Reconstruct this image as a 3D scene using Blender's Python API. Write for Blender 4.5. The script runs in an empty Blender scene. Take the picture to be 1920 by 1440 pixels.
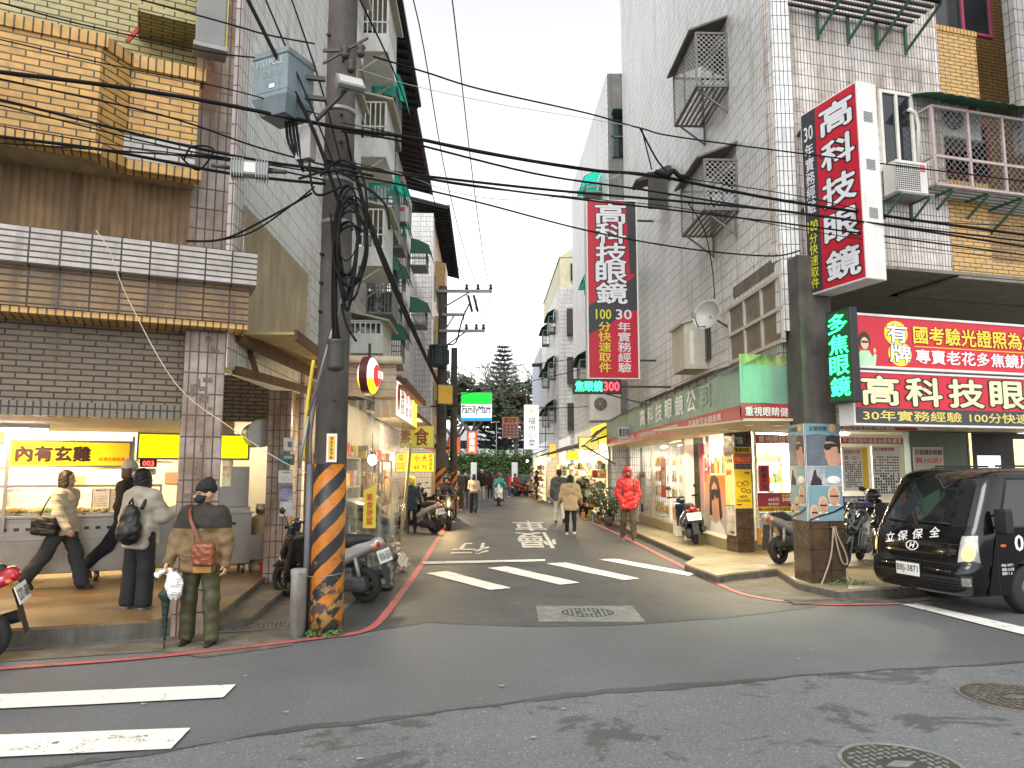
import bpy,math,random
import numpy as np
from mathutils import Vector,Matrix,noise
R=math.radians
S=bpy.context.scene
C=S.collection
# camera, sky, sun, exposure
FPX,HC=1400.0,1.75
TH=math.atan(162/FPX)
cam=bpy.data.objects.new('camera',bpy.data.cameras.new('camera'));C.objects.link(cam)
cam.location=(0,0,HC);cam.rotation_euler=(math.pi/2+TH,0,0)
cam.data.sensor_width=36;cam.data.lens=36*FPX/1920
cam.data.clip_start=.05;cam.data.clip_end=3000
S.camera=cam
W=bpy.data.worlds.new('World');S.world=W;W.use_nodes=True
nt=W.node_tree;nt.nodes.clear()
sky=nt.nodes.new('ShaderNodeTexSky');sky.sky_type='NISHITA';sky.sun_disc=False
SUN_EL,SUN_AZ=R(48),R(200)
sky.sun_elevation=SUN_EL;sky.sun_rotation=SUN_AZ;sky.dust_density=1;sky.air_density=1;sky.ozone_density=1
hs=nt.nodes.new('ShaderNodeHueSaturation');hs.inputs['Saturation'].default_value=.06
bg=nt.nodes.new('ShaderNodeBackground');bg.inputs['Strength'].default_value=.15
wo=nt.nodes.new('ShaderNodeOutputWorld')
nt.links.new(sky.outputs[0],hs.inputs['Color']);nt.links.new(hs.outputs[0],bg.inputs[0]);nt.links.new(bg.outputs[0],wo.inputs[0])
sl=bpy.data.lights.new('sun','SUN');sl.energy=.6;sl.angle=R(25);sl.color=(1,.97,.92)
so=bpy.data.objects.new('sun',sl);C.objects.link(so)
so.rotation_euler=(math.pi/2-SUN_EL,0,math.pi-SUN_AZ)
S.view_settings.view_transform='Standard';S.view_settings.look='None'
S.view_settings.exposure=1.22;S.view_settings.gamma=1
S.render.engine='CYCLES'
try:
 S.cycles.use_denoising=True;S.cycles.denoiser='OPENIMAGEDENOISE'
 S.cycles.max_bounces=6;S.cycles.transparent_max_bounces=12;S.cycles.sample_clamp_indirect=6
except Exception:pass
# pixel -> place helpers (photo pixels, 1920x1440)
CT,ST=math.cos(TH),math.sin(TH)
CO=Vector((0,0,HC))
def ray(px,py):
 cx,cz=(px-960)/FPX,(720-py)/FPX
 return Vector((cx,CT-cz*ST,ST+cz*CT))
def G(px,py,z=0.0):
 d=ray(px,py);return CO+d*((z-HC)/d.z)
def atY(px,py,Y):
 d=ray(px,py);return CO+d*(Y/d.y)
class Frame:
 """vertical plane: origin a on the ground, x along e, y away from the street (into the wall), z up"""
 def __init__(s,a,e):
  s.a=Vector((a[0],a[1],0));s.e=Vector((e[0],e[1],0)).normalized();s.n=Vector((-s.e.y,s.e.x,0))
  s.m=Matrix(((s.e.x,s.n.x,0,s.a.x),(s.e.y,s.n.y,0,s.a.y),(0,0,1,0),(0,0,0,1)))
 def uz(s,px,py,off=0.0):
  d=ray(px,py);p0=s.a+s.n*off;t=(p0-CO).dot(s.n)/d.dot(s.n);p=CO+d*t
  return(p-s.a).dot(s.e),p.z
 def P(s,u,v=0.0,z=0.0):return s.m@Vector((u,v,z))
 def at(s,u,v=0.0,z=0.0,flip=False):
  m=s.m.copy();p=s.P(u,v,z);m.translation=p;return m
  # materials
MATS={}
def nodes(name):
 m=bpy.data.materials.new(name);m.use_nodes=True;n=m.node_tree;n.nodes.clear()
 o=n.nodes.new('ShaderNodeOutputMaterial');b=n.nodes.new('ShaderNodeBsdfPrincipled');n.links.new(b.outputs[0],o.inputs[0])
 return m,n,b
def N(n,t,ins=None,**kw):
 x=n.nodes.new(t)
 for k,v in kw.items():setattr(x,k,v)
 for k,v in(ins or{}).items():
  if isinstance(v,bpy.types.NodeSocket):n.links.new(v,x.inputs[k])
  else:x.inputs[k].default_value=v
 return x
def c4(c):return(c[0],c[1],c[2],1)
def mixc(n,f,a,b,mode='MIX'):
 x=N(n,'ShaderNodeMix',data_type='RGBA',blend_type=mode)
 for i,v in((0,f),(6,a),(7,b)):
  if isinstance(v,bpy.types.NodeSocket):n.links.new(v,x.inputs[i])
  else:x.inputs[i].default_value=v
 return x.outputs[2]
def ramp(n,f,lo,hi,a=0.0,b=1.0):
 return N(n,'ShaderNodeMapRange',{'Value':f,'From Min':lo,'From Max':hi,'To Min':a,'To Max':b}).outputs[0]
def mat(name,col,rough=.6,metal=0,em=0,nv=.12,ns=4,bump=0,bs=60,trans=0,coat=0,alpha=1,dirt=0,spec=.5):
 if name in MATS:return MATS[name]
 m,n,b=nodes(name)
 tc=N(n,'ShaderNodeTexCoord').outputs['Object']
 b.inputs['Roughness'].default_value=rough;b.inputs['Metallic'].default_value=metal
 b.inputs['Transmission Weight'].default_value=trans;b.inputs['Coat Weight'].default_value=coat
 b.inputs['Specular IOR Level'].default_value=spec
 b.inputs['Alpha'].default_value=alpha
 out=None
 if nv:
  nz=N(n,'ShaderNodeTexNoise',{'Vector':tc,'Scale':ns,'Detail':5,'Roughness':.6}).outputs[0]
  f=ramp(n,nz,.3,.7)
  out=mixc(n,f,c4([x*(1-nv)for x in col]),c4([min(1,x*(1+nv))for x in col]))
  if dirt:
   mp=N(n,'ShaderNodeMapping',{'Vector':tc,'Scale':(5,5,.5)}).outputs[0]
   d=N(n,'ShaderNodeTexNoise',{'Vector':mp,'Scale':1.6,'Detail':6,'Roughness':.7}).outputs[0]
   out=mixc(n,ramp(n,d,.45,.75,0,dirt),out,c4([col[0]*.35+.01,col[1]*.3+.008,col[2]*.25+.005]))
  n.links.new(out,b.inputs['Base Color'])
  if rough>.2:n.links.new(ramp(n,nz,.3,.7,rough*.88,min(1,rough*1.12)),b.inputs['Roughness'])
 else:b.inputs['Base Color'].default_value=c4(col)
 if em:
  b.inputs['Emission Strength'].default_value=em;b.inputs['Emission Color'].default_value=c4(col)
 if bump:
  bz=N(n,'ShaderNodeTexNoise',{'Vector':tc,'Scale':bs,'Detail':4}).outputs[0]
  n.links.new(N(n,'ShaderNodeBump',{'Height':bz,'Strength':bump,'Distance':.02}).outputs[0],b.inputs['Normal'])
 MATS[name]=m;return m
def tile(name,c1,c2,mortar,w,h,ms=.006,off=0.0,stain=.5,sc=(.12,.07,.03),rough=.35,bias=0.0,thr=.5,dark=0,z0=0,z1=0):
 """glazed tile wall in metres on UV, with rain streaks"""
 if name in MATS:return MATS[name]
 m,n,b=nodes(name)
 uv=N(n,'ShaderNodeUVMap').outputs[0]
 br=N(n,'ShaderNodeTexBrick',{'Vector':uv,'Color1':c4(c1),'Color2':c4(c2),'Mortar':c4(mortar),'Scale':1,'Mortar Size':ms,'Mortar Smooth':.15,'Bias':bias,'Brick Width':w,'Row Height':h},offset=off)
 mp=N(n,'ShaderNodeMapping',{'Vector':uv,'Scale':(3.0,.28,1)}).outputs[0]
 st=N(n,'ShaderNodeTexNoise',{'Vector':mp,'Scale':1.4,'Detail':8,'Roughness':.65}).outputs[0]
 bl=N(n,'ShaderNodeTexNoise',{'Vector':uv,'Scale':1.1,'Detail':4}).outputs[0]
 pt=N(n,'ShaderNodeMath',{0:ramp(n,st,thr,thr+.22),1:ramp(n,bl,.33,.58)},operation='MULTIPLY').outputs[0]
 pt=N(n,'ShaderNodeMath',{0:pt,1:stain},operation='MULTIPLY').outputs[0]
 fine=N(n,'ShaderNodeTexNoise',{'Vector':uv,'Scale':9,'Detail':5}).outputs[0]
 col=mixc(n,pt,br.outputs[0],c4(sc))
 col=mixc(n,1.0,col,mixc(n,ramp(n,fine,.3,.7),(.82,.82,.82,1),(1.12,1.12,1.12,1)),'MULTIPLY')
 n.links.new(col,b.inputs['Base Color'])
 n.links.new(ramp(n,fine,.3,.7,rough*.7,rough*1.5),b.inputs['Roughness'])
 n.links.new(N(n,'ShaderNodeBump',{'Height':br.outputs[1],'Strength':.5,'Distance':-.006}).outputs[0],b.inputs['Normal'])
 MATS[name]=m;return m
 # mesh builder
class MB:
 def __init__(s):s.v=[];s.f=[];s.mi=[];s.sm=[];s.m=0;s.T=None;s.smooth=False
 def add(s,vs,fs,smooth=None):
  o=len(s.v);T=s.T
  s.v+=[tuple(T@Vector(p))for p in vs]if T is not None else[tuple(p)for p in vs]
  s.f+=[tuple(i+o for i in f)for f in fs];s.mi+=[s.m]*len(fs)
  s.sm+=[s.smooth if smooth is None else smooth]*len(fs);return s
 def box(s,x0,x1,y0,y1,z0,z1,r=0.0):
  if x0>x1:x0,x1=x1,x0
  if y0>y1:y0,y1=y1,y0
  if z0>z1:z0,z1=z1,z0
  if r<=0:
   return s.add([(x0,y0,z0),(x1,y0,z0),(x1,y1,z0),(x0,y1,z0),(x0,y0,z1),(x1,y0,z1),(x1,y1,z1),(x0,y1,z1)],[(0,3,2,1),(4,5,6,7),(0,1,5,4),(1,2,6,5),(2,3,7,6),(3,0,4,7)])
  r=min(r,(x1-x0)/2.01,(y1-y0)/2.01,(z1-z0)/2.01)
  vs,ix=[],{}
  for a,X in enumerate((x0,x1)):
   for b_,Y in enumerate((y0,y1)):
    for c,Z in enumerate((z0,z1)):
     dx,dy,dz=(r if a==0 else-r),(r if b_==0 else-r),(r if c==0 else-r)
     for k,q in enumerate(((X,Y+dy,Z+dz),(X+dx,Y,Z+dz),(X+dx,Y+dy,Z))):ix[a,b_,c,k]=len(vs);vs.append(q)
  fs=[[ix[0,0,0,0],ix[0,0,1,0],ix[0,1,1,0],ix[0,1,0,0]],[ix[1,0,0,0],ix[1,1,0,0],ix[1,1,1,0],ix[1,0,1,0]],[ix[0,0,0,1],ix[1,0,0,1],ix[1,0,1,1],ix[0,0,1,1]],[ix[0,1,0,1],ix[0,1,1,1],ix[1,1,1,1],ix[1,1,0,1]],[ix[0,0,0,2],ix[0,1,0,2],ix[1,1,0,2],ix[1,0,0,2]],[ix[0,0,1,2],ix[1,0,1,2],ix[1,1,1,2],ix[0,1,1,2]]]
  for a in(0,1):
   for b_ in(0,1):
    fs.append([ix[a,b_,0,0],ix[a,b_,1,0],ix[a,b_,1,1],ix[a,b_,0,1]])
    fs.append([ix[a,0,b_,0],ix[a,1,b_,0],ix[a,1,b_,2],ix[a,0,b_,2]])
    fs.append([ix[0,a,b_,1],ix[1,a,b_,1],ix[1,a,b_,2],ix[0,a,b_,2]])
    for c in(0,1):fs.append([ix[a,b_,c,0],ix[a,b_,c,1],ix[a,b_,c,2]])
  cx=Vector(((x0+x1)/2,(y0+y1)/2,(z0+z1)/2));out=[]
  for f in fs:
   p=[Vector(vs[i])for i in f];nn=(p[1]-p[0]).cross(p[2]-p[0])
   out.append(tuple(f)if nn.dot(sum(p,Vector())/len(p)-cx)>0 else tuple(reversed(f)))
  return s.add(vs,out)
 def bar(s,p0,p1,w,h=None,up=(0,0,1)):
  """rectangular bar between two points"""
  p0,p1=Vector(p0),Vector(p1);h=h or w;d=(p1-p0).normalized();up=Vector(up)
  if abs(d.dot(up))>.98:up=Vector((0,1,0))if abs(d.y)<.9 else Vector((1,0,0))
  a=d.cross(up).normalized()*w/2;b=a.cross(d).normalized()*h/2
  return s.add([p+q for p in(p0,p1)for q in(-a-b,a-b,a+b,-a+b)],[(0,1,2,3),(7,6,5,4),(0,4,5,1),(1,5,6,2),(2,6,7,3),(3,7,4,0)])
 def tube(s,pts,r,n=8,caps=True):
  pts=[Vector(p)for p in pts];k=len(pts);rr=r if isinstance(r,(list,tuple))else[r]*k
  vs,fs,a=[],[],None
  for i,p in enumerate(pts):
   d=(pts[min(i+1,k-1)]-pts[max(i-1,0)]).normalized()
   if a is None:a=d.orthogonal().normalized()
   a=a-d*a.dot(d);a=a.normalized()if a.length>1e-6 else d.orthogonal().normalized()
   b=d.cross(a)
   vs+=[p+(a*math.cos(2*math.pi*j/n)+b*math.sin(2*math.pi*j/n))*rr[i]for j in range(n)]
  for i in range(k-1):
   for j in range(n):fs.append((i*n+j,i*n+(j+1)%n,(i+1)*n+(j+1)%n,(i+1)*n+j))
  s.add(vs,fs,True)
  if caps:o=len(s.v)-len(vs);s.f+=[tuple(o+j for j in reversed(range(n))),tuple(o+(k-1)*n+j for j in range(n))];s.mi+=[s.m]*2;s.sm+=[False]*2
  return s
 def cyl(s,p0,p1,r0,r1=None,n=16):return s.tube([p0,p1],[r0,r0 if r1 is None else r1],n)
 def lathe(s,prof,n=24,c=(0,0,0),axis='z',smooth=True,cap=True):
  vs,fs=[],[]
  for(r,h)in prof:
   for j in range(n):
    t=2*math.pi*j/n;x,y=r*math.cos(t),r*math.sin(t)
    q={'z':(x,y,h),'y':(x,h,-y),'x':(h,x,y)}[axis]
    vs.append((q[0]+c[0],q[1]+c[1],q[2]+c[2]))
  for i in range(len(prof)-1):
   for j in range(n):fs.append((i*n+j,i*n+(j+1)%n,(i+1)*n+(j+1)%n,(i+1)*n+j))
  if cap and prof[0][0]>1e-5:fs.append(tuple(reversed(range(n))))
  if cap and prof[-1][0]>1e-5:fs.append(tuple((len(prof)-1)*n+j for j in range(n)))
  return s.add(vs,fs,smooth)
 def prism(s,pts,y0,y1,axis='y'):
  """outline in (x,z) extruded along y (or in (x,y) along z)"""
  n=len(pts);mk=(lambda a,b,h:(a,h,b))if axis=='y' else((lambda a,b,h:(a,b,h))if axis=='z' else(lambda a,b,h:(h,a,b)))
  return s.add([mk(a,b,y0)for a,b in pts]+[mk(a,b,y1)for a,b in pts],[tuple(range(n)),tuple(reversed(range(n,2*n)))]+[(i,i+n,(i+1)%n+n,(i+1)%n)for i in range(n)])
 def quad(s,*p):return s.add(p,[tuple(range(len(p)))])
 def grid(s,rows,smooth=True,closed=False):
  k=len(rows[0]);vs=[p for r in rows for p in r];fs=[]
  for i in range(len(rows)-1):
   for j in range(k if closed else k-1):fs.append((i*k+j,i*k+(j+1)%k,(i+1)*k+(j+1)%k,(i+1)*k+j))
  return s.add(vs,fs,smooth)
 def ell(s,c,r,n=16,m=10):
  vs=[]
  for i in range(m+1):
   t=math.pi*i/m
   for j in range(n):p=2*math.pi*j/n;vs.append((c[0]+r[0]*math.sin(t)*math.cos(p),c[1]+r[1]*math.sin(t)*math.sin(p),c[2]+r[2]*math.cos(t)))
  return s.add(vs,[(i*n+j,(i+1)*n+j,(i+1)*n+(j+1)%n,i*n+(j+1)%n)for i in range(m)for j in range(n)],True)
 def build(s,name,mats,parent=None,m=None,recalc=True):
  me=bpy.data.meshes.new(name);me.from_pydata(s.v,[],s.f)
  for x in(mats if isinstance(mats,(list,tuple))else[mats]):me.materials.append(x)
  return fin(me,name,parent,m,s.mi,s.sm,recalc)
import bmesh
def fin(me,name,parent=None,m=None,mi=None,sm=None,recalc=True):
 if mi is not None and len(me.polygons)==len(mi):
  me.polygons.foreach_set('material_index',mi);me.polygons.foreach_set('use_smooth',sm)
 if recalc:
  bm=bmesh.new();bm.from_mesh(me);bmesh.ops.recalc_face_normals(bm,faces=bm.faces);bm.to_mesh(me);bm.free()
 me.update();n=len(me.loops)
 if n:
  co=np.empty(len(me.vertices)*3,np.float32);me.vertices.foreach_get('co',co);co=co.reshape(-1,3)
  li=np.empty(n,np.int32);me.loops.foreach_get('vertex_index',li)
  pn=np.empty(len(me.polygons)*3,np.float32);me.polygons.foreach_get('normal',pn);pn=np.abs(pn.reshape(-1,3))
  lt=np.empty(len(me.polygons),np.int32);me.polygons.foreach_get('loop_total',lt)
  ax=np.repeat(np.where(pn[:,2]>.8,2,np.where(pn[:,0]>pn[:,1],0,1)),lt);p=co[li]
  u=np.where((ax==0)[:,None],p[:,[1,2]],np.where((ax==1)[:,None],p[:,[0,2]],p[:,[0,1]]))
  me.uv_layers.new(name='UVMap').data.foreach_set('uv',u.astype(np.float32).ravel())
 o=bpy.data.objects.new(name,me);C.objects.link(o)
 if parent is not None:o.parent=parent
 if m is not None:
  if parent is not None:o.matrix_local=m
  else:o.matrix_world=m
 return o
def tag(o,label=None,cat=None,group=None,kind=None):
 if label:o['label']=label
 if cat:o['category']=cat
 if group:o['group']=group
 if kind:o['kind']=kind
 return o
def thing(name,label,cat,m=None,group=None,rz=0):
 o=bpy.data.objects.new(name,None);o.empty_display_size=.2;C.objects.link(o)
 if isinstance(m,Matrix):o.matrix_world=m
 elif m is not None:o.matrix_world=Matrix.Translation(Vector(m))@Matrix.Rotation(rz,4,'Z')
 return tag(o,label,cat,group)
def copy_tree(o,parent=None):
 c=o.copy();C.objects.link(c)
 if parent is not None:c.parent=parent
 for ch in o.children:copy_tree(ch,c)
 return c
TXT={}
def text(parent,body,x0,x1,z0,z1,mt,y=-.004,off=.0,name='lettering',m=None,outline=None,thick=.002,shear=0,fit=True,sp=1.0):
 """lettering fitted to a rectangle of the parent's local x/z plane, facing -y"""
 def mk(d,mt_,y_,box=None,dirs=()):
  c=bpy.data.curves.new('lettering','FONT');c.body=body;c.size=1;c.resolution_u=2;c.shear=shear
  c.align_x='CENTER';c.space_line=sp
  t=bpy.data.objects.new('t',c);me=bpy.data.meshes.new_from_object(t);bpy.data.objects.remove(t);bpy.data.curves.remove(c)
  k=len(me.vertices);co=np.empty(k*3,np.float32);me.vertices.foreach_get('co',co);co=co.reshape(-1,3)
  lo,hi=box or(co.min(0),co.max(0));sx=(x1-x0)/max(1e-6,hi[0]-lo[0]);sz=(z1-z0)/max(1e-6,hi[1]-lo[1])
  F=[tuple(p.vertices)for p in me.polygons];bpy.data.meshes.remove(me);V,FF=[],[]
  for i,(dx,dz)in enumerate(((0,0),)+tuple(dirs)):
   q=np.zeros_like(co);q[:,0]=x0+(co[:,0]-lo[0]+dx*d)*sx;q[:,1]=y_-i*.00015;q[:,2]=z0+(co[:,1]-lo[1]+dz*d)*sz
   V.append(q);FF+=[tuple(j+i*k for j in f)for f in F]
  me=bpy.data.meshes.new(name);me.from_pydata(np.concatenate(V).tolist(),[],FF);me.materials.append(mt_)
  fin(me,name,parent,m,recalc=False);return lo,hi
 D4=((1,0),(-1,0),(0,1),(0,-1));D8=D4+((.8,.8),(-.8,.8),(.8,-.8),(-.8,-.8))
 b=mk(off*.75,mt,y,None,D4 if off>.004 else())
 if outline:mk(off*.75+.035,outline,y+.0025,b,D8)
def vert(s):return '\n'.join(s)
# organic surfaces: smooth union of rounded cones and ellipsoids, meshed with surface nets
def rotm(rx=0,ry=0,rz=0):return np.array((Matrix.Rotation(rz,3,'Z')@Matrix.Rotation(ry,3,'Y')@Matrix.Rotation(rx,3,'X')))
def cone(a,b,ra,rb=None,k=None,sub=False):return('c',np.array(a,float),np.array(b,float),ra,ra if rb is None else rb,k,sub)
def ellp(c,r,rot=None,k=None,sub=False):return('e',np.array(c,float),np.array(r,float),rot,0,k,sub)
def rbx(c,h,rd,rot=None,k=None,sub=False):return('b',np.array(c,float),np.array(h,float),rot,rd,k,sub)
def nets(prims,h,k=.02,wr=None,cut=None,seed=0):
 los,his,bb=[],[],[]
 for p in prims:
  if p[0]=='c':
   r=max(p[3],p[4]);lo,hi=np.minimum(p[1],p[2])-r,np.maximum(p[1],p[2])+r
  else:
   e=p[2]+(p[4]if p[0]=='b' else 0);e=np.array(e)if p[3]is None else np.abs(p[3])@e
   lo,hi=p[1]-e,p[1]+e
  bb.append((lo,hi))
  if not p[6]:los.append(lo);his.append(hi)
 lo,hi=np.min(los,0)-2.5*h,np.max(his,0)+2.5*h
 ax=[np.arange(lo[i],hi[i]+h,h)for i in range(3)]
 D=np.full([len(a)for a in ax],9.0)
 for p,(bl,bh)in zip(prims,bb):
  kk=k if p[5]is None else p[5];mg=max(kk,2.5*h)+h
  sl=[slice(max(0,int((bl[i]-mg-lo[i])/h)),min(len(ax[i]),int((bh[i]+mg-lo[i])/h)+2))for i in range(3)]
  X,Y,Z=np.meshgrid(*[ax[i][sl[i]]for i in range(3)],indexing='ij')
  if X.size==0:continue
  Q=np.stack([X-p[1][0],Y-p[1][1],Z-p[1][2]],-1)
  if p[0]=='c':
   ba=p[2]-p[1];t=np.clip((Q@ba)/max(1e-9,ba@ba),0,1)
   d=np.linalg.norm(Q-t[...,None]*ba,axis=-1)-(p[3]+(p[4]-p[3])*t)
  else:
   if p[3]is not None:Q=Q@p[3]
   if p[0]=='e':
    k0=np.linalg.norm(Q/p[2],axis=-1);k1=np.linalg.norm(Q/p[2]**2,axis=-1);d=k0*(k0-1)/np.maximum(k1,1e-6)
   else:
    q=np.abs(Q)-p[2];d=np.linalg.norm(np.maximum(q,0),axis=-1)+np.minimum(q.max(-1),0)-p[4]
  s=tuple(sl);A=D[s]
  if p[6]:
   t=np.clip(.5-.5*(A+d)/max(kk,1e-6),0,1);D[s]=A*(1-t)-d*t+kk*t*(1-t)
  else:
   t=np.clip(.5+.5*(A-d)/max(kk,1e-6),0,1);D[s]=A*(1-t)+d*t-kk*t*(1-t)
 if wr or cut:
  X,Y,Z=np.meshgrid(*ax,indexing='ij')
  if wr:
   rng=np.random.default_rng(seed)
   for _ in range(7):
    v=rng.normal(size=3);v/=np.linalg.norm(v);f=2*math.pi/(wr[1]*rng.uniform(.6,1.8))
    D+=wr[0]*.45*np.sin((X*v[0]+Y*v[1]+Z*v[2]*1.6)*f+rng.uniform(0,6)+1.5*np.sin((X*v[1]-Z*v[0])*f*.6))
  for(nx,ny,nz,dd)in(cut or[]):D=np.maximum(D,X*nx+Y*ny+Z*nz-dd)
 s=D<0;nx,ny,nz=D.shape
 acc=np.zeros((nx-1,ny-1,nz-1,3));cnt=np.zeros((nx-1,ny-1,nz-1))
 cor=[(a,b,c)for a in(0,1)for b in(0,1)for c in(0,1)]
 def blk(A,o):return A[o[0]:nx-1+o[0],o[1]:ny-1+o[1],o[2]:nz-1+o[2]]
 for a in cor:
  for i in range(3):
   if a[i]:continue
   b=list(a);b[i]=1;da,db=blk(D,a),blk(D,b);ms=(da<0)!=(db<0)
   t=np.where(ms,da/np.where(ms,da-db,1),0)
   for j in range(3):acc[...,j]+=np.where(ms,a[j]+(t if j==i else 0),0)
   cnt+=ms
 act=cnt>0;idx=np.full(act.shape,-1);idx[act]=np.arange(act.sum());I=np.argwhere(act)
 V=(acc[act]/cnt[act][:,None]+I)*h+lo
 F=[]
 for i in range(3):
  j,l=(i+1)%3,(i+2)%3;sa=[slice(None)]*3;sb=[slice(None)]*3;sa[i]=slice(0,-1);sb[i]=slice(1,None)
  fl=s[tuple(sa)]!=s[tuple(sb)];E=np.argwhere(fl);E=E[(E[:,j]>0)&(E[:,l]>0)&(E[:,j]<D.shape[j]-1)&(E[:,l]<D.shape[l]-1)]
  if not len(E):continue
  q=[]
  for(dj,dl)in((-1,-1),(0,-1),(0,0),(-1,0)):
   e=E.copy();e[:,j]+=dj;e[:,l]+=dl;q.append(idx[e[:,0],e[:,1],e[:,2]])
  q=np.stack(q,1);fw=s[E[:,0],E[:,1],E[:,2]];q[~fw]=q[~fw][:,::-1];F.append(q)
 return V,np.concatenate(F)
def blob(name,mats,prims,h,k=.02,parent=None,m=None,wr=None,cut=None,color=None,seed=0,more=()):
 """one smooth continuous mesh; color(centres) -> material index; more: further (prims, h, k) joined to the same mesh"""
 sets=[nets(prims,h,k,wr,cut,seed)]+[nets(p,hh,kk)for p,hh,kk in more]
 V,F,o=[],[],0
 for v,f in sets:V.append(v);F.append(f+o);o+=len(v)
 V=np.concatenate(V);F=np.concatenate(F)
 me=bpy.data.meshes.new(name);me.vertices.add(len(V));me.vertices.foreach_set('co',V.astype(np.float32).ravel())
 me.loops.add(F.size);me.loops.foreach_set('vertex_index',F.astype(np.int32).ravel())
 me.polygons.add(len(F));me.polygons.foreach_set('loop_start',np.arange(0,F.size,4,dtype=np.int32))
 me.update(calc_edges=True);me.validate()
 for x in(mats if isinstance(mats,(list,tuple))else[mats]):me.materials.append(x)
 n=len(me.polygons);mi=np.zeros(n,np.int32)
 if color is not None:
  ce=np.empty(n*3,np.float32);me.polygons.foreach_get('center',ce);mi=color(ce.reshape(-1,3)).astype(np.int32)
 return fin(me,name,parent,m,mi,np.ones(n,bool),False)
 # frames of the two street fronts
SD=Vector((-.0355,1)).normalized()
CL=Vector((-3.22,8.30));CR=Vector((4.25,11.40))
LF=Frame(CL,(2.064,1));LS=Frame(CL,SD)
RF=Frame(CR,(3.6,1));RS=Frame(CR,-SD)
def lsx(Y,off=0):return CL.x+SD.x/SD.y*(Y-CL.y)-off
def rsx(Y,off=0):return CR.x+SD.x/SD.y*(Y-CR.y)+off
# ground materials
def asphalt(name,base,var,speck,spk=.5,rough=.8,crack=0,wet=0,fade=0,bright=0):
 m,n,b=nodes(name);tc=N(n,'ShaderNodeTexCoord').outputs['Object']
 big=N(n,'ShaderNodeTexNoise',{'Vector':tc,'Scale':.45,'Detail':6,'Roughness':.6}).outputs[0]
 fine=N(n,'ShaderNodeTexNoise',{'Vector':tc,'Scale':38,'Detail':7,'Roughness':.8}).outputs[0]
 col=mixc(n,ramp(n,big,.35,.65),c4([base*(1-var)*.97,base*(1-var),base*(1-var)*1.03]),c4([base*(1+var)*.96,base*(1+var),base*(1+var)*1.05]))
 col=mixc(n,1.0,col,mixc(n,ramp(n,fine,.25,.75),(.5,.5,.5,1),(1.5,1.5,1.5,1)),'MULTIPLY')
 vo=N(n,'ShaderNodeTexVoronoi',{'Vector':tc,'Scale':42});v2=N(n,'ShaderNodeTexNoise',{'Vector':tc,'Scale':30,'Detail':2}).outputs[0]
 sp=N(n,'ShaderNodeMath',{0:ramp(n,vo.outputs['Distance'],.24,.12),1:ramp(n,v2,.42,.6)},operation='MULTIPLY').outputs[0]
 col=mixc(n,N(n,'ShaderNodeMath',{0:sp,1:spk},operation='MULTIPLY').outputs[0],col,c4(speck))
 if wet:
  wn=N(n,'ShaderNodeTexNoise',{'Vector':tc,'Scale':1.1,'Detail':9,'Roughness':.72,'Distortion':.6}).outputs[0]
  col=mixc(n,ramp(n,wn,.535,.575,0,wet),col,c4([base*.42]*3))
 if bright:
  wn=N(n,'ShaderNodeTexNoise',{'Vector':tc,'Scale':.8,'Detail':8,'Roughness':.7,'Distortion':1}).outputs[0]
  col=mixc(n,ramp(n,wn,.52,.68,0,bright),col,c4([base*2.1,base*2.0,base*1.85]))
 if crack:
  ds=N(n,'ShaderNodeTexNoise',{'Vector':tc,'Scale':3,'Detail':4}).outputs[1]
  wv=N(n,'ShaderNodeVectorMath',{0:tc,1:N(n,'ShaderNodeVectorMath',{0:ds,1:(.45,.45,.45)},operation='MULTIPLY').outputs[0]},operation='ADD').outputs[0]
  cv=N(n,'ShaderNodeTexVoronoi',{'Vector':wv,'Scale':.9},feature='DISTANCE_TO_EDGE').outputs[0]
  col=mixc(n,ramp(n,cv,.004,.016,crack,0),col,c4([base*.3]*3))
 n.links.new(col,b.inputs['Base Color'])
 n.links.new(ramp(n,big,.3,.7,rough*.85,min(1,rough*1.1)),b.inputs['Roughness'])
 n.links.new(N(n,'ShaderNodeBump',{'Height':fine,'Strength':.55,'Distance':.008}).outputs[0],b.inputs['Normal'])
 return m
A_MAIN=asphalt('fresh asphalt',.116,.16,(.35,.345,.34),.4,.72)
A_OLD=asphalt('worn aggregate asphalt',.142,.14,(.55,.54,.52),.9,.78,crack=.12,wet=.8)
A_SIDE=asphalt('side street asphalt',.052,.24,(.3,.295,.28),.5,.62,crack=.2,wet=.45,bright=.6)
A_TAR=asphalt('tar seam',.06,.3,(.2,.2,.2),.5,.7,bright=.6)
def paint(name,col,wear):
 m,n,b=nodes(name);tc=N(n,'ShaderNodeTexCoord').outputs['Object']
 a=N(n,'ShaderNodeTexNoise',{'Vector':tc,'Scale':3.2,'Detail':9,'Roughness':.8}).outputs[0]
 f=N(n,'ShaderNodeTexNoise',{'Vector':tc,'Scale':60,'Detail':3}).outputs[0]
 s=N(n,'ShaderNodeMath',{0:N(n,'ShaderNodeMath',{0:f,1:.35},operation='MULTIPLY').outputs[0],1:a},operation='ADD').outputs[0]
 col=mixc(n,ramp(n,s,.62,.95,0,.4),c4(col),c4([x*.55 for x in col]))
 n.links.new(mixc(n,ramp(n,s,wear,wear+.06),col,(.07,.07,.068,1)),b.inputs['Base Color']);b.inputs['Roughness'].default_value=.6
 return m
P_WHITE=paint('white road paint',(.78,.76,.71),.765);P_WORN=paint('worn white road paint',(.66,.65,.6),.70);P_RED=paint('red kerb line paint',(.46,.10,.10),.74)
CONC=mat('weathered concrete',(.135,.12,.095),.8,nv=.45,ns=3,bump=.5,dirt=.8)
KERB=mat('kerb concrete',(.105,.098,.085),.85,nv=.35,ns=5,bump=.5,dirt=.8)
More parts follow.
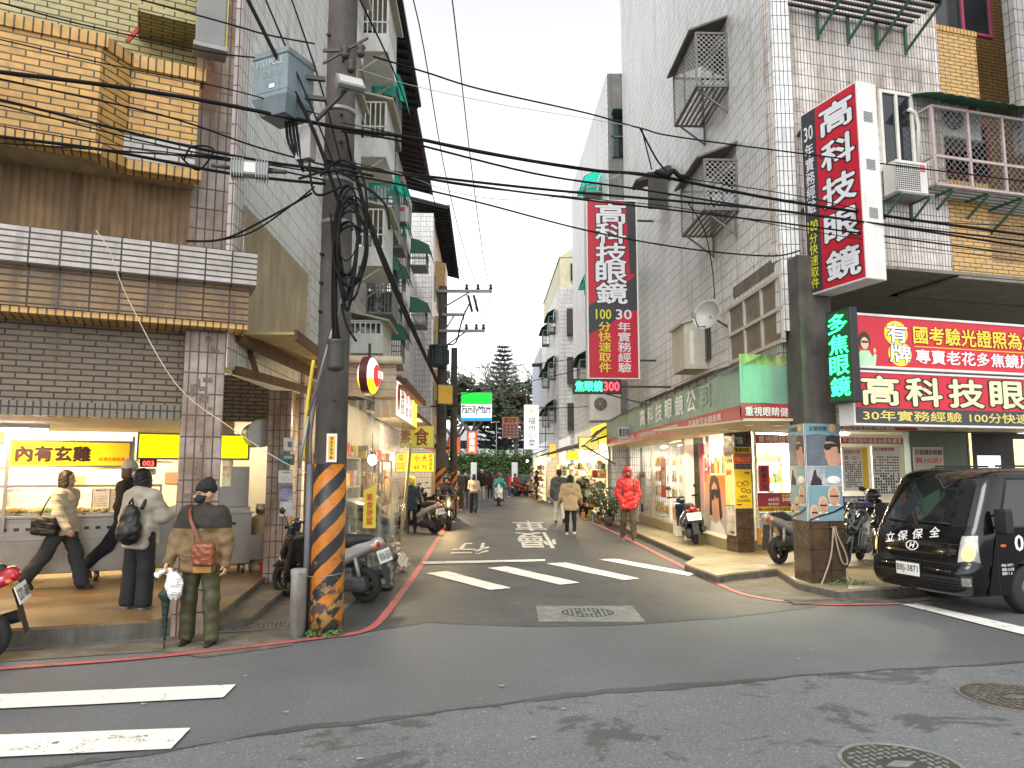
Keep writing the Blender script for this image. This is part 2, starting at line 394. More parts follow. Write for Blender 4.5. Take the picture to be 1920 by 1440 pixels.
def terrazzo(name,a,b_):
 m,n,b=nodes(name);tc=N(n,'ShaderNodeTexCoord').outputs['Object']
 v=N(n,'ShaderNodeTexVoronoi',{'Vector':tc,'Scale':60}).outputs['Color'];z=N(n,'ShaderNodeTexNoise',{'Vector':tc,'Scale':1.3,'Detail':7}).outputs[0]
 col=mixc(n,.35,mixc(n,ramp(n,z,.3,.7),c4(a),c4(b_)),v,'SOFT_LIGHT')
 n.links.new(col,b.inputs['Base Color']);n.links.new(ramp(n,z,.3,.7,.28,.5),b.inputs['Roughness']);return m
TERR=terrazzo('worn terrazzo',(.115,.07,.032),(.21,.14,.07));TERR2=terrazzo('pale terrazzo',(.22,.175,.105),(.34,.285,.185))
PLANT=mat('small leaves',(.06,.12,.03),.6,nv=.5,ns=20)
# ground sheets
mb=MB();mb.quad((-900,-200,0),(900,-200,0),(900,1400,0),(-900,1400,0));tag(mb.build('ground',A_MAIN),'grey asphalt of the crossing in front of the side street',kind='structure')
def sheet(name,pts,mt,z,label=None,px=True,zz=0):
 mb=MB();mb.add([((lambda g:(g.x,g.y,z))(G(p[0],p[1],zz))if px else(p[0],p[1],z))for p in pts],[tuple(range(len(pts)))])
 return tag(mb.build(name,mt),label,kind='structure')
random.seed(5)
seam=[(-700,1545),(-200,1476),(80,1448),(190,1430),(380,1398),(560,1364),(700,1350),(870,1330),(1060,1308),(1260,1288),(1500,1268),(1700,1254),(1920,1241),(2500,1215)]
def wob(pts,n,amp):
 out=[]
 for i in range(len(pts)-1):
  a,b=Vector(pts[i]),Vector(pts[i+1])
  for k in range(n):t=k/n;out.append(tuple(a.lerp(b,t)+Vector((0,random.uniform(-amp,amp)))))
 return out+[pts[-1]]
sm_=wob(seam,6,1.6)
sheet('old_asphalt',sm_+[(2500,1750),(960,2300),(-700,1900)],A_OLD,.004,'coarse pale worn asphalt in the near part of the crossing')
up=wob([(x,y-(.5+9*max(0,math.sin(x*.0065+.4))**3))for x,y in seam[2:-1]],5,2)
dn=wob([(x,y+(1+13*max(0,math.sin(x*.009+2.2))**4))for x,y in seam[2:-1]],5,2.5)
sheet('tar_seam',up+dn[::-1],A_TAR,.008,'dark tarred joint between fresh and worn asphalt')
ss=[tuple(G(x,y).xy)for x,y in((560,1196),(690,1186),(800,1168),(1000,1176),(1180,1172),(1350,1160),(1520,1140))]
sheet('side_street',wob(ss,5,.02)+[(7,12.5),(7,80),(-7,80),(-7,13)],A_SIDE,.004,'dark patched asphalt of the narrow side street',px=False)
def ribbon(name,pts,w,mt,z,label):
 P=[G(*p)for p in pts];Q=[]
 for i,p in enumerate(P):
  d=(P[min(i+1,len(P)-1)]-P[max(i-1,0)]);d=Vector((-d.y,d.x,0)).normalized()*w/2;Q.append((p+d,p-d))
 mb=MB()
 for i in range(len(P)-1):
  mb.add([(q.x,q.y,z)for q in(Q[i][0],Q[i+1][0],Q[i+1][1],Q[i][1])],[(0,1,2,3)])
 return tag(mb.build(name,mt),label,kind='structure')
def spl(pts,n=5):
 out=[]
 for i in range(len(pts)-1):
  p0,p1,p2,p3=[Vector(pts[max(0,min(len(pts)-1,j))])for j in(i-1,i,i+1,i+2)]
  for k in range(n):
   t=k/n;out.append(tuple(.5*(2*p1+(p2-p0)*t+(2*p0-5*p1+4*p2-p3)*t*t+(3*p1-p0-3*p2+p3)*t**3)))
 return out+[tuple(pts[-1])]
ribbon('red_line',spl([(-260,1282),(0,1256),(250,1237),(450,1216),(600,1198),(670,1188),(705,1172),(738,1133),(790,1060),(830,996),(857,958),(874,935),(888,915)]),.1,P_RED,.012,'red no parking line round the left corner')
ribbon('red_line',spl([(1070,962),(1110,980),(1180,1012),(1250,1048),(1345,1095),(1400,1117),(1480,1130),(1570,1135),(1690,1133)]),.1,P_RED,.012,'red no parking line round the right corner')
def stripes(lst,mt,nm,lab):
 for i,q in enumerate(lst):
  q=[Vector(a)for a in q];e=[]
  for a in range(4):
   p,r=q[a],q[(a+1)%4]
   for k in range(7):t=k/7;e.append(tuple(p.lerp(r,t)+Vector((random.uniform(-.6,.6),random.uniform(-.35,.35)))))
  sheet(nm,e,mt,.014,lab[i])
stripes([[(-420,1322),(443,1286),(418,1311),(-420,1353)],[(-500,1400),(358,1368),(320,1408),(-500,1447)]],P_WHITE,'crossing_stripe',['upper white crossing stripe at the left edge','lower white crossing stripe at the left edge'])
stripes([[(798,1076),(838,1072),(958,1104),(920,1108)],[(914,1066),(950,1063),(1088,1094),(1050,1098)],[(1024,1058),(1060,1056),(1200,1086),(1168,1089)],[(1122,1050),(1155,1049),(1306,1077),(1290,1081)]],P_WHITE,'crossing_stripe',['white crossing stripe nearest the left kerb of the side street','second white crossing stripe from the left kerb','third white crossing stripe from the left kerb','white crossing stripe nearest the right kerb'])
stripes([[(793,1059),(793,1054.5),(1022,1049.5),(1022,1053.5)],[(1690,1135),(1722,1133.5),(2200,1240),(2200,1262)]],P_WHITE,'stop_line',['thin white stop line across the left lane','white line on the road in front of the black truck'])
def roadtext(body,q,mt,lab):
 """characters painted on the road, read from the far end"""
 c=bpy.data.curves.new('t','FONT');c.body=body;c.resolution_u=2;c.offset=.012;c.space_line=1.05
 t=bpy.data.objects.new('t',c);me=bpy.data.meshes.new_from_object(t);bpy.data.objects.remove(t);bpy.data.curves.remove(c)
 k=len(me.vertices);co=np.empty(k*3,np.float32);me.vertices.foreach_get('co',co);co=co.reshape(-1,3);lo,hi=co.min(0),co.max(0)
 a,b,c_,d=[G(*p)for p in q]
 for i in range(k):
  u,v=(co[i,0]-lo[0])/(hi[0]-lo[0]),(co[i,1]-lo[1])/(hi[1]-lo[1])
  p=b.lerp(a,u).lerp(c_.lerp(d,u),v);co[i]=(p.x,p.y,.014)
 me.vertices.foreach_set('co',co.ravel());me.materials.clear();me.materials.append(mt)
 tag(fin(me,'road_lettering',recalc=False),lab,kind='structure')
roadtext('行',[(860,1019),(920,1019),(918,1040),(840,1041)],P_WORN,'worn white character painted on the left lane')
roadtext('慢\n車',[(958,977),(1018,977),(1052,1029),(972,1029)],P_WORN,'worn white characters painted in the middle of the side street')
mb=MB();random.seed(14)
for k in range(70):
 p=G(random.uniform(-100,2000),random.uniform(1120,1440)if k%3 else random.uniform(1000,1120));a,r=random.random()*6.28,random.uniform(.006,.022);mb.m=k%3;mb.add([(p.x+r*math.cos(a+i*1.57)*(1+.6*(i%2)),p.y+r*math.sin(a+i*1.57),.016+.004*(i%2))for i in range(4)],[(0,1,2,3)])
tag(mb.build('litter',[mat('pale paper scrap',(.6,.58,.52),.8),mat('dry leaf',(.16,.10,.05),.8),mat('grey grit',(.3,.3,.29),.8)]),'scraps of paper and dry leaves scattered on the road',kind='stuff')
# raised pavements
FL,FR=.19,.13
def slab(name,pts,z,mt,label,h=.5,kerbm=None,kw=.16):
 mb=MB();P=[Vector((p[0],p[1]))for p in pts];n=len(P)
 mb.add([(p.x,p.y,z)for p in P]+[(p.x,p.y,-.3)for p in P],[tuple(range(n))]);mb.m=1
 mb.add([(p.x,p.y,z-.03)for p in P]+[(p.x,p.y,-.3)for p in P],[(i,(i+1)%n,(i+1)%n+n,i+n)for i in range(n)]);mb.m=0
 mb.add([(p.x,p.y,z)for p in P]+[(p.x,p.y,z-.03)for p in P],[(i,(i+1)%n,(i+1)%n+n,i+n)for i in range(n)])
 return tag(mb.build(name,[mt,KERB]),label,kind='structure')
k0,k1=G(41,1177,FL),G(300,1161,FL);d=(k0-k1).normalized();k9=k1+d*6
c1=G(415,1146,FL);c2=G(521,1062,FL)
slab('pavement',[(k9.x,k9.y),(k1.x,k1.y),(c1.x,c1.y),(c2.x,c2.y),(lsx(14.2),14.2),(lsx(14.2)-7,16),(-16,13)],FL,TERR,'terrazzo arcade pavement under the left corner building')
c3=G(425,1160,.1);c4_=G(470,1158,.1);c5=G(545,1095,.1)
slab('pavement',[(c1.x,c1.y-.25),(c4_.x,c4_.y),(c5.x,c5.y),(lsx(14)+.45,14),(lsx(14)-.3,14),(c2.x-.1,c2.y)],.1,CONC,'low concrete step beside the left arcade')
g0,g1=k9+Vector((.1,-.42,0)),G(300,1222)
sheet('gutter',[(k9.x,k9.y),(k1.x+.4,k1.y+.05),(c4_.x+.5,c4_.y-.1),(-2.2,7.75),(-2.9,7.25),(g1.x,g1.y),(g0.x,g0.y)],CONC,.006,'cracked concrete gutter along the left kerb',px=False)
sheet('gutter',[(-2.55,7.7),(-2.1,8.9),(-2.15,12),(-2.6,20),(-3.8,20),(-3.3,9)],CONC,.007,'concrete strip under the pole and parked scooter',px=False)
rk=[G(px,py,FR)for px,py in((1060,948),(1120,966),(1188,996),(1303,1045),(1283,1056),(1344,1079),(1372,1074),(1456,1066),(1493,1089))]
slab('pavement',[(p.x,p.y)for p in rk]+[(4.45,10.45),(5.4,10.75),(7.0,11.1),(16,13.5),(16,20),(6,20),(rsx(34),34),(rk[0].x,34)],FR,TERR2,'pale pavement in front of the optician shop')
sheet('gutter',[(p.x,p.y)for p in(G(1340,1092),G(1400,1113),G(1500,1128),G(1700,1130),G(1900,1110),G(1900,1080),G(1460,1068),G(1340,1078))],CONC,.006,'concrete gutter round the right corner',px=False)
# manholes and drains
IRON=mat('rusty cast iron',(.19,.165,.14),.6,metal=.4,nv=.3,ns=8,bump=.3);IRON2=mat('worn grey iron',(.27,.28,.265),.55,metal=.5,nv=.25,ns=8,bump=.3)
def manhole(px,py,r,mt,label,rot=0.0,zb=.008,slabm=None,sq=None):
 g=G(px,py);t=thing('manhole_cover',label,'manhole cover',(g.x,g.y,zb),rz=rot)
 if sq:
  mb=MB();mb.box(-sq[0],sq[0],-sq[1],sq[1],-.02,.004);mb.build('surround_slab',mat('pale slab concrete',(.2,.195,.18),.85,nv=.3,ns=5,bump=.4,dirt=.4),t)
 z=.009 if sq else 0
 mb=MB();mb.lathe([(r*.99,z-.02),(r*1.06,z-.02),(r*1.06,z+.006),(r*.99,z+.006),(r*.98,z-.02)],40,smooth=False,cap=False);mb.build('rim',mt,t)
 mb=MB();mb.m=1;mb.lathe([(r*.975,z-.02),(r*.975,z+.002),(0,z+.002)],40,smooth=False);mb.m=0
 k=int(r/.055)
 for i in range(-k,k+1):
  for j in range(-k,k+1):
   x,y=i*.055,j*.055
   if math.hypot(x,y)<r*.88 and not(abs(x)<.14 and abs(y)<.07):
    w,h=(.021,.008)if(i+j)%2 else(.008,.021);mb.box(x-w,x+w,y-h,y+h,z,z+.008)
 mb.prism([(-.11,0),(0,.05),(.11,0),(0,-.05)],z,z+.007,'z');mb.build('cover',[mt,mat(mt.name+' grooves',(.05,.045,.04),.8,nv=.3)],t);return t  # cover base coloured darker: recess shade painted in so the relief reads
manhole(1905,1309,.38,IRON,'large rusty round manhole cover near the right edge',.1)
manhole(1690,1436,.33,IRON2,'grey round manhole cover cut by the bottom edge',.3)
manhole(1102,1151,.33,IRON2,'pale green round manhole cover set in a square concrete slab',0,.006,sq=(.62,.5))
g=G(430,1178);mb=MB()
for i in range(22):mb.box(-.5+i*.046,-.5+i*.046+.012,-.2,.2,0,.02)
for j in range(5):mb.box(-.5,.5,-.2+j*.095,-.2+j*.095+.016,0,.018)
tag(mb.build('drain_grate',IRON,None,Matrix.Translation((g.x+.25,g.y,.01))@Matrix.Rotation(.25,4,'Z')),'iron drain grate behind the man with the umbrella','drain grate')
g=G(1535,1130);mb=MB()
for i in range(16):mb.box(-.4+i*.05,-.4+i*.05+.014,-.13,.13,0,.02)
mb.box(-.42,.42,-.14,-.11,0,.02);mb.box(-.42,.42,.11,.14,0,.02)
tag(mb.build('drain_grate',IRON,None,Matrix.Translation((g.x,g.y,.01))@Matrix.Rotation(.1,4,'Z')),'iron drain grate in front of the poster pillar','drain grate')
# LEFT CORNER BUILDING
T_WHITE=tile('white vertical tile',(.76,.755,.745),(.66,.655,.645),(.06,.056,.052),.068,.24,.0065,0,.8,(.24,.19,.13),thr=.47)
T_WHITEB=tile('clean white vertical tile',(.80,.80,.795),(.70,.70,.695),(.085,.085,.085),.068,.24,.0075,0,.8,(.36,.33,.28),thr=.45)
T_PILL=tile('stained pillar tile',(.44,.375,.33),(.33,.275,.235),(.05,.034,.022),.092,.235,.008,0,.95,(.12,.055,.018),thr=.33)
T_BAND=tile('white cornice tile',(.53,.48,.44),(.43,.385,.35),(.028,.022,.018),.27,.062,.009,0,.75,(.13,.09,.06))
T_BANDO=tile('ochre cornice tile',(.32,.19,.075),(.25,.15,.06),(.02,.015,.01),.27,.068,.010,0,.9,(.075,.045,.025),thr=.42)
T_BRICKG=tile('grey brown brick tile',(.215,.15,.085),(.175,.122,.07),(.012,.009,.007),.235,.064,.009,.5,.6,(.09,.07,.045))
T_YEL=tile('golden brick tile',(.62,.35,.095),(.54,.30,.08),(.06,.045,.025),.235,.072,.008,.5,.45,(.30,.15,.035))
T_YELV=tile('golden cap tile',(.62,.35,.095),(.54,.31,.085),(.05,.035,.02),.078,.3,.009,0,.4,(.28,.15,.04))
T_OLIVE=tile('dull yellow brick tile',(.44,.38,.16),(.40,.34,.15),(.05,.045,.025),.235,.072,.008,.5,.4,(.22,.18,.06))
T_WBR=tile('white brick tile',(.52,.49,.46),(.46,.43,.40),(.05,.045,.04),.235,.072,.009,.5,.5,(.25,.2,.14))
T_CAPG=tile('grey cap tile',(.2,.165,.12),(.17,.14,.10),(.02,.018,.014),.07,.3,.009,0,.5,(.1,.08,.05))
T_PINK=tile('pinkish tile',(.60,.51,.49),(.54,.46,.44),(.1,.09,.085),.1,.24,.008,0,.5,(.2,.15,.12))
CORR=mat('rusty brown corrugated plastic',(.23,.145,.07),.7,nv=.35,ns=2,dirt=.95)
CORR2=mat('beige corrugated plastic',(.40,.31,.21),.7,nv=.2,ns=2,dirt=.45)
DARKST=mat('dark stained steel',(.06,.055,.05),.6,metal=.4,nv=.3);RUST=mat('rusty steel',(.14,.07,.035),.8,metal=.3,nv=.4,ns=6,dirt=.5)
STEEL=mat('brushed stainless steel',(.32,.305,.28),.34,metal=.9,nv=.12,ns=3);GALV=mat('galvanised steel',(.26,.265,.26),.5,metal=.6,nv=.2)
WMET=mat('white painted metal',(.66,.66,.63),.5,nv=.1,dirt=.25);BEIGE=mat('beige painted metal',(.46,.44,.36),.55,nv=.12,dirt=.3)
GLASSD=mat('dark window glass',(.02,.023,.026),.08,nv=.3,ns=2,coat=.3);PLASW=mat('white plastic',(.62,.61,.57),.45,nv=.08,dirt=.25)
BLACK=mat('black plastic',(.015,.015,.016),.45,nv=.15);RUBB=mat('black cable rubber',(.008,.008,.009),.7,nv=.2,spec=.15)
INW=mat('bright interior wall',(.74,.70,.60),.6,nv=.05);CREAM=mat('cream plaster',(.62,.50,.32),.7,nv=.12)
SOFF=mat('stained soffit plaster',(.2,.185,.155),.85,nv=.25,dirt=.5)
LAMPW=mat('lit fluorescent tube',(1,.97,.9),.4,nv=0,em=14);LAMPWARM=mat('lit warm lamp',(1,.78,.45),.4,nv=0,em=14)
BL=thing('corner_building','corner building with golden brick balcony, tiled cornice and food shop arcade','building',LF.at(0))
def lf(mb,name,mats,**k):return mb.build(name,mats,BL)
def corr(mb,u0,u1,z0,z1,y,step=.075,amp=.014):
 n=int((u1-u0)/step*4);
 rows=[[(u0+(u1-u0)*i/n,y-amp*math.sin(i*math.pi/2),z)for i in range(n+1)]for z in(z0,z1)]
 mb.grid(rows,smooth=True)
u0=LF.uz(337,850)[0];PW=-u0
mb=MB();mb.box(u0,0,0,.34,-.1,3.55);mb.box(u0-.02,.0,.02,.36,3.55,14.5);o=lf(mb,'pillar',T_PILL)
mb=MB();random.seed(17)
for k in range(26):
 x,z=u0+random.uniform(.06,PW-.1),random.uniform(.3,3.3);mb.box(x,x+random.uniform(.03,.1),-.004,0,z,z+random.uniform(.02,.14))
lf(mb,'tape_residue',mat('old tape residue',(.16,.12,.09),.8,nv=.5,ns=30))
zb=LF.uz(200,779,.2)[1];zt=LF.uz(200,560,.2)[1]
mb=MB();mb.box(-9,u0,.2,.45,zb+.12,zt);lf(mb,'fascia_wall',T_BRICKG)
mb=MB();mb.box(-9,u0,.185,.45,zb-.02,zb+.13);mb.box(-9,u0,.185,.3,zt-.25,zt-.13);lf(mb,'fascia_trim',T_CAPG)
z0=LF.uz(340,597,-.22)[1];z1=LF.uz(380,540,-.22)[1];z2=LF.uz(440,537,-.34)[1];z3=LF.uz(440,470,-.34)[1]
mb=MB();mb.box(-9,.2,-.22,.2,z0,z1+.05);lf(mb,'ochre_cornice',T_BANDO)
mb=MB();mb.box(-9,.26,-.34,.2,z1+.05,z3);lf(mb,'white_cornice',T_BAND)
mb=MB();mb.box(-9,.2,-.2,.22,z0-.07,z0-.005);lf(mb,'cornice_soffit',T_YELV)
zc1=LF.uz(300,335,.02)[1]
mb=MB();corr(mb,-9,u0-.02,z3-.1,zc1+.15,.02);lf(mb,'corrugated_panel',CORR)
def bay(segs,za,zb,capm,wallm,cap,name,capname):
 mb=MB();mc=MB()
 for k_,((ua,va),(ub,vb))in enumerate(zip(segs,segs[1:])):
  d=Vector((ub-ua,vb-va,0));L=d.length;d.normalize();nn=Vector((-d.y,d.x,0));M_=Matrix(((d.x,nn.x,0,ua),(d.y,nn.y,0,va),(0,0,1,0),(0,0,0,1)))
  mb.T=M_;mb.box(0,L,0,.12,za,zb);mc.T=M_;q_=.003*k_;mc.box(-.0,L+.06,-.03,.15,zb-q_,zb+cap+q_);mc.box(-.0,L+.06,-.03,.15,za-cap*.8-q_,za+q_)
 return mb,mc
pa=LF.uz(192,68,-.62);pb=LF.uz(250,95,-.34);pc=LF.uz(192,290,-.62)
zt_=pa[1]-.12;zb_=pc[1]+.1
mb,mc=bay([(-9,-.62),(pa[0],-.62),(pb[0],-.34),(u0,-.34)],zb_,zt_,None,None,.13,'','')
lf(mb,'balcony_parapet',T_YEL);lf(mc,'parapet_cap',T_YELV)
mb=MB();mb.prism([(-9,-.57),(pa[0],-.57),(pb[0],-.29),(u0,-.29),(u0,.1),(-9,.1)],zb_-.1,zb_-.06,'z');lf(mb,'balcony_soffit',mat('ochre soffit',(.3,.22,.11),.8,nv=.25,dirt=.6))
q0=LF.uz(216,245,-.36);q1=LF.uz(355,345,-.36)
mb=MB();mb.box(q0[0],u0-.01,-.375,-.34,zb_+.0,q0[1]);lf(mb,'white_brick_patch',T_WBR)
mb=MB();mb.box(-9,u0,.45,.7,zc1,14.5);lf(mb,'upper_wall',T_OLIVE)
mb=MB();s0,s1=LF.uz(258,15,-.1),LF.uz(365,22,-.1);mb.box(s0[0],u0,-.1,.45,s0[1]-.03,s0[1]+.06);lf(mb,'ledge',T_OLIVE)
mb=MB();mb.bar(tuple(LF.m.inverted()@LF.P(*((lambda a:(a[0],.3,a[1]))(LF.uz(238,78,.3))))),(LF.uz(268,45,.3)[0],.3,LF.uz(268,45,.3)[1]),.04);lf(mb,'red_brace',mat('red painted steel',(.5,.03,.02),.5))
mb=MB();mb.box(-9.2,.1,-.1,.7,14.5,15.2);lf(mb,'roof_parapet',T_OLIVE)
# street side of the same building (its own local frame, child of the thing through a fixed matrix)
LSL=LF.m.inverted()@LS.m
def ls(mb,name,mats):return mb.build(name,mats,BL,LSL)
UE=7.3
mb=MB();mb.box(.34,UE,.004,.3,4.95,14.8);mb.box(3.55,UE,.004,.3,-.1,4.95);mb.box(.34,3.55,.004,.3,2.95,3.3);ls(mb,'side_wall',T_WHITE)
mb=MB();corr(mb,.34,3.45,3.3,4.9,-.035,.11,.022);ls(mb,'side_corrugated_panel',CORR2)
mb=MB();mb.box(.0,.34,-.02,.05,2.9,14.8);mb.box(3.45,3.62,-.06,.1,-.1,4.95);mb.box(UE-.12,UE+.3,-.05,.3,2.5,14.8);ls(mb,'side_pilaster',T_PINK)
p=G(535,1052,FL);mb=MB();mb.box(3.0,3.5,.02,.36,-.1,3.0);ls(mb,'pillar',T_PILL)
BK=4.6
mb=MB();mb.box(-9,.0,.45,BK,zb+.02,zb+.12);lf(mb,'arcade_ceiling',mat('white ceiling paint',(.7,.68,.62),.7))
mb=MB();mb.box(-1.3,1.2,BK-.55,BK-.3,2.55,3.3);lf(mb,'inner_fascia',T_BRICKG)
mb=MB();random.seed(27)
for k in range(9):x=-5+k*.62;mb.bar((x,BK+1.55,1.9),(x,BK+1.55,2.5),.015);mb.bar((x-.3,BK+1.5,1.9+.1*(k%3)),(x+.3,BK+1.5,1.9+.1*(k%3)),.02)
lf(mb,'wire_rack',GALV)
for k in range(10):
 x=-5+random.random()*5.6;z=random.uniform(1.3,2.5);mb=MB();mb.box(x,x+random.uniform(.15,.4),BK+1.57,BK+1.6,z,z+random.uniform(.1,.3));lf(mb,'wall_panel',[mat('wall notice tan',(.5,.38,.2),.6),mat('wall notice grey',(.4,.42,.42),.6),mat('wall notice pale red',(.5,.2,.15),.6)][k%3])
mb=MB();mb.box(-9,1.7,BK+1.6,BK+1.75,.1,3.2);mb.box(-9,-5.2,BK-1.8,BK+1.6,.1,3.2);lf(mb,'shop_back_wall',INW)
mb=MB();mb.box(-9,1.6,BK,BK+1.6,2.9,3.0);lf(mb,'shop_ceiling',INW)
mb=MB();mb.box(.35,.55,BK-.2,BK+1.6,.1,2.95);lf(mb,'shop_side_wall',CREAM)
mb=MB();mb.box(-9,-4.35,BK-.3,BK-.15,.1,2.9);lf(mb,'plaster_wall',mat('grey plaster panel',(.42,.38,.35),.7))
def window(par,x0,x1,z0,z1,y=-.02,fm=None,gm=None,bars=0,mm=None):
 fm=fm or GALV;mb=MB();w=.05
 mb.box(x0,x1,y,y+.06,z0,z0+w);mb.box(x0,x1,y,y+.06,z1-w,z1);mb.box(x0,x0+w,y,y+.06,z0+w,z1-w);mb.box(x1-w,x1,y,y+.06,z0+w,z1-w)
 mb.box((x0+x1)/2-w/2,(x0+x1)/2+w/2,y+.002,y+.06,z0+w,z1-w)
 f=mb.build('window',fm,par,mm);mb=MB();mb.box(x0+w,x1-w,y+.035,y+.045,z0+w,z1-w);mb.build('pane',gm or GLASSD,f);return f
for z in(5.6,8.4,11.2):
 for x in(4.9,):window(BL,x,x+1.2,z,z+1.3,-.03,mm=LSL)
 # things on and under the left building
def on(fr,u,z,v=0.0):return fr.at(u,v,z)
a,b=LF.uz(365,92,-.5),LF.uz(425,20,-.5)
t=thing('sign_box','blank grey sign box hanging high on the golden brick corner','sign',on(LF,(a[0]+b[0])/2,a[1],-.5))
mb=MB();w=(b[0]-a[0])/2;mb.box(-w,w,-.12,.1,.03,1.5,.015);mb.build('case',mat('sign box grey',(.2,.2,.19),.5),t)
mb=MB();mb.box(-w-.02,w+.02,-.14,.12,-.02,.03);mb.build('frame',GALV,t)
mb=MB();mb.box(w,w+.012,-.1,.09,.05,1.48);mb.build('face',mat('faded yellow acrylic',(.6,.55,.03),.4),t)
mb=MB();mb.bar((0,.1,.2),(0,.5,.2),.04);mb.bar((0,.1,1.2),(0,.5,1.2),.04);mb.build('bracket',RUST,t)
def tube_lamp(fr,u,v,z,L,label,power,col=(1,.93,.8),group=None):
 t=thing('tube_lamp',label,'lamp',on(fr,u,z,v),group)
 mb=MB();mb.box(-L/2,L/2,-.06,.06,0,.05,.01);mb.build('housing',WMET,t)
 mb=MB();mb.cyl((-L/2+.03,0,-.03),(L/2-.03,0,-.03),.018,n=10);mb.build('tube',LAMPW,t)
 l=bpy.data.lights.new('lamp_light','AREA');l.shape='RECTANGLE';l.size=L;l.size_y=.15;l.energy=power;l.color=col
 o=bpy.data.objects.new('lamp_light',l);C.objects.link(o);o.parent=t;o.location=(0,0,-.06);return t
for i,u in enumerate((-4.2,-2.6,-1.0)):
 tube_lamp(LF,u,BK+.7,2.84,1.2,['fluorescent tube lamp over the left end of the food counter','fluorescent tube lamp over the middle of the food counter','fluorescent tube lamp over the right end of the food counter'][i],44,(1,.76,.40),'tube lamps of the food shop')
tube_lamp(LF,-2.5,2.6,zb-.04,1.2,'fluorescent tube lamp on the arcade ceiling in front of the food counter',34,(1,.66,.28),'tube lamps of the food shop')
tube_lamp(LF,1.0,BK+.6,2.84,.6,'short tube lamp over the yellow kitchen corner',16,(1,.84,.55),'tube lamps of the food shop')
e0,e1=LF.uz(-60,1040,3.4)[0],LF.uz(470,1040,3.4)[0]
t=thing('food_counter','long stainless food counter with a glazed display under the yellow signs','counter',on(LF,e0,FL,3.4));L=e1-e0
zc=LF.uz(220,968,3.4)[1]-FL
mb=MB();mb.box(0,L,0,.75,.14,zc,.01)
for x in np.arange(.0,L,1.15):mb.box(x+.02,x+1.1,-.012,0,.2,zc-.33)
mb.box(-.02,L+.02,-.05,.75,zc,zc+.03);mb.box(-.0,L,-.02,0,zc-.3,zc-.28);mb.build('cabinet',STEEL,t)
mb=MB()
for x in np.arange(.35,L-.2,.14):
 if int(x/.14)%9<7:mb.box(x,x+.06,-.016,-.002,zc-.17,zc-.13)
mb.build('vent_slots',BLACK,t)
for x in(.1,1.5,2.9,L-.1):
 mb=MB();mb.cyl((x,.1,0),(x,.1,.15),.025,n=8);mb.cyl((x,.65,0),(x,.65,.15),.025,n=8);mb.build('leg',STEEL,t)
gz=LF.uz(220,913,3.4)[1]-FL;gl=LF.uz(300,913,3.4)[0]-e0
mb=MB();w=.03
for x in(.05,gl*.5,gl):mb.box(x,x+w,.02,.05,zc+.03,gz)
mb.box(.05,gl+w,.015,.055,gz,gz+w);mb.box(.05,gl+w,.5,.53,gz,gz+w);mb.build('glass_frame',STEEL,t)
mb=MB();mb.box(.09,gl-.01,.03,.036,zc+.03,gz);mb.build('display_glass',mat('clear display glass',(.9,.95,.93),.03,nv=0,trans=.95,alpha=.25),t)
random.seed(3);FOOD=[mat('fried food',(.45,.28,.08),.7,nv=.4,ns=30),mat('pale noodles',(.62,.52,.28),.7,nv=.3,ns=30),mat('leafy greens',(.16,.28,.05),.7,nv=.4,ns=30)]
for k in range(7):
 x=.2+k*(gl-.4)/7;f=thing('food_tray',['tray of fried food at the left end of the counter','tray of noodles beside the leftmost food tray','tray of greens in the counter display, third from the left','tray of fried food behind the walking woman','tray of noodles in the counter display, third from the right','tray of greens beside the rightmost food tray','tray of fried food at the right end of the display'][k],'food tray',on(LF,e0+x,FL+zc+.032,3.55),'trays of food on the counter')
 mb=MB();mb.box(0,.34,0,.4,0,.03);mb.build('tray',STEEL,f)
 mb=MB()
 for i in range(26):c=(random.uniform(.05,.29),random.uniform(.05,.35),.04+random.random()*.03);r=random.uniform(.02,.045);mb.ell(c,(r,r,r*.8),7,5)
 mb.build('food',FOOD[k%3],f)
YG=None
def glow(name,c1,c2,s):
 m,n,b=nodes(name);g=N(n,'ShaderNodeTexCoord').outputs['Generated'];sp=N(n,'ShaderNodeSeparateXYZ',{0:g}).outputs
 x=N(n,'ShaderNodeMath',{0:N(n,'ShaderNodeMath',{0:sp[0],1:.5},operation='SUBTRACT').outputs[0]},operation='ABSOLUTE').outputs[0]
 c=mixc(n,ramp(n,x,.1,.5),c4(c1),c4(c2));n.links.new(c,b.inputs['Base Color']);n.links.new(c,b.inputs['Emission Color']);b.inputs['Emission Strength'].default_value=s;return m
def board(name,label,cat,fr,pa,pb,off,facem,framem=None,depth=.12,fw=.03,texts=(),group=None,y0=0):
 """box sign whose face fills the photo rectangle pa..pb on the plane fr/off; texts: (body, x0,x1,z0,z1 in 0..1, mat, offset, outline)"""
 a,b,zl=fr.uz(pa[0],pa[1],off),fr.uz(pb[0],pb[1],off),fr.uz(pa[0],pb[1],off)[1];w,h=b[0]-a[0],a[1]-zl
 t=thing(name,label,cat,on(fr,a[0],zl,off),group)
 mb=MB();mb.box(-fw,w+fw,.006,depth,-fw,h+fw);mb.box(-fw,0,-.012,.006,-fw,h+fw);mb.box(w,w+fw,-.012,.006,-fw,h+fw);mb.box(0,w,-.012,.006,-fw,0);mb.box(0,w,-.012,.006,h,h+fw)
 mb.build('frame',framem or GALV,t);mb=MB();mb.quad((0,0,0),(w,0,0),(w,0,h),(0,0,h));mb.build('face',facem,t)
 for q in texts:text(t,q[0],q[1]*w,q[2]*w,q[3]*h,q[4]*h,q[5],-.004,q[6]if len(q)>6 else .01,outline=q[7]if len(q)>7 else None,shear=q[8]if len(q)>8 else 0)
 return t,w,h
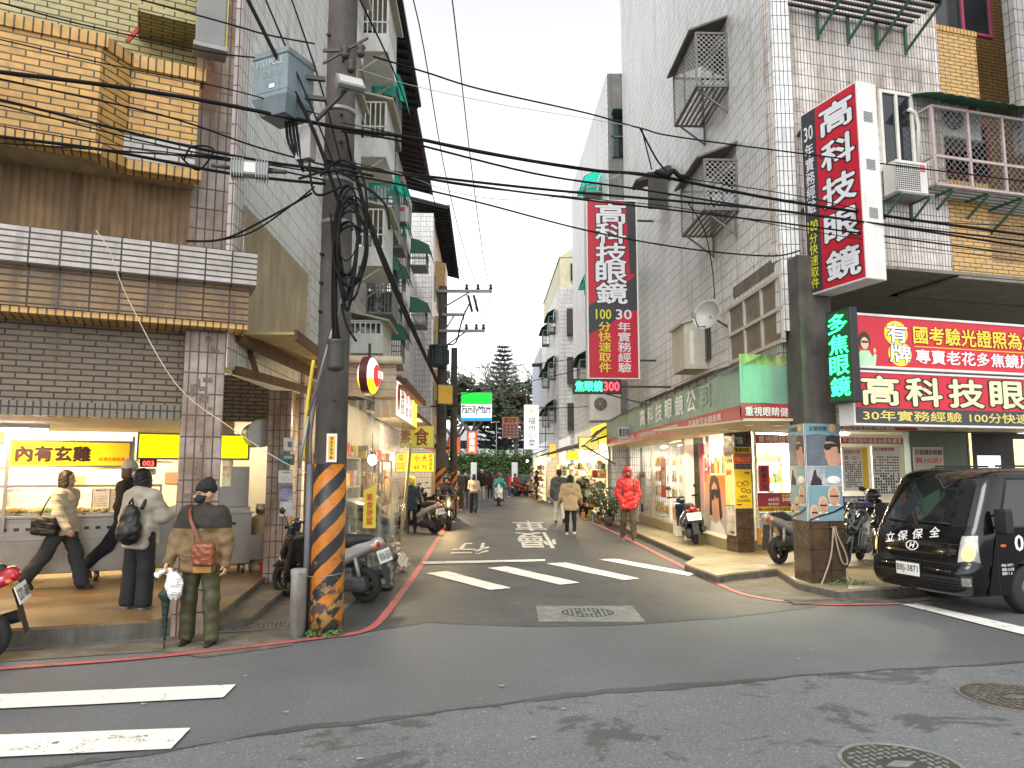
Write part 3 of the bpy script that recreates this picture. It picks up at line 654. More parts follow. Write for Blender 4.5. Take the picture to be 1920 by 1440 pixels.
INK=mat('dark brown ink',(.035,.006,.003),.5,nv=.3);REDI=mat('red ink',(.5,.012,.015),.5,nv=.05);BLK=mat('black ink',(.01,.01,.01),.5,nv=.05);WHI=mat('white ink',(.8,.8,.8),.5,nv=.05)
t,w,h=board('shop_sign','long backlit orange sign with four black characters over the food counter','sign',LF,(23,828),(241,872),3.3,glow('orange yellow acrylic',(1,.66,.004),(1,.27,.006),.55),texts=[('內有玄雞',.04,.66,.17,.82,INK,.075),('紐澳良脆酥雞',.735,.965,.18,.36,INK,.01)])
for x in(-.06,w+.03):mb=MB();mb.box(x,x+.04,.0,.05,-.9,h+.1);mb.build('post',STEEL,t)
YEL=glow('plain yellow acrylic',(1,.9,.0),(1,.9,.0),.5)
t,w,h=board('shop_sign','blank backlit yellow sign partly behind the tiled pillar','sign',LF,(262,814),(464,858),3.9,YEL)
a=LF.uz(272,812,3.95);t=thing('plastic_basin','red plastic basin with bags on top of the yellow sign','basin',on(LF,a[0],a[1]+.03,3.95))
RPL=mat('red plastic',(.5,.02,.012),.35,nv=.05)
mb=MB();mb.grid([[(x*.27*s,y*.2*s,z)for x,y in((-1,-1),(1,-1),(1,1),(-1,1))]for s,z in((.82,0),(1,.14),(1.06,.14),(1.06,.165),(1.0,.165),(.95,.14),(.78,.01))],smooth=False,closed=True);mb.quad((-.21,-.15,.01),(.21,-.15,.01),(.21,.15,.01),(-.21,.15,.01));mb.build('basin',RPL,t)
blob('bags',mat('pale plastic bag',(.45,.55,.6),.3),[ellp((-.13,0,.17),(.1,.1,.09)),ellp((.1,.02,.18),(.13,.12,.1)),ellp((0,-.02,.15),(.15,.1,.07))],.015,.02,t,wr=(.012,.08))
RLED=mat('lit red display',(1,.05,.03),.4,nv=0,em=4)
board('queue_display','small red number display reading 003 under the yellow sign','display',LF,(263,862),(293,875),3.85,BLK,BLACK,.05,.006,[('003',.15,.85,.15,.85,RLED,.0)])
PAP=mat('paper notice',(.7,.68,.64),.7,nv=.06)
def notice(fr,pa,pb,off,label,texts=(),facem=None,thick=.012):
 return board('notice',label,'notice',fr,pa,pb,off,facem or PAP,facem or PAP,thick,.001,texts)
def lines(n,z0,z1,mt=BLK):return[('一二三四五六七八九十'[i%5:i%5+5]*2,.12,.88-.2*(i%3==2),z0+(z1-z0)*i/n,z0+(z1-z0)*(i+.45)/n,mt,0)for i in range(n)]
notice(LF,(8,917),(40,952),3.38,'white printed notice at the left end of the counter glass',[('營業公告',.2,.8,.86,.93,BLK)]+lines(6,.1,.7))
notice(LF,(173,916),(204,953),3.38,'white printed notice on the counter glass right of the walking woman',[('營業公告',.2,.8,.86,.93,BLK)]+lines(5,.1,.7))
notice(LF,(206,916),(232,960),3.38,'narrow white menu sheet with a red foot on the counter glass',[('菜單',.3,.7,.9,.96,REDI)]+lines(9,.1,.85))
notice(LF,(262,878),(292,890),3.84,'small white card under the red number display',[('取餐號碼',.15,.85,.5,.8,BLK)])
a0,a1=LF.uz(432,960,3.3)[0],LF.uz(466,960,3.3)[0]
t=thing('steel_cabinet','stainless kitchen cabinet with vents right of the pillar','cabinet',on(LF,a0-.2,FL,3.5));w=a1-a0+.25
mb=MB();mb.box(0,w,0,.6,.12,1.0,.01);mb.box(.03,w-.03,-.012,0,.2,.55);mb.box(.03,w-.03,-.012,0,.58,.8);mb.build('cabinet',STEEL,t)
mb=MB();mb.box(.0,w,.3,.33,1.0,1.62);mb.build('splash_panel',STEEL,t)
mb=MB();[mb.box(.1+i*.12,.17+i*.12,-.012,0,.88,.93)for i in range(4)];mb.build('vent_slots',BLACK,t)
mb=MB();[mb.cyl((x,.1,0),(x,.1,.13),.022,n=8)for x in(.06,w-.06)];mb.build('leg',STEEL,t)
a=LF.uz(478,990,3.6)[0]
t=thing('gas_cylinder','tan gas cylinder with a steel valve beside the yellow wall','gas cylinder',on(LF,a+.12,FL,3.75))
mb=MB();mb.lathe([(.17,0),(.18,.04),(.18,.72),(.15,.82),(.06,.88),(.05,.9)],20);mb.build('body',mat('tan tin',(.5,.38,.22),.5,nv=.15,dirt=.4),t)
mb=MB();mb.lathe([(.1,.88),(.1,1.03)],12,smooth=True);mb.cyl((0,0,.88),(0,0,1.0),.03);mb.build('valve',STEEL,t)
t=thing('mop_basin','red basin with a purple cloth and mop handle at the foot of the pillar','basin',on(LF,a+.3,FL,3.35))
mb=MB();mb.grid([[(x*.24*s,y*.16*s,z)for x,y in((-1,-1),(1,-1),(1,1),(-1,1))]for s,z in((.85,.0),(1,.13),(.95,.13),(.8,.02))],smooth=False,closed=True);mb.build('basin',RPL,t)
blob('cloth',mat('purple cloth',(.06,.03,.16),.8),[ellp((.05,.02,.2),(.13,.1,.12)),ellp((.1,0,.33),(.07,.06,.1))],.015,.03,t,wr=(.01,.07))
mb=MB();mb.cyl((.16,0,.1),(.2,.05,.85),.012,n=8);mb.build('handle',RPL,t)
a=LF.uz(490,812,3.2);t=thing('exhaust_duct','round silver exhaust duct with a black mouth over the shop corner','duct',on(LF,a[0],a[1],3.2))
mb=MB()
for i in range(12):pass
mb.lathe([(.2,0),(.22,.0),(.215,.05)]+[(.19+.012*(i%2),.07+i*.04)for i in range(22)],24,axis='y');mb.build('flexible_duct',STEEL,t)
mb=MB();mb.lathe([(.195,.02),(0,.3)],24,axis='y');mb.build('mouth',BLACK,t)
pz=3.22
def on2(px,py,off=-.03):q=LF.uz(px,py,2.9);return q
for(p0,p1,lab,tx,fm)in[((525,852),(551,872),'green house number plate 15 on the second tiled pillar',[('15',.35,.75,.12,.5,BLK,.02),('莊敬路',.3,.9,.6,.88,WHI,.0)],mat('green enamel',(.02,.16,.14),.4)),((523,882),(548,905),'white notice below the house number plate',[('公告事項',.2,.8,.75,.9,BLK)]+lines(3,.1,.6),None),((523,906),(548,938),'blue and mauve poster on the second tiled pillar',[('活動海報',.1,.9,.7,.9,REDI)]+lines(3,.15,.5,WHI),mat('mauve blue poster',(.25,.26,.42),.6,nv=.5,ns=9)),((525,940),(549,968),'torn poster peeling off the second tiled pillar',lines(2,.1,.3,REDI),mat('torn poster paper',(.6,.58,.6),.7,nv=.25,ns=7))]:
 notice(LF,p0,p1,2.66,lab,tx,fm,.02)
q=LF.uz(541,835,2.7);t=thing('meter_box','small white meter box above the house number plate','meter box',on(LF,q[0],q[1]-.09,2.66));mb=MB();mb.box(-.08,.08,-.07,.02,0,.2,.01);mb.build('case',PLASW,t);mb=MB();mb.box(-.03,.03,-.075,-.07,.06,.14);mb.build('window',GLASSD,t)
notice(LS,(416,863),(430,912),-.012,'small chicken menu poster on the side of the corner pillar',[('炸雞',.15,.85,.6,.8,REDI,.02),('均一價',.15,.85,.35,.5,REDI)],mat('yellow white poster',(.7,.64,.4),.6,nv=.3,ns=5))
t=thing('metal_canopy','rusty steel canopy with yellowish sheet jutting from the corner to the utility pole','canopy',LS.at(.5,0,2.95))
mb=MB();mb.bar((-.25,-.04,.34),(2.9,-.62,.14),.09,.13);mb.bar((-.25,-.04,-.05),(2.4,-.5,-.07),.09,.09);mb.bar((.3,-.1,.0),(.3,0,.32),.06);mb.bar((2.3,-.5,-.1),(2.3,-.5,.18),.06);mb.build('frame',RUST,t)
mb=MB();mb.box(-.2,3.0,-.68,-.02,.38,.41);mb.build('sheet',mat('yellowish sheet',(.42,.33,.14),.6,nv=.25,dirt=.6),t)
mb=MB();mb.bar((-.2,-.69,.38),(3.0,-.69,.36),.04,.12);mb.build('edge',RUST,t)
# RIGHT CORNER BUILDING (optician)
T_DIRTY=tile('dirty white vertical tile',(.74,.68,.65),(.63,.58,.55),(.06,.045,.038),.062,.215,.0065,0,.85,(.19,.135,.08),thr=.40)
T_BROWN=tile('brown pillar tile',(.075,.048,.03),(.065,.042,.027),(.02,.014,.01),.3,.3,.006,0,.25,(.03,.022,.016),rough=.22)
T_GOLD=tile('yellow bay brick tile',(.60,.36,.12),(.54,.32,.10),(.07,.05,.03),.235,.07,.008,.5,.35,(.3,.17,.06))
T_GREY=tile('grey square tile',(.34,.33,.32),(.3,.29,.28),(.06,.055,.05),.12,.24,.008,0,.5,(.14,.12,.09))
T_BACK=tile('grey back brick tile',(.34,.33,.28),(.30,.29,.25),(.05,.045,.04),.235,.07,.008,.5,.4,(.14,.12,.08))
GRN=mat('green painted steel',(.05,.13,.09),.55,nv=.2,dirt=.4)
BR=thing('corner_building','white tiled corner building with dark window cages over the optician shop','building',RF.at(0))
def rf(mb,name,mats):return mb.build(name,mats,BR)
RSL=RF.m.inverted()@RS.m
def rs(mb,name,mats):return mb.build(name,mats,BR,RSL)
zq=5.06;UB=-13.0
wq=RF.uz(1746,300)[0]
mb=MB();mb.box(0,wq,0,.3,zq,23);rf(mb,'front_wall',T_DIRTY)
mb=MB();mb.box(.0,wq,-.006,.0,zq-.0,zq+.22);rf(mb,'front_foot_course',T_DIRTY)
mb=MB();mb.box(UB,-.3,.003,.3,3.2,23);mb.box(UB,UB+.3,.003,.3,-.1,3.2);mb.box(-.3,0,-.03,.28,3.9,23);rs(mb,'side_wall',T_WHITEB)
mb=MB();mb.box(-2.35,-.3,-.012,.003,4.95,5.16);rs(mb,'side_ledge',CONC)
mb=MB();mb.box(wq,wq+.3,.0,4,zq,23);rf(mb,'end_wall',T_DIRTY)
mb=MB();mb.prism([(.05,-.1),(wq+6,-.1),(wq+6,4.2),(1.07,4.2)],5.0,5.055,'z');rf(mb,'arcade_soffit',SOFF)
mb=MB();mb.box(1.12,9,3.9,4.1,2.6,5.0);rf(mb,'arcade_back_wall',T_BACK)
mb=MB();mb.box(0,3,.0,.2,23,23.6);rf(mb,'roof_parapet',T_DIRTY)
pl=G(1522,1112,0);PU=RF.m.inverted()@Vector((pl.x,pl.y,0))
PQ=lambda d:[(PU.x+d,PU.y+d),(PU.x+.6-d,PU.y+d),(PU.x+.73-d,PU.y+.55),(PU.x+.13+d,PU.y+.55)]
mb=MB();mb.prism(PQ(0),-.1,2.4,'z');rf(mb,'pillar',T_BROWN)
mb=MB();mb.prism(PQ(.02),2.4,zq-.06,'z');rf(mb,'dark_column',mat('sooty concrete',(.085,.075,.066),.85,nv=.4,ns=3,dirt=.5))
p2=RF.m.inverted()@G(1384,1036,FR);p2=Vector((p2.x,p2.y))
mb=MB();mb.box(p2.x,p2.x+.38,p2.y,p2.y+.4,0,3.0);rf(mb,'pillar',T_BROWN)
mb=MB();mb.box(p2.x+.38,9,p2.y+.35,p2.y+.5,-.05,.32);rf(mb,'shop_plinth',TERR2)
mb=MB();mb.box(p2.x+.3,9,p2.y+2.6,p2.y+2.75,.1,2.9);rf(mb,'shop_back_wall',INW)
mb=MB();mb.prism([(p2.y*.24+.25,p2.y+.5),(9,p2.y+.5),(9,p2.y+2.6),(p2.y*.24+.8,p2.y+2.6)],2.65,2.75,'z');rf(mb,'shop_ceiling',INW)
mb=MB();mb.prism([(.4,.62),(9,.62),(9,p2.y+.5),(p2.y*.24+.2,p2.y+.5)],2.62,2.70,'z');rf(mb,'arcade_ceiling',mat('arcade ceiling paint',(.5,.48,.42),.7))
BY=thing('apartment_building','yellow brick apartment building with projecting bays right of the optician','building',RF.at(wq+.3))
def ry(px,py,off):q=RF.uz(px,py,off);return q[0]-wq-.3,q[1]
def by(mb,name,mats):return mb.build(name,mats,BY)
mb=MB();mb.box(0,9,1.2,1.5,5.0,23);by(mb,'wall',T_GOLD)
def ybay(px0,px1,px2,pz0,pz1,off,name='bay'):
 a,b=ry(px0,pz1,off),ry(px1,pz1,off);c=ry(px2,pz1,1.2);z0=ry((px0+px1)/2,pz0,off)[1];z1=ry((px0+px1)/2,pz1,off)[1]
 mb=MB();mb.prism([(a[0]-.1,1.2),(a[0]-.1,off),(b[0],off),(b[0]+.35,off+.45),(b[0]+.35,1.2)],z0,z1,'z');by(mb,name,T_GOLD)
 for zz in(z1,z0-.1):mb=MB();mb.prism([(a[0]-.12,1.2),(a[0]-.12,off-.02),(b[0]+.01,off-.02),(b[0]+.37,off+.44),(b[0]+.37,1.2)],zz,zz+.1,'z');by(mb,'bay_cap',T_YELV)
ybay(1745,1768+60,1900,185,62,.1);ybay(1748,1790+60,1900,500,350,.1)
a=ry(1752,50,.3);b=ry(1862,50,.3)
PINK=mat('pink painted frame',(.32,.055,.10),.5,nv=.1)
window(BY,a[0],b[0],a[1],a[1]+1.6,.3,PINK);window(BY,a[0],b[0]+.4,ry(1800,330,.9)[1],ry(1800,330,.9)[1]+1.1,.9,PINK)
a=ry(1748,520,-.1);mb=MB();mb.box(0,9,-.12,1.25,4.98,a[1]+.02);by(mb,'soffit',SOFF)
a=ry(1895,0,-.3)[0];mb=MB();mb.box(a,a+6,-.35,-.12,7.2,23);by(mb,'grey_wing',T_GREY)
mb=MB();mb.box(0,9,-.02,.1,5.02,5.3);by(mb,'lower_band',T_GOLD)
MESHW=mat('grey cage steel',(.4,.4,.37),.5,metal=.4,nv=.15)
def mesh_panel(mb,A,B,Cc,D,step=.11,w=.006):
 """diamond mesh across the quad A(bl) B(br) C(tr) D(tl)"""
 A,B,Cc,D=map(Vector,(A,B,Cc,D));Wd,Hh=(B-A).length,(D-A).length
 P=lambda u,v:A.lerp(B,u/Wd).lerp(D.lerp(Cc,u/Wd),v/Hh)
 k=-Hh
 while k<Wd:
  for s in(0,1):
   u0,v0,u1,v1=k,0,k+Hh,Hh
   if u0<0:v0,u0=-u0,0
   if u1>Wd:v1,u1=v1-(u1-Wd),Wd
   if s:u0,u1=Wd-u0,Wd-u1
   if v1-v0>.01:mb.bar(P(u0,v0),P(u1,v1),w)
  k+=step
def aircon(t_m,label,w=.8,h=.56,d=.28,grill='round',group='outdoor air conditioner units'):
 t=thing('air_conditioner',label,'air conditioner',t_m,group)
 mb=MB();mb.box(-w/2,w/2,-d/2,d/2,.04,h,.015);mb.build('case',PLASW,t)
 mb=MB();cx=-w*.16
 if grill=='round':
  mb.lathe([(.21,-d/2-.004),(.21,-d/2-.012),(.0,-d/2-.006)],24,(cx,0,h*.52),'y');mb.build('fan_opening',DARKST,t);mb=MB()
  for r in(.03,.075,.12,.165,.21):mb.tube([(cx+r*math.cos(i*.3142),-d/2-.016,h*.52+r*math.sin(i*.3142))for i in range(21)],.005,5)
  for i in range(6):mb.bar((cx,-d/2-.016,h*.52),(cx+.21*math.cos(i*1.047),-d/2-.016,h*.52+.21*math.sin(i*1.047)),.006)
 else:
  mb.box(cx-.24,cx+.24,-d/2-.004,-d/2,.08,h-.05);mb.build('fan_opening',DARKST,t);mb=MB()
  for i in range(13):mb.box(cx-.24,cx+.24,-d/2-.01,-d/2-.004,.09+i*(h-.15)/12,.1+i*(h-.15)/12)
  for i in range(13):mb.box(cx-.24+i*.04,cx-.235+i*.04,-d/2-.009,-d/2-.004,.08,h-.05)
 mb.build('grille',PLASW,t)
 mb=MB();mb.box(w*.22,w*.42,-d/2-.003,-d/2,h-.17,h-.05);mb.build('sticker',mat('sticker red',(.5,.08,.1),.5),t)
 mb=MB();mb.box(-w/2,w/2,-d/2-.04,d/2+.1,0,.035);mb.build('tray',GALV,t);return t
def bracket(t,w,d,h,mt=None):
 for s in(-1,1):
  mb=MB();mb.bar((s*w,-d,0),(s*w,d,0),.035);mb.bar((s*w,d,0),(s*w,d,-h),.035);mb.bar((s*w,-d,-.02),(s*w,d,-h),.03);mb.build('bracket',mt or GRN,t)
a,b=ry(1755,345,-.35),ry(2010,345,-.35);c=ry(1755,200,-.35)
t=thing('window_cage','pinkish steel window cage under a green awning on the yellow building','window cage',RF.at(wq+.3+a[0],-.35,a[1]));w,h=b[0]-a[0],c[1]-a[1]
fm=mat('faded pink steel',(.42,.33,.31),.55,nv=.15,dirt=.3)
mb=MB()
for z in(0,h*.36,h):mb.bar((0,0,z),(w,0,z),.045);mb.bar((0,0,z),(0,.75,z),.04)
for x in(0,w*.25,w*.5,w*.75,w):mb.bar((x,0,0),(x,0,h),.045)
mb.bar((0,.75,0),(0,.75,h),.04);mb.build('frame',fm,t)
mb=MB();mesh_panel(mb,(0,-.01,0),(w,-.01,0),(w,-.01,h),(0,-.01,h),.12);mb.build('mesh',GALV,t)
mb=MB();[mb.box(0,w,y,y+.05,-.04,0)for y in np.arange(0,.75,.12)];mb.build('floor_grating',GALV,t)
for s in(.12,.37,.62):mb=MB();mb.bar((w*s,0,-.04),(w*s,.75,-.04),.04);mb.bar((w*s,0,-.06),(w*s,.72,-.5),.035);mb.bar((w*s,.72,-.04),(w*s,.72,-.5),.035);mb.build('bracket',GRN,t)
GAW=mat('green corrugated awning',(.045,.17,.11),.5,nv=.2,dirt=.4)
mb=MB();mb.grid([[(-.1+(w+.3)*i/60,-.25+.25*j,h+.1+.14*j-.03*j*j*.5+.012*math.sin(i*1.57))for i in range(61)]for j in range(5)]);mb.build('awning',GAW,t)
q=ry(1793,268,.2);aircon(RF.at(wq+.3+q[0],.25,q[1]),'outdoor unit with a round fan inside the cage on the yellow building',.95,.72,.3)
q=RF.uz(1700,372,-.22);t=aircon(RF.at(q[0],-.22,q[1]),'outdoor unit with a square grille just right of the big red projecting sign',.62,.58,.3,'sq');bracket(t,.28,.2,.3)
a,b=RF.uz(1655,320,-.02),RF.uz(1708,178,-.02);window(BR,a[0],b[0],a[1],b[1],-.05,mat('white window frame',(.66,.64,.58),.4),GLASSD)
mb=MB();pts=[RF.uz(x,y,-.06)for x,y in((1703,205),(1716,212),(1722,235),(1722,310))];mb.tube([(p[0],-.06,p[1])for p in pts],.035,8);tag(mb.build('refrigerant_pipe',PLASW,None,RF.m),'white wrapped pipe bending down to the square outdoor unit','pipe')
a,b=RF.uz(1535,0,-.8),RF.uz(1765,0,-.8);t=thing('window_cage','dark steel cage underside with green brackets at the top edge over the big sign','window cage',RF.at(a[0],-.8,a[1]+.42));w=b[0]-a[0]
mb=MB();[mb.box(0,w,y,y+.06,-.03,0)for y in np.arange(0,.8,.14)];mb.build('floor_grating',DARKST,t)
mb=MB();mb.bar((0,0,0),(w,0,0),.06);mb.bar((0,0,1.2),(w,0,1.2),.05);[mb.bar((w*i/3,0,0),(w*i/3,0,1.2),.04)for i in range(4)];mb.build('frame',DARKST,t)
for s in(.25,.5,.75,1):mb=MB();mb.bar((w*s,.0,-.04),(w*s,.78,-.45),.035);mb.bar((w*s,.77,0),(w*s,.77,-.5),.04);mb.build('bracket',GRN,t)
# window cages on the street side
CAGE=mat('dark aluminium cage',(.17,.16,.15),.5,metal=.5,nv=.2);LATT=mat('cage lattice',(.5,.5,.47),.5,metal=.4,nv=.1)
def cage(px_near,px_far,ztop,zbot,label,prot=.62):
 u1,u0=RS.uz(px_near,200)[0],RS.uz(px_far,200)[0]
 t=thing('window_cage',label,'window cage',RS.at(u0,0,zbot),'dark window cages on the white tiled wall');w,h,p=u1-u0,ztop-zbot,-prot
 mb=MB()
 for z in(0,h):
  mb.bar((0,p,z),(w,p,z),.04);mb.bar((0,p,z),(0,0,z),.04);mb.bar((w,p,z),(w,0,z),.04)
 for x in(0,w*.5,w):mb.bar((x,p,0),(x,p,h),.035)
 mb.bar((0,-.02,0),(0,-.02,h),.04);mb.bar((w,-.02,0),(w,-.02,h),.04);mb.build('frame',CAGE,t)
 mb=MB();mesh_panel(mb,(0,p,0),(w,p,0),(w,p,h),(0,p,h),.1,.008);mesh_panel(mb,(w,p,0),(w,0,0),(w,0,h),(w,p,h),.1,.008);mesh_panel(mb,(0,p,0),(0,0,0),(0,0,h),(0,p,h),.1,.008);mb.build('mesh',LATT,t)
 mb=MB();[mb.box(0,w,p+y,p+y+.04,-.03,.0)for y in np.arange(0,prot,.1)];mb.build('floor_grating',CAGE,t)
 mb=MB();mb.prism([(p-.12,h+.02),(0,h+.32),(0,h+.36),(p-.14,h+.05)],-.06,w+.06,'x');mb.build('hood',mat('dark hood sheet',(.12,.115,.105),.6,nv=.25),t)
 for x in(.1,w-.1):mb=MB();mb.bar((x,p+.05,-.03),(x,-.02,-.45),.03);mb.bar((x,-.02,0),(x,-.02,-.48),.03);mb.build('bracket',CAGE,t)
 f=MB();f.box(.08,w-.08,-.03,-.012,.1,h-.05);f.build('window',GLASSD,t)
 mb=MB();mb.box(.04,.1,-.05,-.01,.05,h);mb.box(w-.1,w-.04,-.05,-.01,.05,h);mb.box(w/2-.03,w/2+.03,-.05,-.01,.05,h);mb.build('window_frame',GALV,t);return t
cage(1368,1318,RS.uz(1368,45,-.0)[1]-.1,RS.uz(1368,160)[1],'upper dark window cage with a lattice on the white tiled side wall')
cage(1378,1328,RS.uz(1378,300)[1]-.05,RS.uz(1378,400)[1],'lower dark window cage with a lattice, above the satellite dish')
a,b=RS.uz(1373,655),RS.uz(1470,520);z0,z1=RS.uz(1420,650)[1]-.1,RS.uz(1420,560)[1]+.12
t=thing('grid_window','large greyish window with six panes low on the white tiled side wall','window',RS.at(a[0],0,z0));w,h=b[0]-a[0]-.05,z1-z0
mb=MB()
for i in range(4):mb.box(w*i/3-.03,w*i/3+.03,-.06,.0,0,h)
for z in(0,h*.5,h):mb.box(-.03,w+.03,-.065,-.0,z-.03,z+.03)
mb.build('frame',mat('grey window frame',(.42,.4,.36),.5),t);mb=MB();mb.box(0,w,-.025,-.012,0,h);mb.build('pane',mat('dusty brown glass',(.15,.125,.085),.3,nv=.3,ns=2),t)
u,z=RS.uz(1325,650)
t=thing('barred_window','small barred window below the satellite dish','window',RS.at(u,0,z-.3));mb=MB();mb.box(-.3,.3,-.02,-.005,0,.7);mb.build('pane',GLASSD,t)
mb=MB();[mb.bar((-.3+i*.1,-.05,0),(-.3+i*.1,-.05,.7),.015)for i in range(7)];mb.bar((-.3,-.05,0),(.3,-.05,0),.03);mb.bar((-.3,-.05,.7),(.3,-.05,.7),.03);mb.build('bars',DARKST,t)
u,z=RS.uz(1300,690,-.35)
t=thing('equipment_box','beige metal box with a sloping lid on the white wall beside the dish','equipment box',RS.at(u-.6,0,z));mb=MB();mb.prism([(-.5,0),(0,0),(0,1.12),(-.5,.95)],-.5,.5,'x');mb.build('case',BEIGE,t)
mb=MB();mb.prism([(-.55,.94),(0,1.13),(0,1.16),(-.56,.97)],-.54,.54,'x');mb.build('lid',BEIGE,t);mb=MB();mb.box(.5,.508,-.38,-.3,.1,.8);mb.build('conduit',PLASW,t)
u,z=RS.uz(1322,588,-.45);t=thing('satellite_dish','pale grey satellite dish on the white tiled side wall','satellite dish',RS.at(u,-.45,z))
mb=MB()
mb.lathe([(r,.12-.9*r*r)for r in(0,.06,.12,.18,.24,.29,.3)]+[(.3,.045),(.0,.13)],28,axis='y');d_=mb.build('dish',mat('dish grey',(.38,.38,.36),.5,nv=.1),t)
d_.rotation_euler=(R(-12),0,R(42))
mb=MB();mb.tube([(0,.1,-.05),(-.05,.25,-.12),(-.05,.45,-.25)],.025,8);mb.tube([(0,.0,-.25),(.2,-.2,-.3),(.3,-.3,-.12)],.013,6);mb.box(.26,.33,-.34,-.27,-.14,-.06);mb.build('arm',GALV,t)
u,z=RS.uz(1210,345,-.6);t=thing('vent_hood','black vent hood and hanging flap where the cables meet the white wall','vent hood',RS.at(u,0,z))
mb=MB();mb.prism([(-.9,.0),(-.1,.38),(0,.38),(0,.2),(-.85,-.06)],-.3,.3,'x');mb.box(.25,.3,-.6,-.1,-.75,.2);mb.build('hood',DARKST,t);mb=MB();mb.bar((0,-.8,-.1),(0,0,-.3),.03);mb.build('bracket',DARKST,t)
# optician signs
CRIM=mat('crimson sign vinyl',(.46,.010,.030),.4,nv=.12,ns=1.2,dirt=.12);CHAR=mat('charcoal sign vinyl',(.035,.035,.04),.45,nv=.05);SILV=mat('silver lettering',(.66,.66,.70),.4,nv=.04);LIME=mat('lime yellow lettering',(.62,.62,.03),.4,nv=.04)
FRAMEW=mat('white sign case',(.70,.68,.66),.45,nv=.08,dirt=.25)
pA=Vector((4.53,11.15));pB=Vector((4.905,10.12));SBF=Frame(pA,(pB-pA))
L=(pB-pA).length;zb0,zb1=4.42,7.26
t=thing('projecting_sign','big red and charcoal vertical sign projecting from the corner beside the square outdoor unit','sign',SBF.at(0,0,zb0));h=zb1-zb0
mb=MB();mb.box(-.03,L+.03,.004,.36,-.03,h+.03,.01);mb.build('case',FRAMEW,t)
mb=MB();mb.m=0;mb.quad((0,0,0),(L,0,0),(L,0,h),(0,0,h));mb.m=1
mb.quad((0,-.002,0),(L*.27,-.002,0),(L*.27,-.002,h),(0,-.002,h));mb.quad((L*.27,-.002,0),(L,-.002,0),(L,-.002,.12*h),(L*.62,-.002,.2*h),(L*.27,-.002,.12*h))if 0 else None;mb.build('face',[CRIM,CHAR],t)
for i,ch in enumerate('高科技眼鏡'):text(t,ch,L*.36,L*.93,h*(.815-i*.196),h*(.965-i*.196),SILV,-.006,.035,outline=BLK)
text(t,vert('30年實務經驗'.replace('30','')),L*.05,L*.22,h*.43,h*.82,SILV,-.006,.012,sp=1.0);text(t,'30',L*.05,L*.22,h*.84,h*.92,SILV,-.006,.02)
text(t,'100',L*.04,L*.23,h*.33,h*.39,LIME,-.006,.02);text(t,vert('分快速取件'),L*.06,L*.21,h*.02,h*.32,LIME,-.006,.012)
for kk in(.3,.55,.8):mb=MB();[mb.box(L+.031,L+.036,.1,.26,h*k,h*k+.012)for k in[kk+i*.008 for i in range(7)]];mb.build('louvre',GALV,t)
mb=MB()
for z in(.15*h,.5*h,.95*h):mb.bar((-.05,.08,z),(-.5,.3,z),.04);mb.bar((-.05,.3,z),(-.5,.3,z),.04)
mb.bar((-.5,.3,.15*h),(-.5,.3,.95*h),.04);mb.bar((-.28,.3,.15*h),(-.28,.3,.95*h),.03);mb.build('bracket_frame',RUST,t)
p0,p1=atY(1105,708,20),atY(1192,376,20);SAF=Frame((p0.x,p0.y),(1,.06))
t=thing('projecting_sign','tall red vertical sign of white characters hanging over the far end of the optician front','sign',SAF.at(0,0,p0.z));w,h=p1.x-p0.x,p1.z-p0.z
mb=MB();mb.box(-.04,w+.05,.004,.3,-.04,h+.04,.01);mb.build('case',FRAMEW,t)
mb=MB();mb.quad((0,0,0),(w,0,0),(w,0,h),(0,0,h));mb.m=1;mb.quad((0,-.003,.40*h),(w*.5,-.003,.47*h),(w,-.003,.58*h),(w,-.003,.38*h),(w*.7,-.003,.36*h),(w*.45,-.003,.30*h),(0,-.003,.24*h));mb.quad((w*.86,-.0035,.58*h),(w,-.0035,.58*h),(w,-.0035,h),(w*.8,-.0035,h));mb.build('face',[CRIM,CHAR],t)
for i,ch in enumerate('高科技眼鏡'):text(t,ch,w*.17,w*.79,h*(.87-i*.114),h*(.985-i*.114),SILV,-.006,.03,outline=BLK)
text(t,'100',w*.15,w*.46,h*.325,h*.38,LIME,-.006,.015);text(t,vert('分快速取件'),w*.2,w*.45,h*.03,h*.31,LIME,-.006,.012)
text(t,'30',w*.56,w*.88,h*.325,h*.38,SILV,-.006,.015);text(t,vert('年實務經驗'),w*.59,w*.86,h*.03,h*.31,SILV,-.006,.012)
for z in(.5,h-.5):mb=MB();mb.bar((w,.15,z),(2.3,.15,z),.05);mb.build('bracket',DARKST,t)
GLED=mat('lit green diodes',(.03,1,.22),.4,nv=0,em=2.2);RLED2=mat('lit red diodes',(1,.04,.06),.4,nv=0,em=2)
def ledmat(name,col,st):
 m,n,b=nodes(name);uv=N(n,'ShaderNodeUVMap').outputs[0];v=N(n,'ShaderNodeTexVoronoi',{'Vector':uv,'Scale':55,'Randomness':0}).outputs[0]
 b.inputs['Base Color'].default_value=(.01,.01,.01,1);b.inputs['Emission Color'].default_value=c4(col);n.links.new(ramp(n,v,.55,.3,0,st),b.inputs['Emission Strength']);return m
GHALO=ledmat('faint green diodes',(.02,1,.2),.05);RHALO=ledmat('faint red diodes',(1,.03,.03),.05)
a,b=atY(1075,738,18.5),atY(1166,710,18.5);LFf=Frame((a.x,a.y),(1,.05))
t=thing('led_sign','black running LED sign with green and red characters under the tall red sign','LED sign',LFf.at(0,0,a.z));w,h=b.x-a.x,b.z-a.z
mb=MB();mb.box(0,w,0,.15,0,h,.01);mb.build('case',BLACK,t)
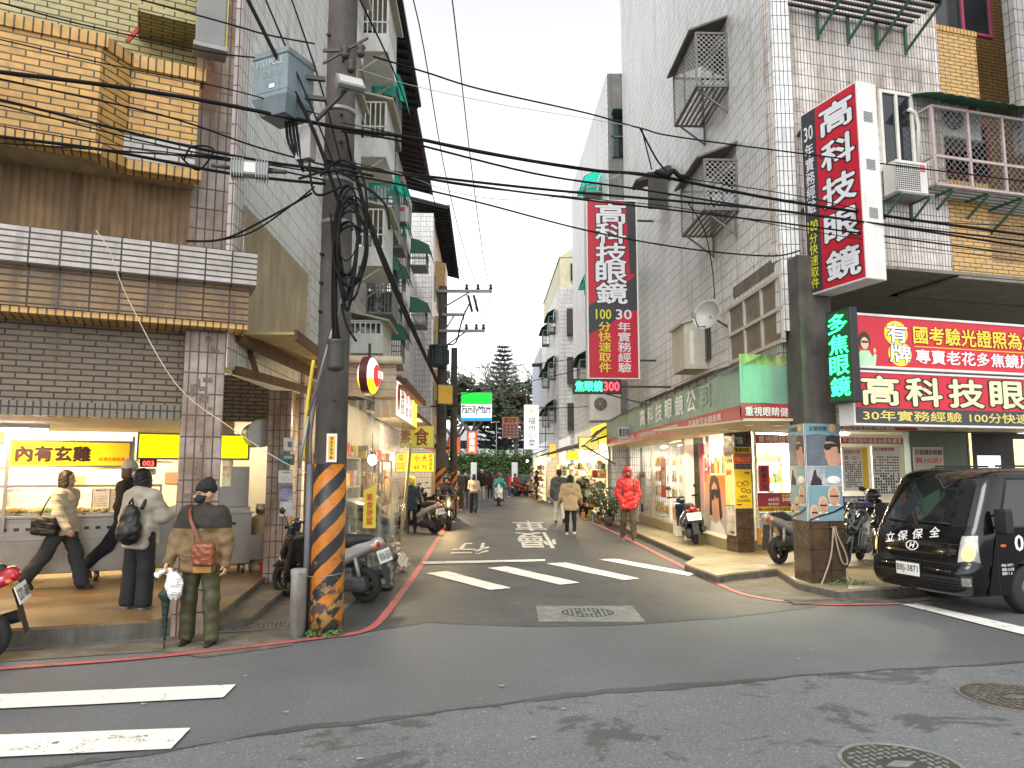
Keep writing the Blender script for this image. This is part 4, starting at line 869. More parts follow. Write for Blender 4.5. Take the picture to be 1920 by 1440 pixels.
mb=MB();mb.quad((.03,-.003,.03),(w*.58,-.003,.03),(w*.58,-.003,h-.03),(.03,-.003,h-.03));mb.m=1;mb.quad((w*.58,-.003,.03),(w-.03,-.003,.03),(w-.03,-.003,h-.03),(w*.58,-.003,h-.03));mb.build('diode_panel',[GHALO,RHALO],t)
text(t,'焦眼鏡',w*.04,w*.6,h*.16,h*.84,GLED,-.008,.02);text(t,'300',w*.63,w*.95,h*.2,h*.8,RLED2,-.008,.02)
mb=MB();mb.bar((w,.08,h*.5),(w+1.7,.08,h*.5),.05);mb.bar((w*.7,.08,0),(w+1.6,.08,-.5),.03);mb.build('bracket',DARKST,t)
pA=Vector((4.57,10.68));pB=Vector((4.70,10.28));VF=Frame(pA,pB-pA);L=(pB-pA).length+.02;za,zz_=2.72,4.0
t=thing('led_sign','black vertical LED sign with green characters on the corner pillar','LED sign',VF.at(0,0,za));h=zz_-za
mb=MB();mb.box(-.02,L+.02,.003,.14,-.03,h+.03,.01);mb.build('case',BLACK,t);mb=MB();mb.quad((0,0,0),(L,0,0),(L,0,h),(0,0,h));mb.build('diode_panel',GHALO,t)
for i,ch in enumerate('多焦眼鏡'):text(t,ch,L*.08,L*.92,h*(.76-i*.235),h*(.97-i*.235),GLED,-.006,.025)
l=bpy.data.lights.new('sign_light','AREA');l.shape='RECTANGLE';l.size=L;l.size_y=h;l.energy=9;l.color=(.05,1,.25);o=bpy.data.objects.new('sign_light',l);C.objects.link(o);o.parent=t;o.location=(L/2,-.03,h/2);o.rotation_euler=(R(-90),0,0)
SGF=Frame((4.76,10.5),(3.3,1))
BOX2=mat('sign red backlit',(.50,.012,.028),.4,nv=.08,ns=.9,em=.07);YLET=mat('sign yellow lettering',(.85,.52,.03),.4,nv=0,em=.12);WLET=mat('sign white lettering',(.82,.78,.76),.4,nv=0,em=.12);CRL=mat('cream lettering',(.62,.60,.36),.4,nv=.04,em=.12)
GOLDL=mat('gold lettering',(.62,.5,.12),.4,nv=.04,em=.12);CHARL=mat('charcoal lit vinyl',(.04,.042,.045),.45,nv=.05,em=.1)
t,w,h=board('shop_sign','red backlit sign with a cartoon optician and yellow and white characters','sign',SGF,(1597,590),(2230,684),0,BOX2,FRAMEW,.25,.035)
k=w/(2230-1597);X=lambda px:(px-1597)*k*(1+(px-1597)*0.00006)*.985
mb=MB();mb.ell((X(1668),-.003,h*.68),(h*.29,.002,h*.25),24,12);mb.ell((X(1673),-.003,h*.27),(h*.29,.002,h*.25),24,12);mb.build('emblem_disc',mat('sign yellow disc',(.85,.62,.02),.4,nv=0,em=.3),t)
DKB=mat('outline brown',(.1,.01,.01),.5)
text(t,'有',X(1653),X(1686),h*.5,h*.86,WLET,-.01,.03,outline=BLK);text(t,'牌',X(1656),X(1690),h*.1,h*.45,WLET,-.01,.03,outline=BLK)
text(t,'國考驗光證照為您服務把關',X(1697),X(1697)+(X(1915)-X(1697))*12/8,h*.50,h*.86,YLET,-.008,.025,outline=DKB)
text(t,'專賣老花多焦鏡片',X(1699),X(1903),h*.1,h*.38,WLET,-.008,.02)
mb=MB();mb.box(X(1698),X(1900),-.006,-.003,h*.43,h*.445);mb.build('underline',YLET,t)
mb=MB();mb.ell((X(1921),-.005,h*.3),(.11,.002,.12),20,10);mb.build('seal',CRIM,t);text(t,'20',X(1912),X(1930),h*.24,h*.36,YLET,-.012,.02)
SK=mat('printed skin',(.72,.48,.33),.5,nv=0);HAIRP=mat('printed hair',(.05,.02,.01),.5);PGR=mat('printed green',(.45,.7,.45),.5)
x=X(1615);mb=MB();mb.ell((x,-.004,h*.5),(.105,.002,.13),20,10);mb.build('printed_hair',HAIRP,t);mb=MB();mb.ell((x,-.007,h*.44),(.07,.002,.09),18,10);mb.ell((x+.17,-.007,h*.3),(.025,.002,.04),10,6);mb.build('printed_face',SK,t)
mb=MB();mb.prism([(x-.17,.0),(x-.15,h*.2),(x-.07,h*.3),(x+.07,h*.3),(x+.13,h*.18),(x+.16,h*.25),(x+.2,h*.22),(x+.17,.0)],-.006,-.004);mb.build('printed_coat',PGR,t);mb=MB();mb.box(x-.055,x+.055,-.0095,-.0085,h*.45,h*.49);mb.build('printed_glasses',BLK,t)
t,w,h=board('shop_sign','red and charcoal sign with large cream characters above the optician arcade','sign',SGF,(1599,697),(2230,793),-.03,BOX2,FRAMEW,.28,.03)
mb=MB();mb.quad((0,-.003,0),(w,-.003,0),(w,-.003,h*.31),(0,-.003,h*.31));mb.build('lower_band',CHARL,t)
k=w/(2230-1599);X=lambda px:(px-1599)*k*(1+(px-1599)*0.00006)*.985
for i,ch in enumerate('高科技眼鏡公司'):a=1612+i*73.5;text(t,ch,X(a),X(a+60),h*.37,h*.93,CRL,-.008,.035,outline=BLK)
text(t,'30年實務經驗',X(1612),X(1778),h*.06,h*.26,GOLDL,-.006,.015);text(t,'100分快速取件',X(1792),X(1792)+(X(1920)-X(1792))*1.22,h*.06,h*.26,GOLDL,-.006,.015)
# street awning fascia (faded green with red foot)
FAD=mat('faded green vinyl',(.23,.33,.27),.45,nv=.25,ns=1.2,dirt=.35);REDF=mat('faded red vinyl',(.42,.05,.06),.45,nv=.12,ns=2,dirt=.3)
yf=Vector((3.5,11.4));AF=Frame(yf,-SD);AL=12.7
t=thing('awning_fascia','long faded green awning fascia with a red foot along the optician shop','awning',AF.at(-AL,0,2.52))
mb=MB();n_=11
mb.grid([[(AL*i/n_,.0+(.05 if i%2 else 0)*(z>0),z)for i in range(n_+1)]for z in(.22,.5,.80)],smooth=False);fa=mb.build('fascia',FAD,t)
mb=MB();mb.grid([[(AL*i/n_,y,z)for i in range(n_+1)]for y,z in((.0,0),(-.012,.1),(-.004,.222))]);mb.build('red_foot',REDF,t)
mb=MB();mb.grid([[(AL*i/n_,y,z)for i in range(n_+1)]for y,z in((.0,.8),(.55,1.1))],smooth=False);mb.build('roof_sheet',mat('mossy roof sheet',(.11,.10,.07),.8,nv=.4,ns=4),t)
mb=MB();mb.box(-.05,AL,.02,1.0,-.02,.02);mb.build('soffit',mat('cream soffit',(.55,.47,.3),.6,nv=.1),t)
for i,ch in enumerate('高科技眼鏡公司'):xx=5.3+i*.88;text(t,ch,xx,xx+.6,.33,.73,WHI if i<6 else mat('ghost lettering',(.26,.36,.28),.5),-.012,.02)
text(t,'不滿意隨時退貨',5.0,7.0,.05,.17,PAP,-.02,.01);text(t,'30年實務經驗',7.3,9.0,.05,.17,PAP,-.02,.01);text(t,'專售近視老花鏡',2.2,4.5,.05,.17,PAP,-.02,.01);text(t,'不滿意可全額退費',9.8,11.8,.05,.17,PAP,-.02,.01)
L2=1.22;FF=Frame(yf,(3.6,1))
t=thing('awning_fascia','short green awning fascia with white characters on its red foot at the corner','awning',FF.at(0,-.004,2.52))
mb=MB();mb.grid([[(x,-.03*math.sin(x*5)*(z<.7),z)for x in np.linspace(0,L2,14)]for z in(.26,.5,.8,.86)]);mb.build('fascia',mat('mint vinyl',(.22,.42,.3),.45,nv=.12,ns=1.5,dirt=.2),t)
mb=MB();mb.grid([[(x,y-.015*math.sin(x*7),z+.02*math.sin(x*4)*(z>.1))for x in np.linspace(0,L2,14)]for y,z in((0,0),(-.02,.12),(-.005,.255))]);mb.build('red_foot',REDF,t)
mb=MB();mb.grid([[(x,y,z)for x in(0,L2)]for y,z in((0,.86),(.0,1.02),(.45,1.1))],smooth=False);mb.build('mossy_top',mat('mossy green sheet',(.3,.4,.13),.7,nv=.5,ns=6,dirt=.8),t)
text(t,'重視眼睛健康',.05,L2-.26,.06,.2,WHI,-.045,.012)
mb=MB();mb.box(0,L2+.5,.03,3.0,-.03,.0);mb.build('soffit',MATS['cream soffit'],t)
for(yy,lab)in((14.5,'rusty steel frame lying on the awning roof, nearest the corner'),(18,'rusty steel frame on the awning roof below the tall red sign')):
 t=thing('roof_frame',lab,'steel frame',AF.at(-(yy-11.4),.15,3.5));mb=MB()
 for y in(0,.35,.7):mb.bar((-1.4,y,.3*y),(1.4,y,.3*y),.035)
 for x in np.linspace(-1.4,1.4,6):mb.bar((x,0,0),(x,.7,.21),.03);mb.bar((x,.0,0),(x,.0,-.25),.03)
 mb.build('frame',DARKST,t)
for i in range(7):
 Y=12.2+i*1.25;x=yf.x+SD.x/SD.y*(Y-yf.y)+.42
 t=thing('downlight','small lit downlight under the optician awning','lamp',(x,Y,2.495),'downlights under the awning');mb=MB();mb.lathe([(.085,.0),(.085,-.012),(.065,-.014),(.06,.0)],16);mb.build('rim',PLASW,t);mb=MB();mb.lathe([(.06,-.006),(0,-.008)],14);mb.build('lamp',LAMPWARM,t)
 l=bpy.data.lights.new('lamp_light','SPOT');l.energy=45;l.spot_size=R(130);l.color=(1,.84,.5);l.shadow_soft_size=.06;o=bpy.data.objects.new('lamp_light',l);C.objects.link(o);o.parent=t;o.location=(0,0,-.03)
for q,(u,v)in enumerate(((.8,.6),(1.0,2.2))):
 t=thing('downlight',['small lit downlight on the corner soffit behind the short green awning','small lit downlight on the corner soffit near the red banner'][q],'lamp',RF.at(u-.6,v,2.485),'downlights under the awning');mb=MB();mb.lathe([(.085,.0),(.085,-.012),(.065,-.014),(.06,.0)],16);mb.build('rim',PLASW,t);mb=MB();mb.lathe([(.06,-.006),(0,-.008)],14);mb.build('lamp',LAMPWARM,t)
 l=bpy.data.lights.new('lamp_light','SPOT');l.energy=40;l.spot_size=R(130);l.color=(1,.86,.55);l.shadow_soft_size=.06;o=bpy.data.objects.new('lamp_light',l);C.objects.link(o);o.parent=t;o.location=(0,0,-.03)
for i,(u,lab)in enumerate(((1.2,'fluorescent tube lamp in the optician window left of the poster pillar'),(2.6,'fluorescent tube lamp in the optician window right of the poster pillar'),(4.2,'fluorescent tube lamp in the optician window behind the black truck'))):
 tube_lamp(RF,u,p2.y+.9,2.6,1.1,lab,70,(1,.96,.86),'tube lamps of the optician')
 # utility pole at the left corner
def hazard():
 m,n,b=nodes('black and orange pole wrap');tc=N(n,'ShaderNodeTexCoord').outputs['Object'];sp=N(n,'ShaderNodeSeparateXYZ',{0:tc}).outputs
 at=N(n,'ShaderNodeMath',{0:sp[1],1:sp[0]},operation='ARCTAN2').outputs[0]
 nz=N(n,'ShaderNodeTexNoise',{'Vector':tc,'Scale':7,'Detail':8,'Roughness':.7}).outputs[0]
 k=N(n,'ShaderNodeMath',{0:N(n,'ShaderNodeMath',{0:sp[2],1:2.95},operation='MULTIPLY').outputs[0],1:N(n,'ShaderNodeMath',{0:at,1:.5},operation='MULTIPLY').outputs[0]},operation='SUBTRACT').outputs[0]
 k=N(n,'ShaderNodeMath',{0:k,1:ramp(n,nz,0,1,-.05,.05)},operation='ADD').outputs[0]
 f=N(n,'ShaderNodeMath',{0:k},operation='FRACT').outputs[0];f=N(n,'ShaderNodeMath',{0:f,1:.5},operation='GREATER_THAN').outputs[0]
 lowz=ramp(n,sp[2],.95,.15);wr=N(n,'ShaderNodeMath',{0:nz,1:N(n,'ShaderNodeMath',{0:lowz,1:.17},operation='MULTIPLY').outputs[0]},operation='ADD').outputs[0]
 col=mixc(n,f,(.014,.015,.018,1),mixc(n,ramp(n,nz,.35,.6),(.50,.165,.008,1),(.36,.11,.008,1)))
 col=mixc(n,ramp(n,wr,.62,.68),col,mixc(n,f,(.30,.17,.05,1),(.045,.04,.035,1)))
 n.links.new(col,b.inputs['Base Color']);n.links.new(ramp(n,nz,.3,.7,.3,.6),b.inputs['Roughness']);n.links.new(N(n,'ShaderNodeBump',{'Height':nz,'Strength':.4,'Distance':.01}).outputs[0],b.inputs['Normal']);return m
POLE=mat('grey brown pole concrete',(.088,.075,.067),.85,nv=.35,ns=3,bump=.5,dirt=.6)
pb=G(611,1186)
t=thing('utility_pole','thick concrete utility pole with an orange and black wrap at the left corner','utility pole',(pb.x,pb.y,0))
mb=MB();mb.lathe([(.178,-.2),(.174,4),(.168,8),(.16,11.5)],28);mb.build('pole',POLE,t)
mb=MB();mb.lathe([(.186,0),(.182,.25),(.181,1.0),(.178,1.82)],40);mb.build('hazard_wrap',hazard(),t)
mb=MB()
for z in(4.55,5.05,5.9):mb.lathe([(.172,z),(.182,z),(.182,z+.05),(.172,z+.05)],20);
mb.build('clamp_band',GALV,t)
mb=MB()
for z in np.arange(2.2,7,.33):a=1.2*(int(z*10)%3);mb.cyl((.16*math.cos(a),-.16*abs(math.sin(a))-.02,z),(.19*math.cos(a),-.19*abs(math.sin(a))-.03,z),.018,n=8)
mb.build('step_hole_plug',BLACK,t)
def ptag(px,py,w,h,body,facem,inkm,lab):
 p=G(611,1186);z=HC+(882-py)/1400*(p.y-.2)
 x=(px-960)/1400*(p.y-.2);tt=thing('pole_plate',lab,'plate',(x,p.y-.186,z));mb=MB();n=7
 mb.grid([[(-w/2+w*i/n,.22*((-w/2+w*i/n)**2)/.08,zz)for i in range(n+1)]for zz in(-h/2,h/2)]);mb.build('plate',PAP,tt)
 mb=MB();mb.grid([[(w*.62*(-.5+i/n),-.003+.22*((w*.62*(-.5+i/n))**2)/.08,zz)for i in range(n+1)]for zz in(-h*.42,h*.42)]);mb.build('colour_panel',facem,tt)
 text(tt,vert(body),-w*.14,w*.14,-h*.38,h*.38,inkm,-.008,.02)
ptag(622,840,.115,.31,'42I076',mat('plate yellow',(.7,.42,.03),.5,nv=.05),BLK,'small yellow and white number plate 42I076 on the pole')
WEED=PLANT
def weeds(name,lab,c,n,r,h,seed):
 random.seed(seed);mb=MB()
 for i in range(n):
  a,q=random.random()*6.28,r*random.random()**.5;x,y,z=q*math.cos(a),q*math.sin(a)*.6,random.random()*h*(1-.6*q/r);s=random.uniform(.012,.03)
  d=Vector((random.uniform(-1,1),random.uniform(-1,1),random.uniform(-.2,1))).normalized()*s;e=d.orthogonal().normalized()*s*.6;p=Vector((x,y,z));mb.add([p-d,p+e,p+d,p-e],[(0,1,2,3)])
 return tag(mb.build(name,WEED,None,Matrix.Translation(Vector(c))),lab,'weeds')
weeds('weed_tuft','small green weeds at the foot of the utility pole',(pb.x,pb.y-.17,.01),260,.22,.07,1)
weeds('weed_tuft','green weeds at the foot of the poster pillar',(G(1585,1112).x,G(1585,1112).y,.02),900,.42,.22,2)
weeds('weed_tuft','weeds in the broken kerb near the parked blue scooter',(G(1325,1062).x,G(1325,1062).y,.05),200,.3,.1,3)
BLUEG=mat('blue grey enamel',(.17,.215,.235),.5,nv=.12,ns=5,dirt=.4)
c=atY(530,190,7.62)
t=thing('control_box','blue grey steel control box with faded white letters hung on the utility pole','control box',c,rz=R(-24));t.scale=(.86,.86,.9)
mb=MB();mb.box(-.27,.27,-.24,.26,.0,.50,.012);mb.box(-.285,.285,-.255,.275,.44,.52,.01);mb.build('cabinet',BLUEG,t)
mb=MB();mb.grid([[(x*s,y*s2,z)for x,y in((-.27,-.24),(.27,-.24),(.27,.26),(-.27,.26))]for s,s2,z in((1.03,1.03,.0),(1.03,1.03,-.05),(.72,.7,-.24))],smooth=False,closed=True);mb.quad((-.19,-.17,-.24),(.19,-.17,-.24),(.19,.18,-.24),(-.19,.18,-.24));mb.build('lower_hopper',BLUEG,t)
FAINT=mat('faded white lettering',(.46,.5,.5),.6,nv=.3,ns=30);text(t,'FTU POLE',-.21,.2,.33,.41,FAINT,-.246,.005);text(t,'高壓開關\n控制箱',-.12,.2,.08,.28,mat('faint grey lettering',(.26,.32,.33),.6),-.246,0)
mb=MB();mb.box(0,.08,-.247,-.243,.05,.1);mb.build('label_plate',PAP,t)
mb=MB();mb.bar((.25,.1,.3),(.45,.25,.3),.05);mb.bar((.25,.1,.05),(.45,.25,.05),.05);mb.build('bracket',DARKST,t)
mb=MB();[mb.tube(spl([(.02+i*.05,.05,-.22),(.05+i*.05,.08,-.5),(.2+i*.02,.12,-.75-i*.04)],4),.018,6)for i in range(4)];mb.build('cable_tail',RUBB,t)
c=atY(657,155,7.5);t=thing('floodlight','square LED floodlight on a short arm right of the utility pole','floodlight',c,rz=R(28))
mb=MB();mb.T=Matrix.Rotation(R(-38),4,'X');mb.box(-.15,.15,-.03,.03,-.1,.1,.01);mb.build('housing',GALV,t);mb=MB();mb.T=Matrix.Rotation(R(-38),4,'X');[mb.box(-.15+i*.024,-.145+i*.024,.03,.06,-.1,.1)for i in range(13)];mb.build('cooling_fins',GALV,t)
mb=MB();mb.T=Matrix.Rotation(R(-38),4,'X');mb.box(-.125,.125,-.034,-.03,-.08,.08);mb.build('lens',mat('frosted lens',(.45,.44,.4),.3,nv=.05),t)
mb=MB();mb.bar((-.02,.02,-.05),(-.28,.28,-.36),.035);mb.build('arm',DARKST,t)
c=atY(468,318,7.2);t=thing('cable_amplifier','ribbed silver cable amplifier hanging on the wires left of the pole','cable amplifier',c,rz=R(14));mb=MB();mb.box(-.18,.18,-.06,.06,-.075,.075,.012);mb.build('housing',GALV,t)
mb=MB();[mb.box(-.17+i*.026,-.163+i*.026,-.075,.075,-.1,.09)for i in range(14)if not 4<i<9];mb.build('cooling_fins',GALV,t);mb=MB();mb.box(-.05,.06,-.066,-.06,-.05,.05);mb.build('label_plate',PLASW,t)
mb=MB();[mb.cyl((s*.18,0,.0),(s*.36,0,.01),.022,n=8)for s in(-1,1)];mb.build('connector',DARKST,t)
c=atY(572,272,7.65);t=thing('junction_box','weathered narrow grey box strapped to the left side of the pole','junction box',c,rz=R(-20));mb=MB();mb.prism([(-.09,-.17),(.1,-.17),(.1,.19),(-.03,.19)],-.05,.06);mb.build('case',mat('weathered grey box',(.3,.28,.27),.7,nv=.25),t)
c=atY(630,668,7.68);t=thing('cable_closure','dark ribbed cable closure strapped low on the utility pole','cable closure',c);mb=MB();mb.lathe([(.0,-.16),(.07,-.15)]+[(.085+.007*(i%2),-.13+i*.02)for i in range(13)]+[(.1,.14),(.1,.17),(0,.17)],18);mb.build('closure',mat('dark closure',(.04,.038,.035),.6),t);mb=MB();[mb.tube(spl([(-.03+i*.03,0,.17),(-.05+i*.02,-.01,.5),(-.06+.02*i,-.02,1.1)],4),.014,6)for i in range(3)];mb.build('cable_tail',RUBB,t)
mb=MB();mb.tube([(.26,-.06,1.7),(.265,-.06,0)],.03,10)if 0 else None
c=G(571,1186);mb=MB();mb.tube([(c.x,c.y,0),(c.x+.01,c.y,1.82)],.038,10);mb.tube(spl([(c.x+.01,c.y,1.8),(c.x-.0,c.y+.02,2.2),(c.x+.08,c.y+.05,3.0)],4),.018,6);tag(mb.build('conduit_pipe',mat('grey conduit',(.11,.12,.13),.5,nv=.15),None),'grey conduit pipe standing beside the pole','pipe')
c=atY(571,780,8.1);mb=MB();mb.tube(spl([(c.x+.08,c.y,2.95),(c.x+.03,c.y,2.5),(c.x,c.y-.02,1.85)],5),.02,8);tag(mb.build('yellow_pipe',mat('yellow pipe',(.55,.42,.03),.5)),'yellow plastic pipe behind the utility pole','pipe')
c=G(557,1192);t=thing('bollard','short grey concrete bollard left of the utility pole','bollard',c);mb=MB();mb.lathe([(.085,-.1),(.083,.62),(.088,.64),(.088,.69),(.07,.7),(0,.69)],20);mb.build('post',mat('worn bollard concrete',(.27,.255,.23),.85,nv=.3,dirt=.8),t)
mb=MB();mb.tube([(.02,-.09,.66),(.2,-.12,.62),(.42,-.22,.66),(.5,-.2,.68)],.004,5);mb.build('wire',GALV,t)
# cables
def cable(pts,r,lab,mt=None,group=None,name='cable',n=6):
 P=[]
 q=spl([(p[0],p[1],p[2])for p in pts],6)
 for x,y,Y in q:P.append(atY(x,y,Y))
 mb=MB();mb.tube(P,r,n);return tag(mb.build(name,mt or RUBB),lab,'cable',group)
A_='cables spanning the crossing'
cable([(-200,110,6.3),(0,135,6.6),(200,160,6.9),(400,192,7.3),(640,240,7.75),(770,258,8),(900,285,8.4),(1100,318,9),(1230,330,9.4),(1480,378,9.9),(1920,440,11),(2200,470,12)],.021,'thickest black cable across the whole picture, passing the pole under the blue grey box',group=A_)
cable([(640,246,7.7),(760,266,8),(1000,325,8.7),(1200,355,9.3),(1480,398,9.8),(1920,452,10.8),(2200,480,11.5)],.013,'black cable just below the thickest one right of the pole',group=A_)
cable([(-150,115,6.3),(0,148,6.6),(300,215,7.1),(480,275,7.5),(610,310,7.75)],.010,'thin black cable under the thickest cable at the left edge',group=A_)
cable([(-150,160,6.3),(0,187,6.6),(300,262,7.1),(470,298,7.5),(610,318,7.75)],.014,'black cable crossing the white brick patch toward the pole',group=A_)
cable([(-150,168,6.25),(0,197,6.5),(300,272,7.05),(480,305,7.45),(610,325,7.7)],.008,'thin wire under the cable that crosses the white brick patch',group=A_)
cable([(-150,235,6.2),(0,256,6.5),(200,282,6.9),(430,325,7.4),(610,345,7.7)],.016,'black cable along the lower edge of the golden balcony',group=A_)
cable([(0,268,6.45),(250,285,6.9),(420,300,7.4),(610,338,7.7)],.009,'thin cable crossing the golden balcony foot to the pole',group=A_)
cable([(610,300,7.8),(700,318,8),(1000,353,8.7),(1280,378,9.3),(1520,402,9.9),(1920,462,11)],.016,'upper of the two black cables at mid height between pole and dark hood',group=A_)
cable([(610,306,7.8),(780,332,8.1),(1000,363,8.7),(1280,396,9.3),(1520,425,9.9),(1920,478,11)],.012,'lower of the two black cables at mid height between pole and dark hood',group=A_)
cable([(640,325,7.8),(780,352,8.2),(900,380,8.6),(1100,432,9.4),(1280,465,10),(1440,480,10.4),(1500,470,10.8)],.011,'black cable sagging lowest across the street to the corner column',group=A_)
cable([(700,106,7.6),(800,136,8),(900,167,8.3),(1100,212,9),(1200,240,9.4),(1320,264,9.8),(1920,340,11)],.011,'topmost black cable from the pole insulator across the street',group=A_)
cable([(672,130,7.6),(780,162,8),(940,196,8.5),(1100,222,9),(1200,239,9.4)],.004,'thin pale wire below the topmost cable',mat('pale wire',(.3,.36,.4),.5),A_)
cable([(720,318,7.9),(770,332,8.1),(850,360,8.4),(960,375,8.8),(1060,365,9.1),(1180,320,9.4)],.004,'thin pale wire sagging in a curve over the street',MATS['pale wire'],A_)
cable([(1200,240,9.4),(1232,300,9.42),(1254,325,9.4)],.012,'short stay wire dropping from the topmost cable to the splice',group=A_)
cable([(1203,240,9.4),(1222,318,9.42)],.009,'thin stay wire dropping beside the short stay wire',group=A_)
cable([(1228,322,9.4),(1250,328,9.4),(1262,320,9.4),(1275,331,9.42),(1290,330,9.45)],.035,'knotted black cable splice by the white wall',group=A_)
cable([(-100,-20,6.3),(0,5,6.6),(150,45,6.9),(380,95,7.2),(478,108,7.4)],.009,'thin cable from the top left corner to the control box',group=A_)
cable([(230,-10,6.9),(430,45,7.2),(500,65,7.4),(590,82,7.7)],.009,'thin cable with a splice, near the hanging grey sign box',group=A_)
cable([(455,-20,7.2),(520,110,7.4),(590,250,7.55),(640,395,7.7)],.022,'thick black cable slanting down past the control box',group=A_)
cable([(490,-20,7.3),(545,110,7.45),(600,240,7.55),(640,350,7.7)],.010,'thinner cable slanting down beside the thick one past the control box',group=A_)
cable([(540,-20,7.5),(575,80,7.6),(610,190,7.7),(645,330,7.75)],.010,'cable slanting down along the pole from the top',group=A_)
cable([(350,452,7.6),(420,448,7.6),(500,410,7.7),(585,362,7.8)],.012,'black cable running from the cornice end up to the pole',group=A_)
cable([(400,452,7.7),(470,436,7.7),(540,390,7.7),(590,350,7.8)],.009,'second cable from the cornice end, below the first',group=A_)
cable([(345,300,7.2),(360,275,7.2),(400,280,7.25),(375,318,7.3),(350,305,7.3),(345,290,7.3),(420,296,7.4)],.010,'looped cable end beside the silver amplifier',group=A_)
cable([(180,432,7.2),(205,470,7.2),(240,560,7.3),(330,720,7.4),(430,800,7.5),(520,860,7.6),(575,886,7.8)],.005,'thin pale rope hanging from the cornice to the conduit',mat('pale rope',(.5,.46,.38),.8))
cable([(-60,225,6.4),(150,262,6.9),(350,290,7.3),(600,318,7.7)],.006,'thin black wire between the two cables over the golden balcony',group=A_)
cable([(-60,60,6.3),(200,120,6.9),(420,165,7.3),(600,215,7.7)],.007,'thin black wire above the thickest cable at the left edge',group=A_)
cable([(640,300,7.8),(850,345,8.3),(1100,372,9),(1290,392,9.4),(1560,440,10),(1920,490,11)],.006,'thin black wire under the pair of cables at mid height',group=A_)
cable([(640,230,7.8),(800,262,8.2),(1000,300,8.7),(1240,335,9.3)],.006,'thin black wire just over the thickest cable right of the pole',group=A_)
cable([(1290,335,9.45),(1500,368,9.9),(1700,410,10.4),(1920,425,11)],.007,'thin black wire over the thickest cable before the big red sign',group=A_)
cable([(1290,380,9.45),(1320,430,9.7),(1335,500,10),(1340,560,10.3)],.008,'black wire dropping down the white tiled wall to the dish',group=A_)
cable([(640,365,7.8),(700,440,9),(735,520,12),(800,640,20)],.006,'stray thin wire beside the telecom bundle',group=A_)
mb=MB();[mb.tube([atY(x0,y0,Y0),atY(x1,y1,Y1)],.016,8)for(x0,y0,Y0,x1,y1,Y1)in((640,560,7.7,578,780,7.8),(578,780,7.8,560,880,7.8))];tag(mb.build('guy_rod',GALV),'pale slanting guard rod against the utility pole','rod')
HV='high voltage wires along the street'
for a,b_,lab in((((700,-160,9),(775,0,11.5),(830,300,17),(868,460,23),(895,536,26)),.012,'left of the two overhead wires that start at the top edge over the street'),(((825,-160,9),(848,0,11.5),(880,280,17),(903,460,23),(916,536,26)),.012,'right of the two overhead wires that start at the top edge over the street'),(((660,-30,8),(745,150,11),(805,345,17),(840,460,23),(876,536,26)),.012,'overhead wire leaving the pole top and passing the two dark eaves')):
 cable(list(a),b_,lab,group=HV)
TB='bundle of telecom wires down the left side'
for i in range(9):
 f=i/8;cable([(648+14*f,250+70*f,8),(690+10*f,400+50*f,10.5),(745+8*f,540+40*f,15),(800+4*f,668+20*f,21.5),(829,728+14*f,26)],.011+.005*(i%3==0),'black telecom wire in the bundle slanting down to the second pole',group=TB)
random.seed(8);co=atY(655,470,7.62)
for k in range(11):
 rx,rz=random.uniform(.09,.19),random.uniform(.28,.62);ox,oz=random.uniform(-.05,.05),random.uniform(-.1,.2);pts=[]
 for i in range(25):a=i/24*6.283;pts.append((co.x+ox+rx*math.sin(a)*(1+.25*math.cos(a)),co.y-.02*k/3+.03*math.sin(a*2+k),co.z+oz+rz*math.cos(a)))
 mb=MB();mb.tube(pts,random.uniform(.008,.016),6,False);tag(mb.build('cable_coil',RUBB),'loop of spare black cable hung on the utility pole','cable coil','loops of spare cable on the pole')
for k,(pts,lab)in enumerate(((((600,330),(640,300),(680,330),(690,420)),'short black cable arching over the coil'),(((560,335),(620,320),(660,335),(720,380),(730,430)),'cable arching from the pole clamp to the right of the coil'),(((580,300),(585,350),(600,366),(640,350)),'cable looping round the left side of the pole'),(((640,570),(650,610),(668,640)),'cable tail hanging under the coil'),(((560,310),(600,322),(640,318),(700,330)),'cable tied across the pole clamp'),(((620,400),(628,520),(630,640)),'cable running from the coil down to the ribbed closure'))):
 cable([(x,y,7.6)for x,y in pts],.014,lab,group='short cables on the pole')
t=thing('insulator_bracket','line bracket with dark insulators right of the pole near the floodlight','bracket',atY(640,95,7.7));mb=MB();mb.bar((-.2,.0,-.15),(.3,-.05,.12),.022);mb.bar((-.2,0,.0),(.1,0,0),.03);mb.build('arm',DARKST,t)
for dx,dz in((.05,-.02),(.22,.0),(.12,-.18)):mb=MB();mb.lathe([(.0,-.09),(.03,-.09),(.05,-.05),(.03,-.02),(.055,.02),(.03,.05),(0,.06)],12,(dx,-.03,dz));mb.build('insulator',DARKST,t)
# second pole down the street
P2=atY(829,700,26);P2.z=0
t=thing('utility_pole','slim utility pole with crossarms and a drum transformer further down the street','utility pole',P2)
mb=MB();mb.lathe([(.2,-.2),(.17,4),(.15,8.25)],18);mb.build('pole',POLE,t)
mb=MB();mb.lathe([(.206,.1),(.2,1.85)],24);mb.build('hazard_wrap',MATS.get('hz')or hazard(),t)
for z,x0,x1 in((8.05,-.15,1.75),(6.62,-.1,1.5),(7.2,0,.75)):
 mb=MB();mb.bar((x0,-.14,z),(x1,-.14,z),.1);mb.bar((.1,-.14,z-.55),(x1*.55,-.14,z-.03),.05);mb.build('crossarm',GALV,t)
 for x in((.85,1.25,1.7)if z>7.5 else(.85,1.2,1.45)if z<7 else()):mb=MB();mb.lathe([(0,0),(.05,.0),(.07,.06),(.04,.1),(.06,.15),(.03,.2),(0,.2)],10,(x,-.14,z+.05));mb.build('insulator',DARKST,t)
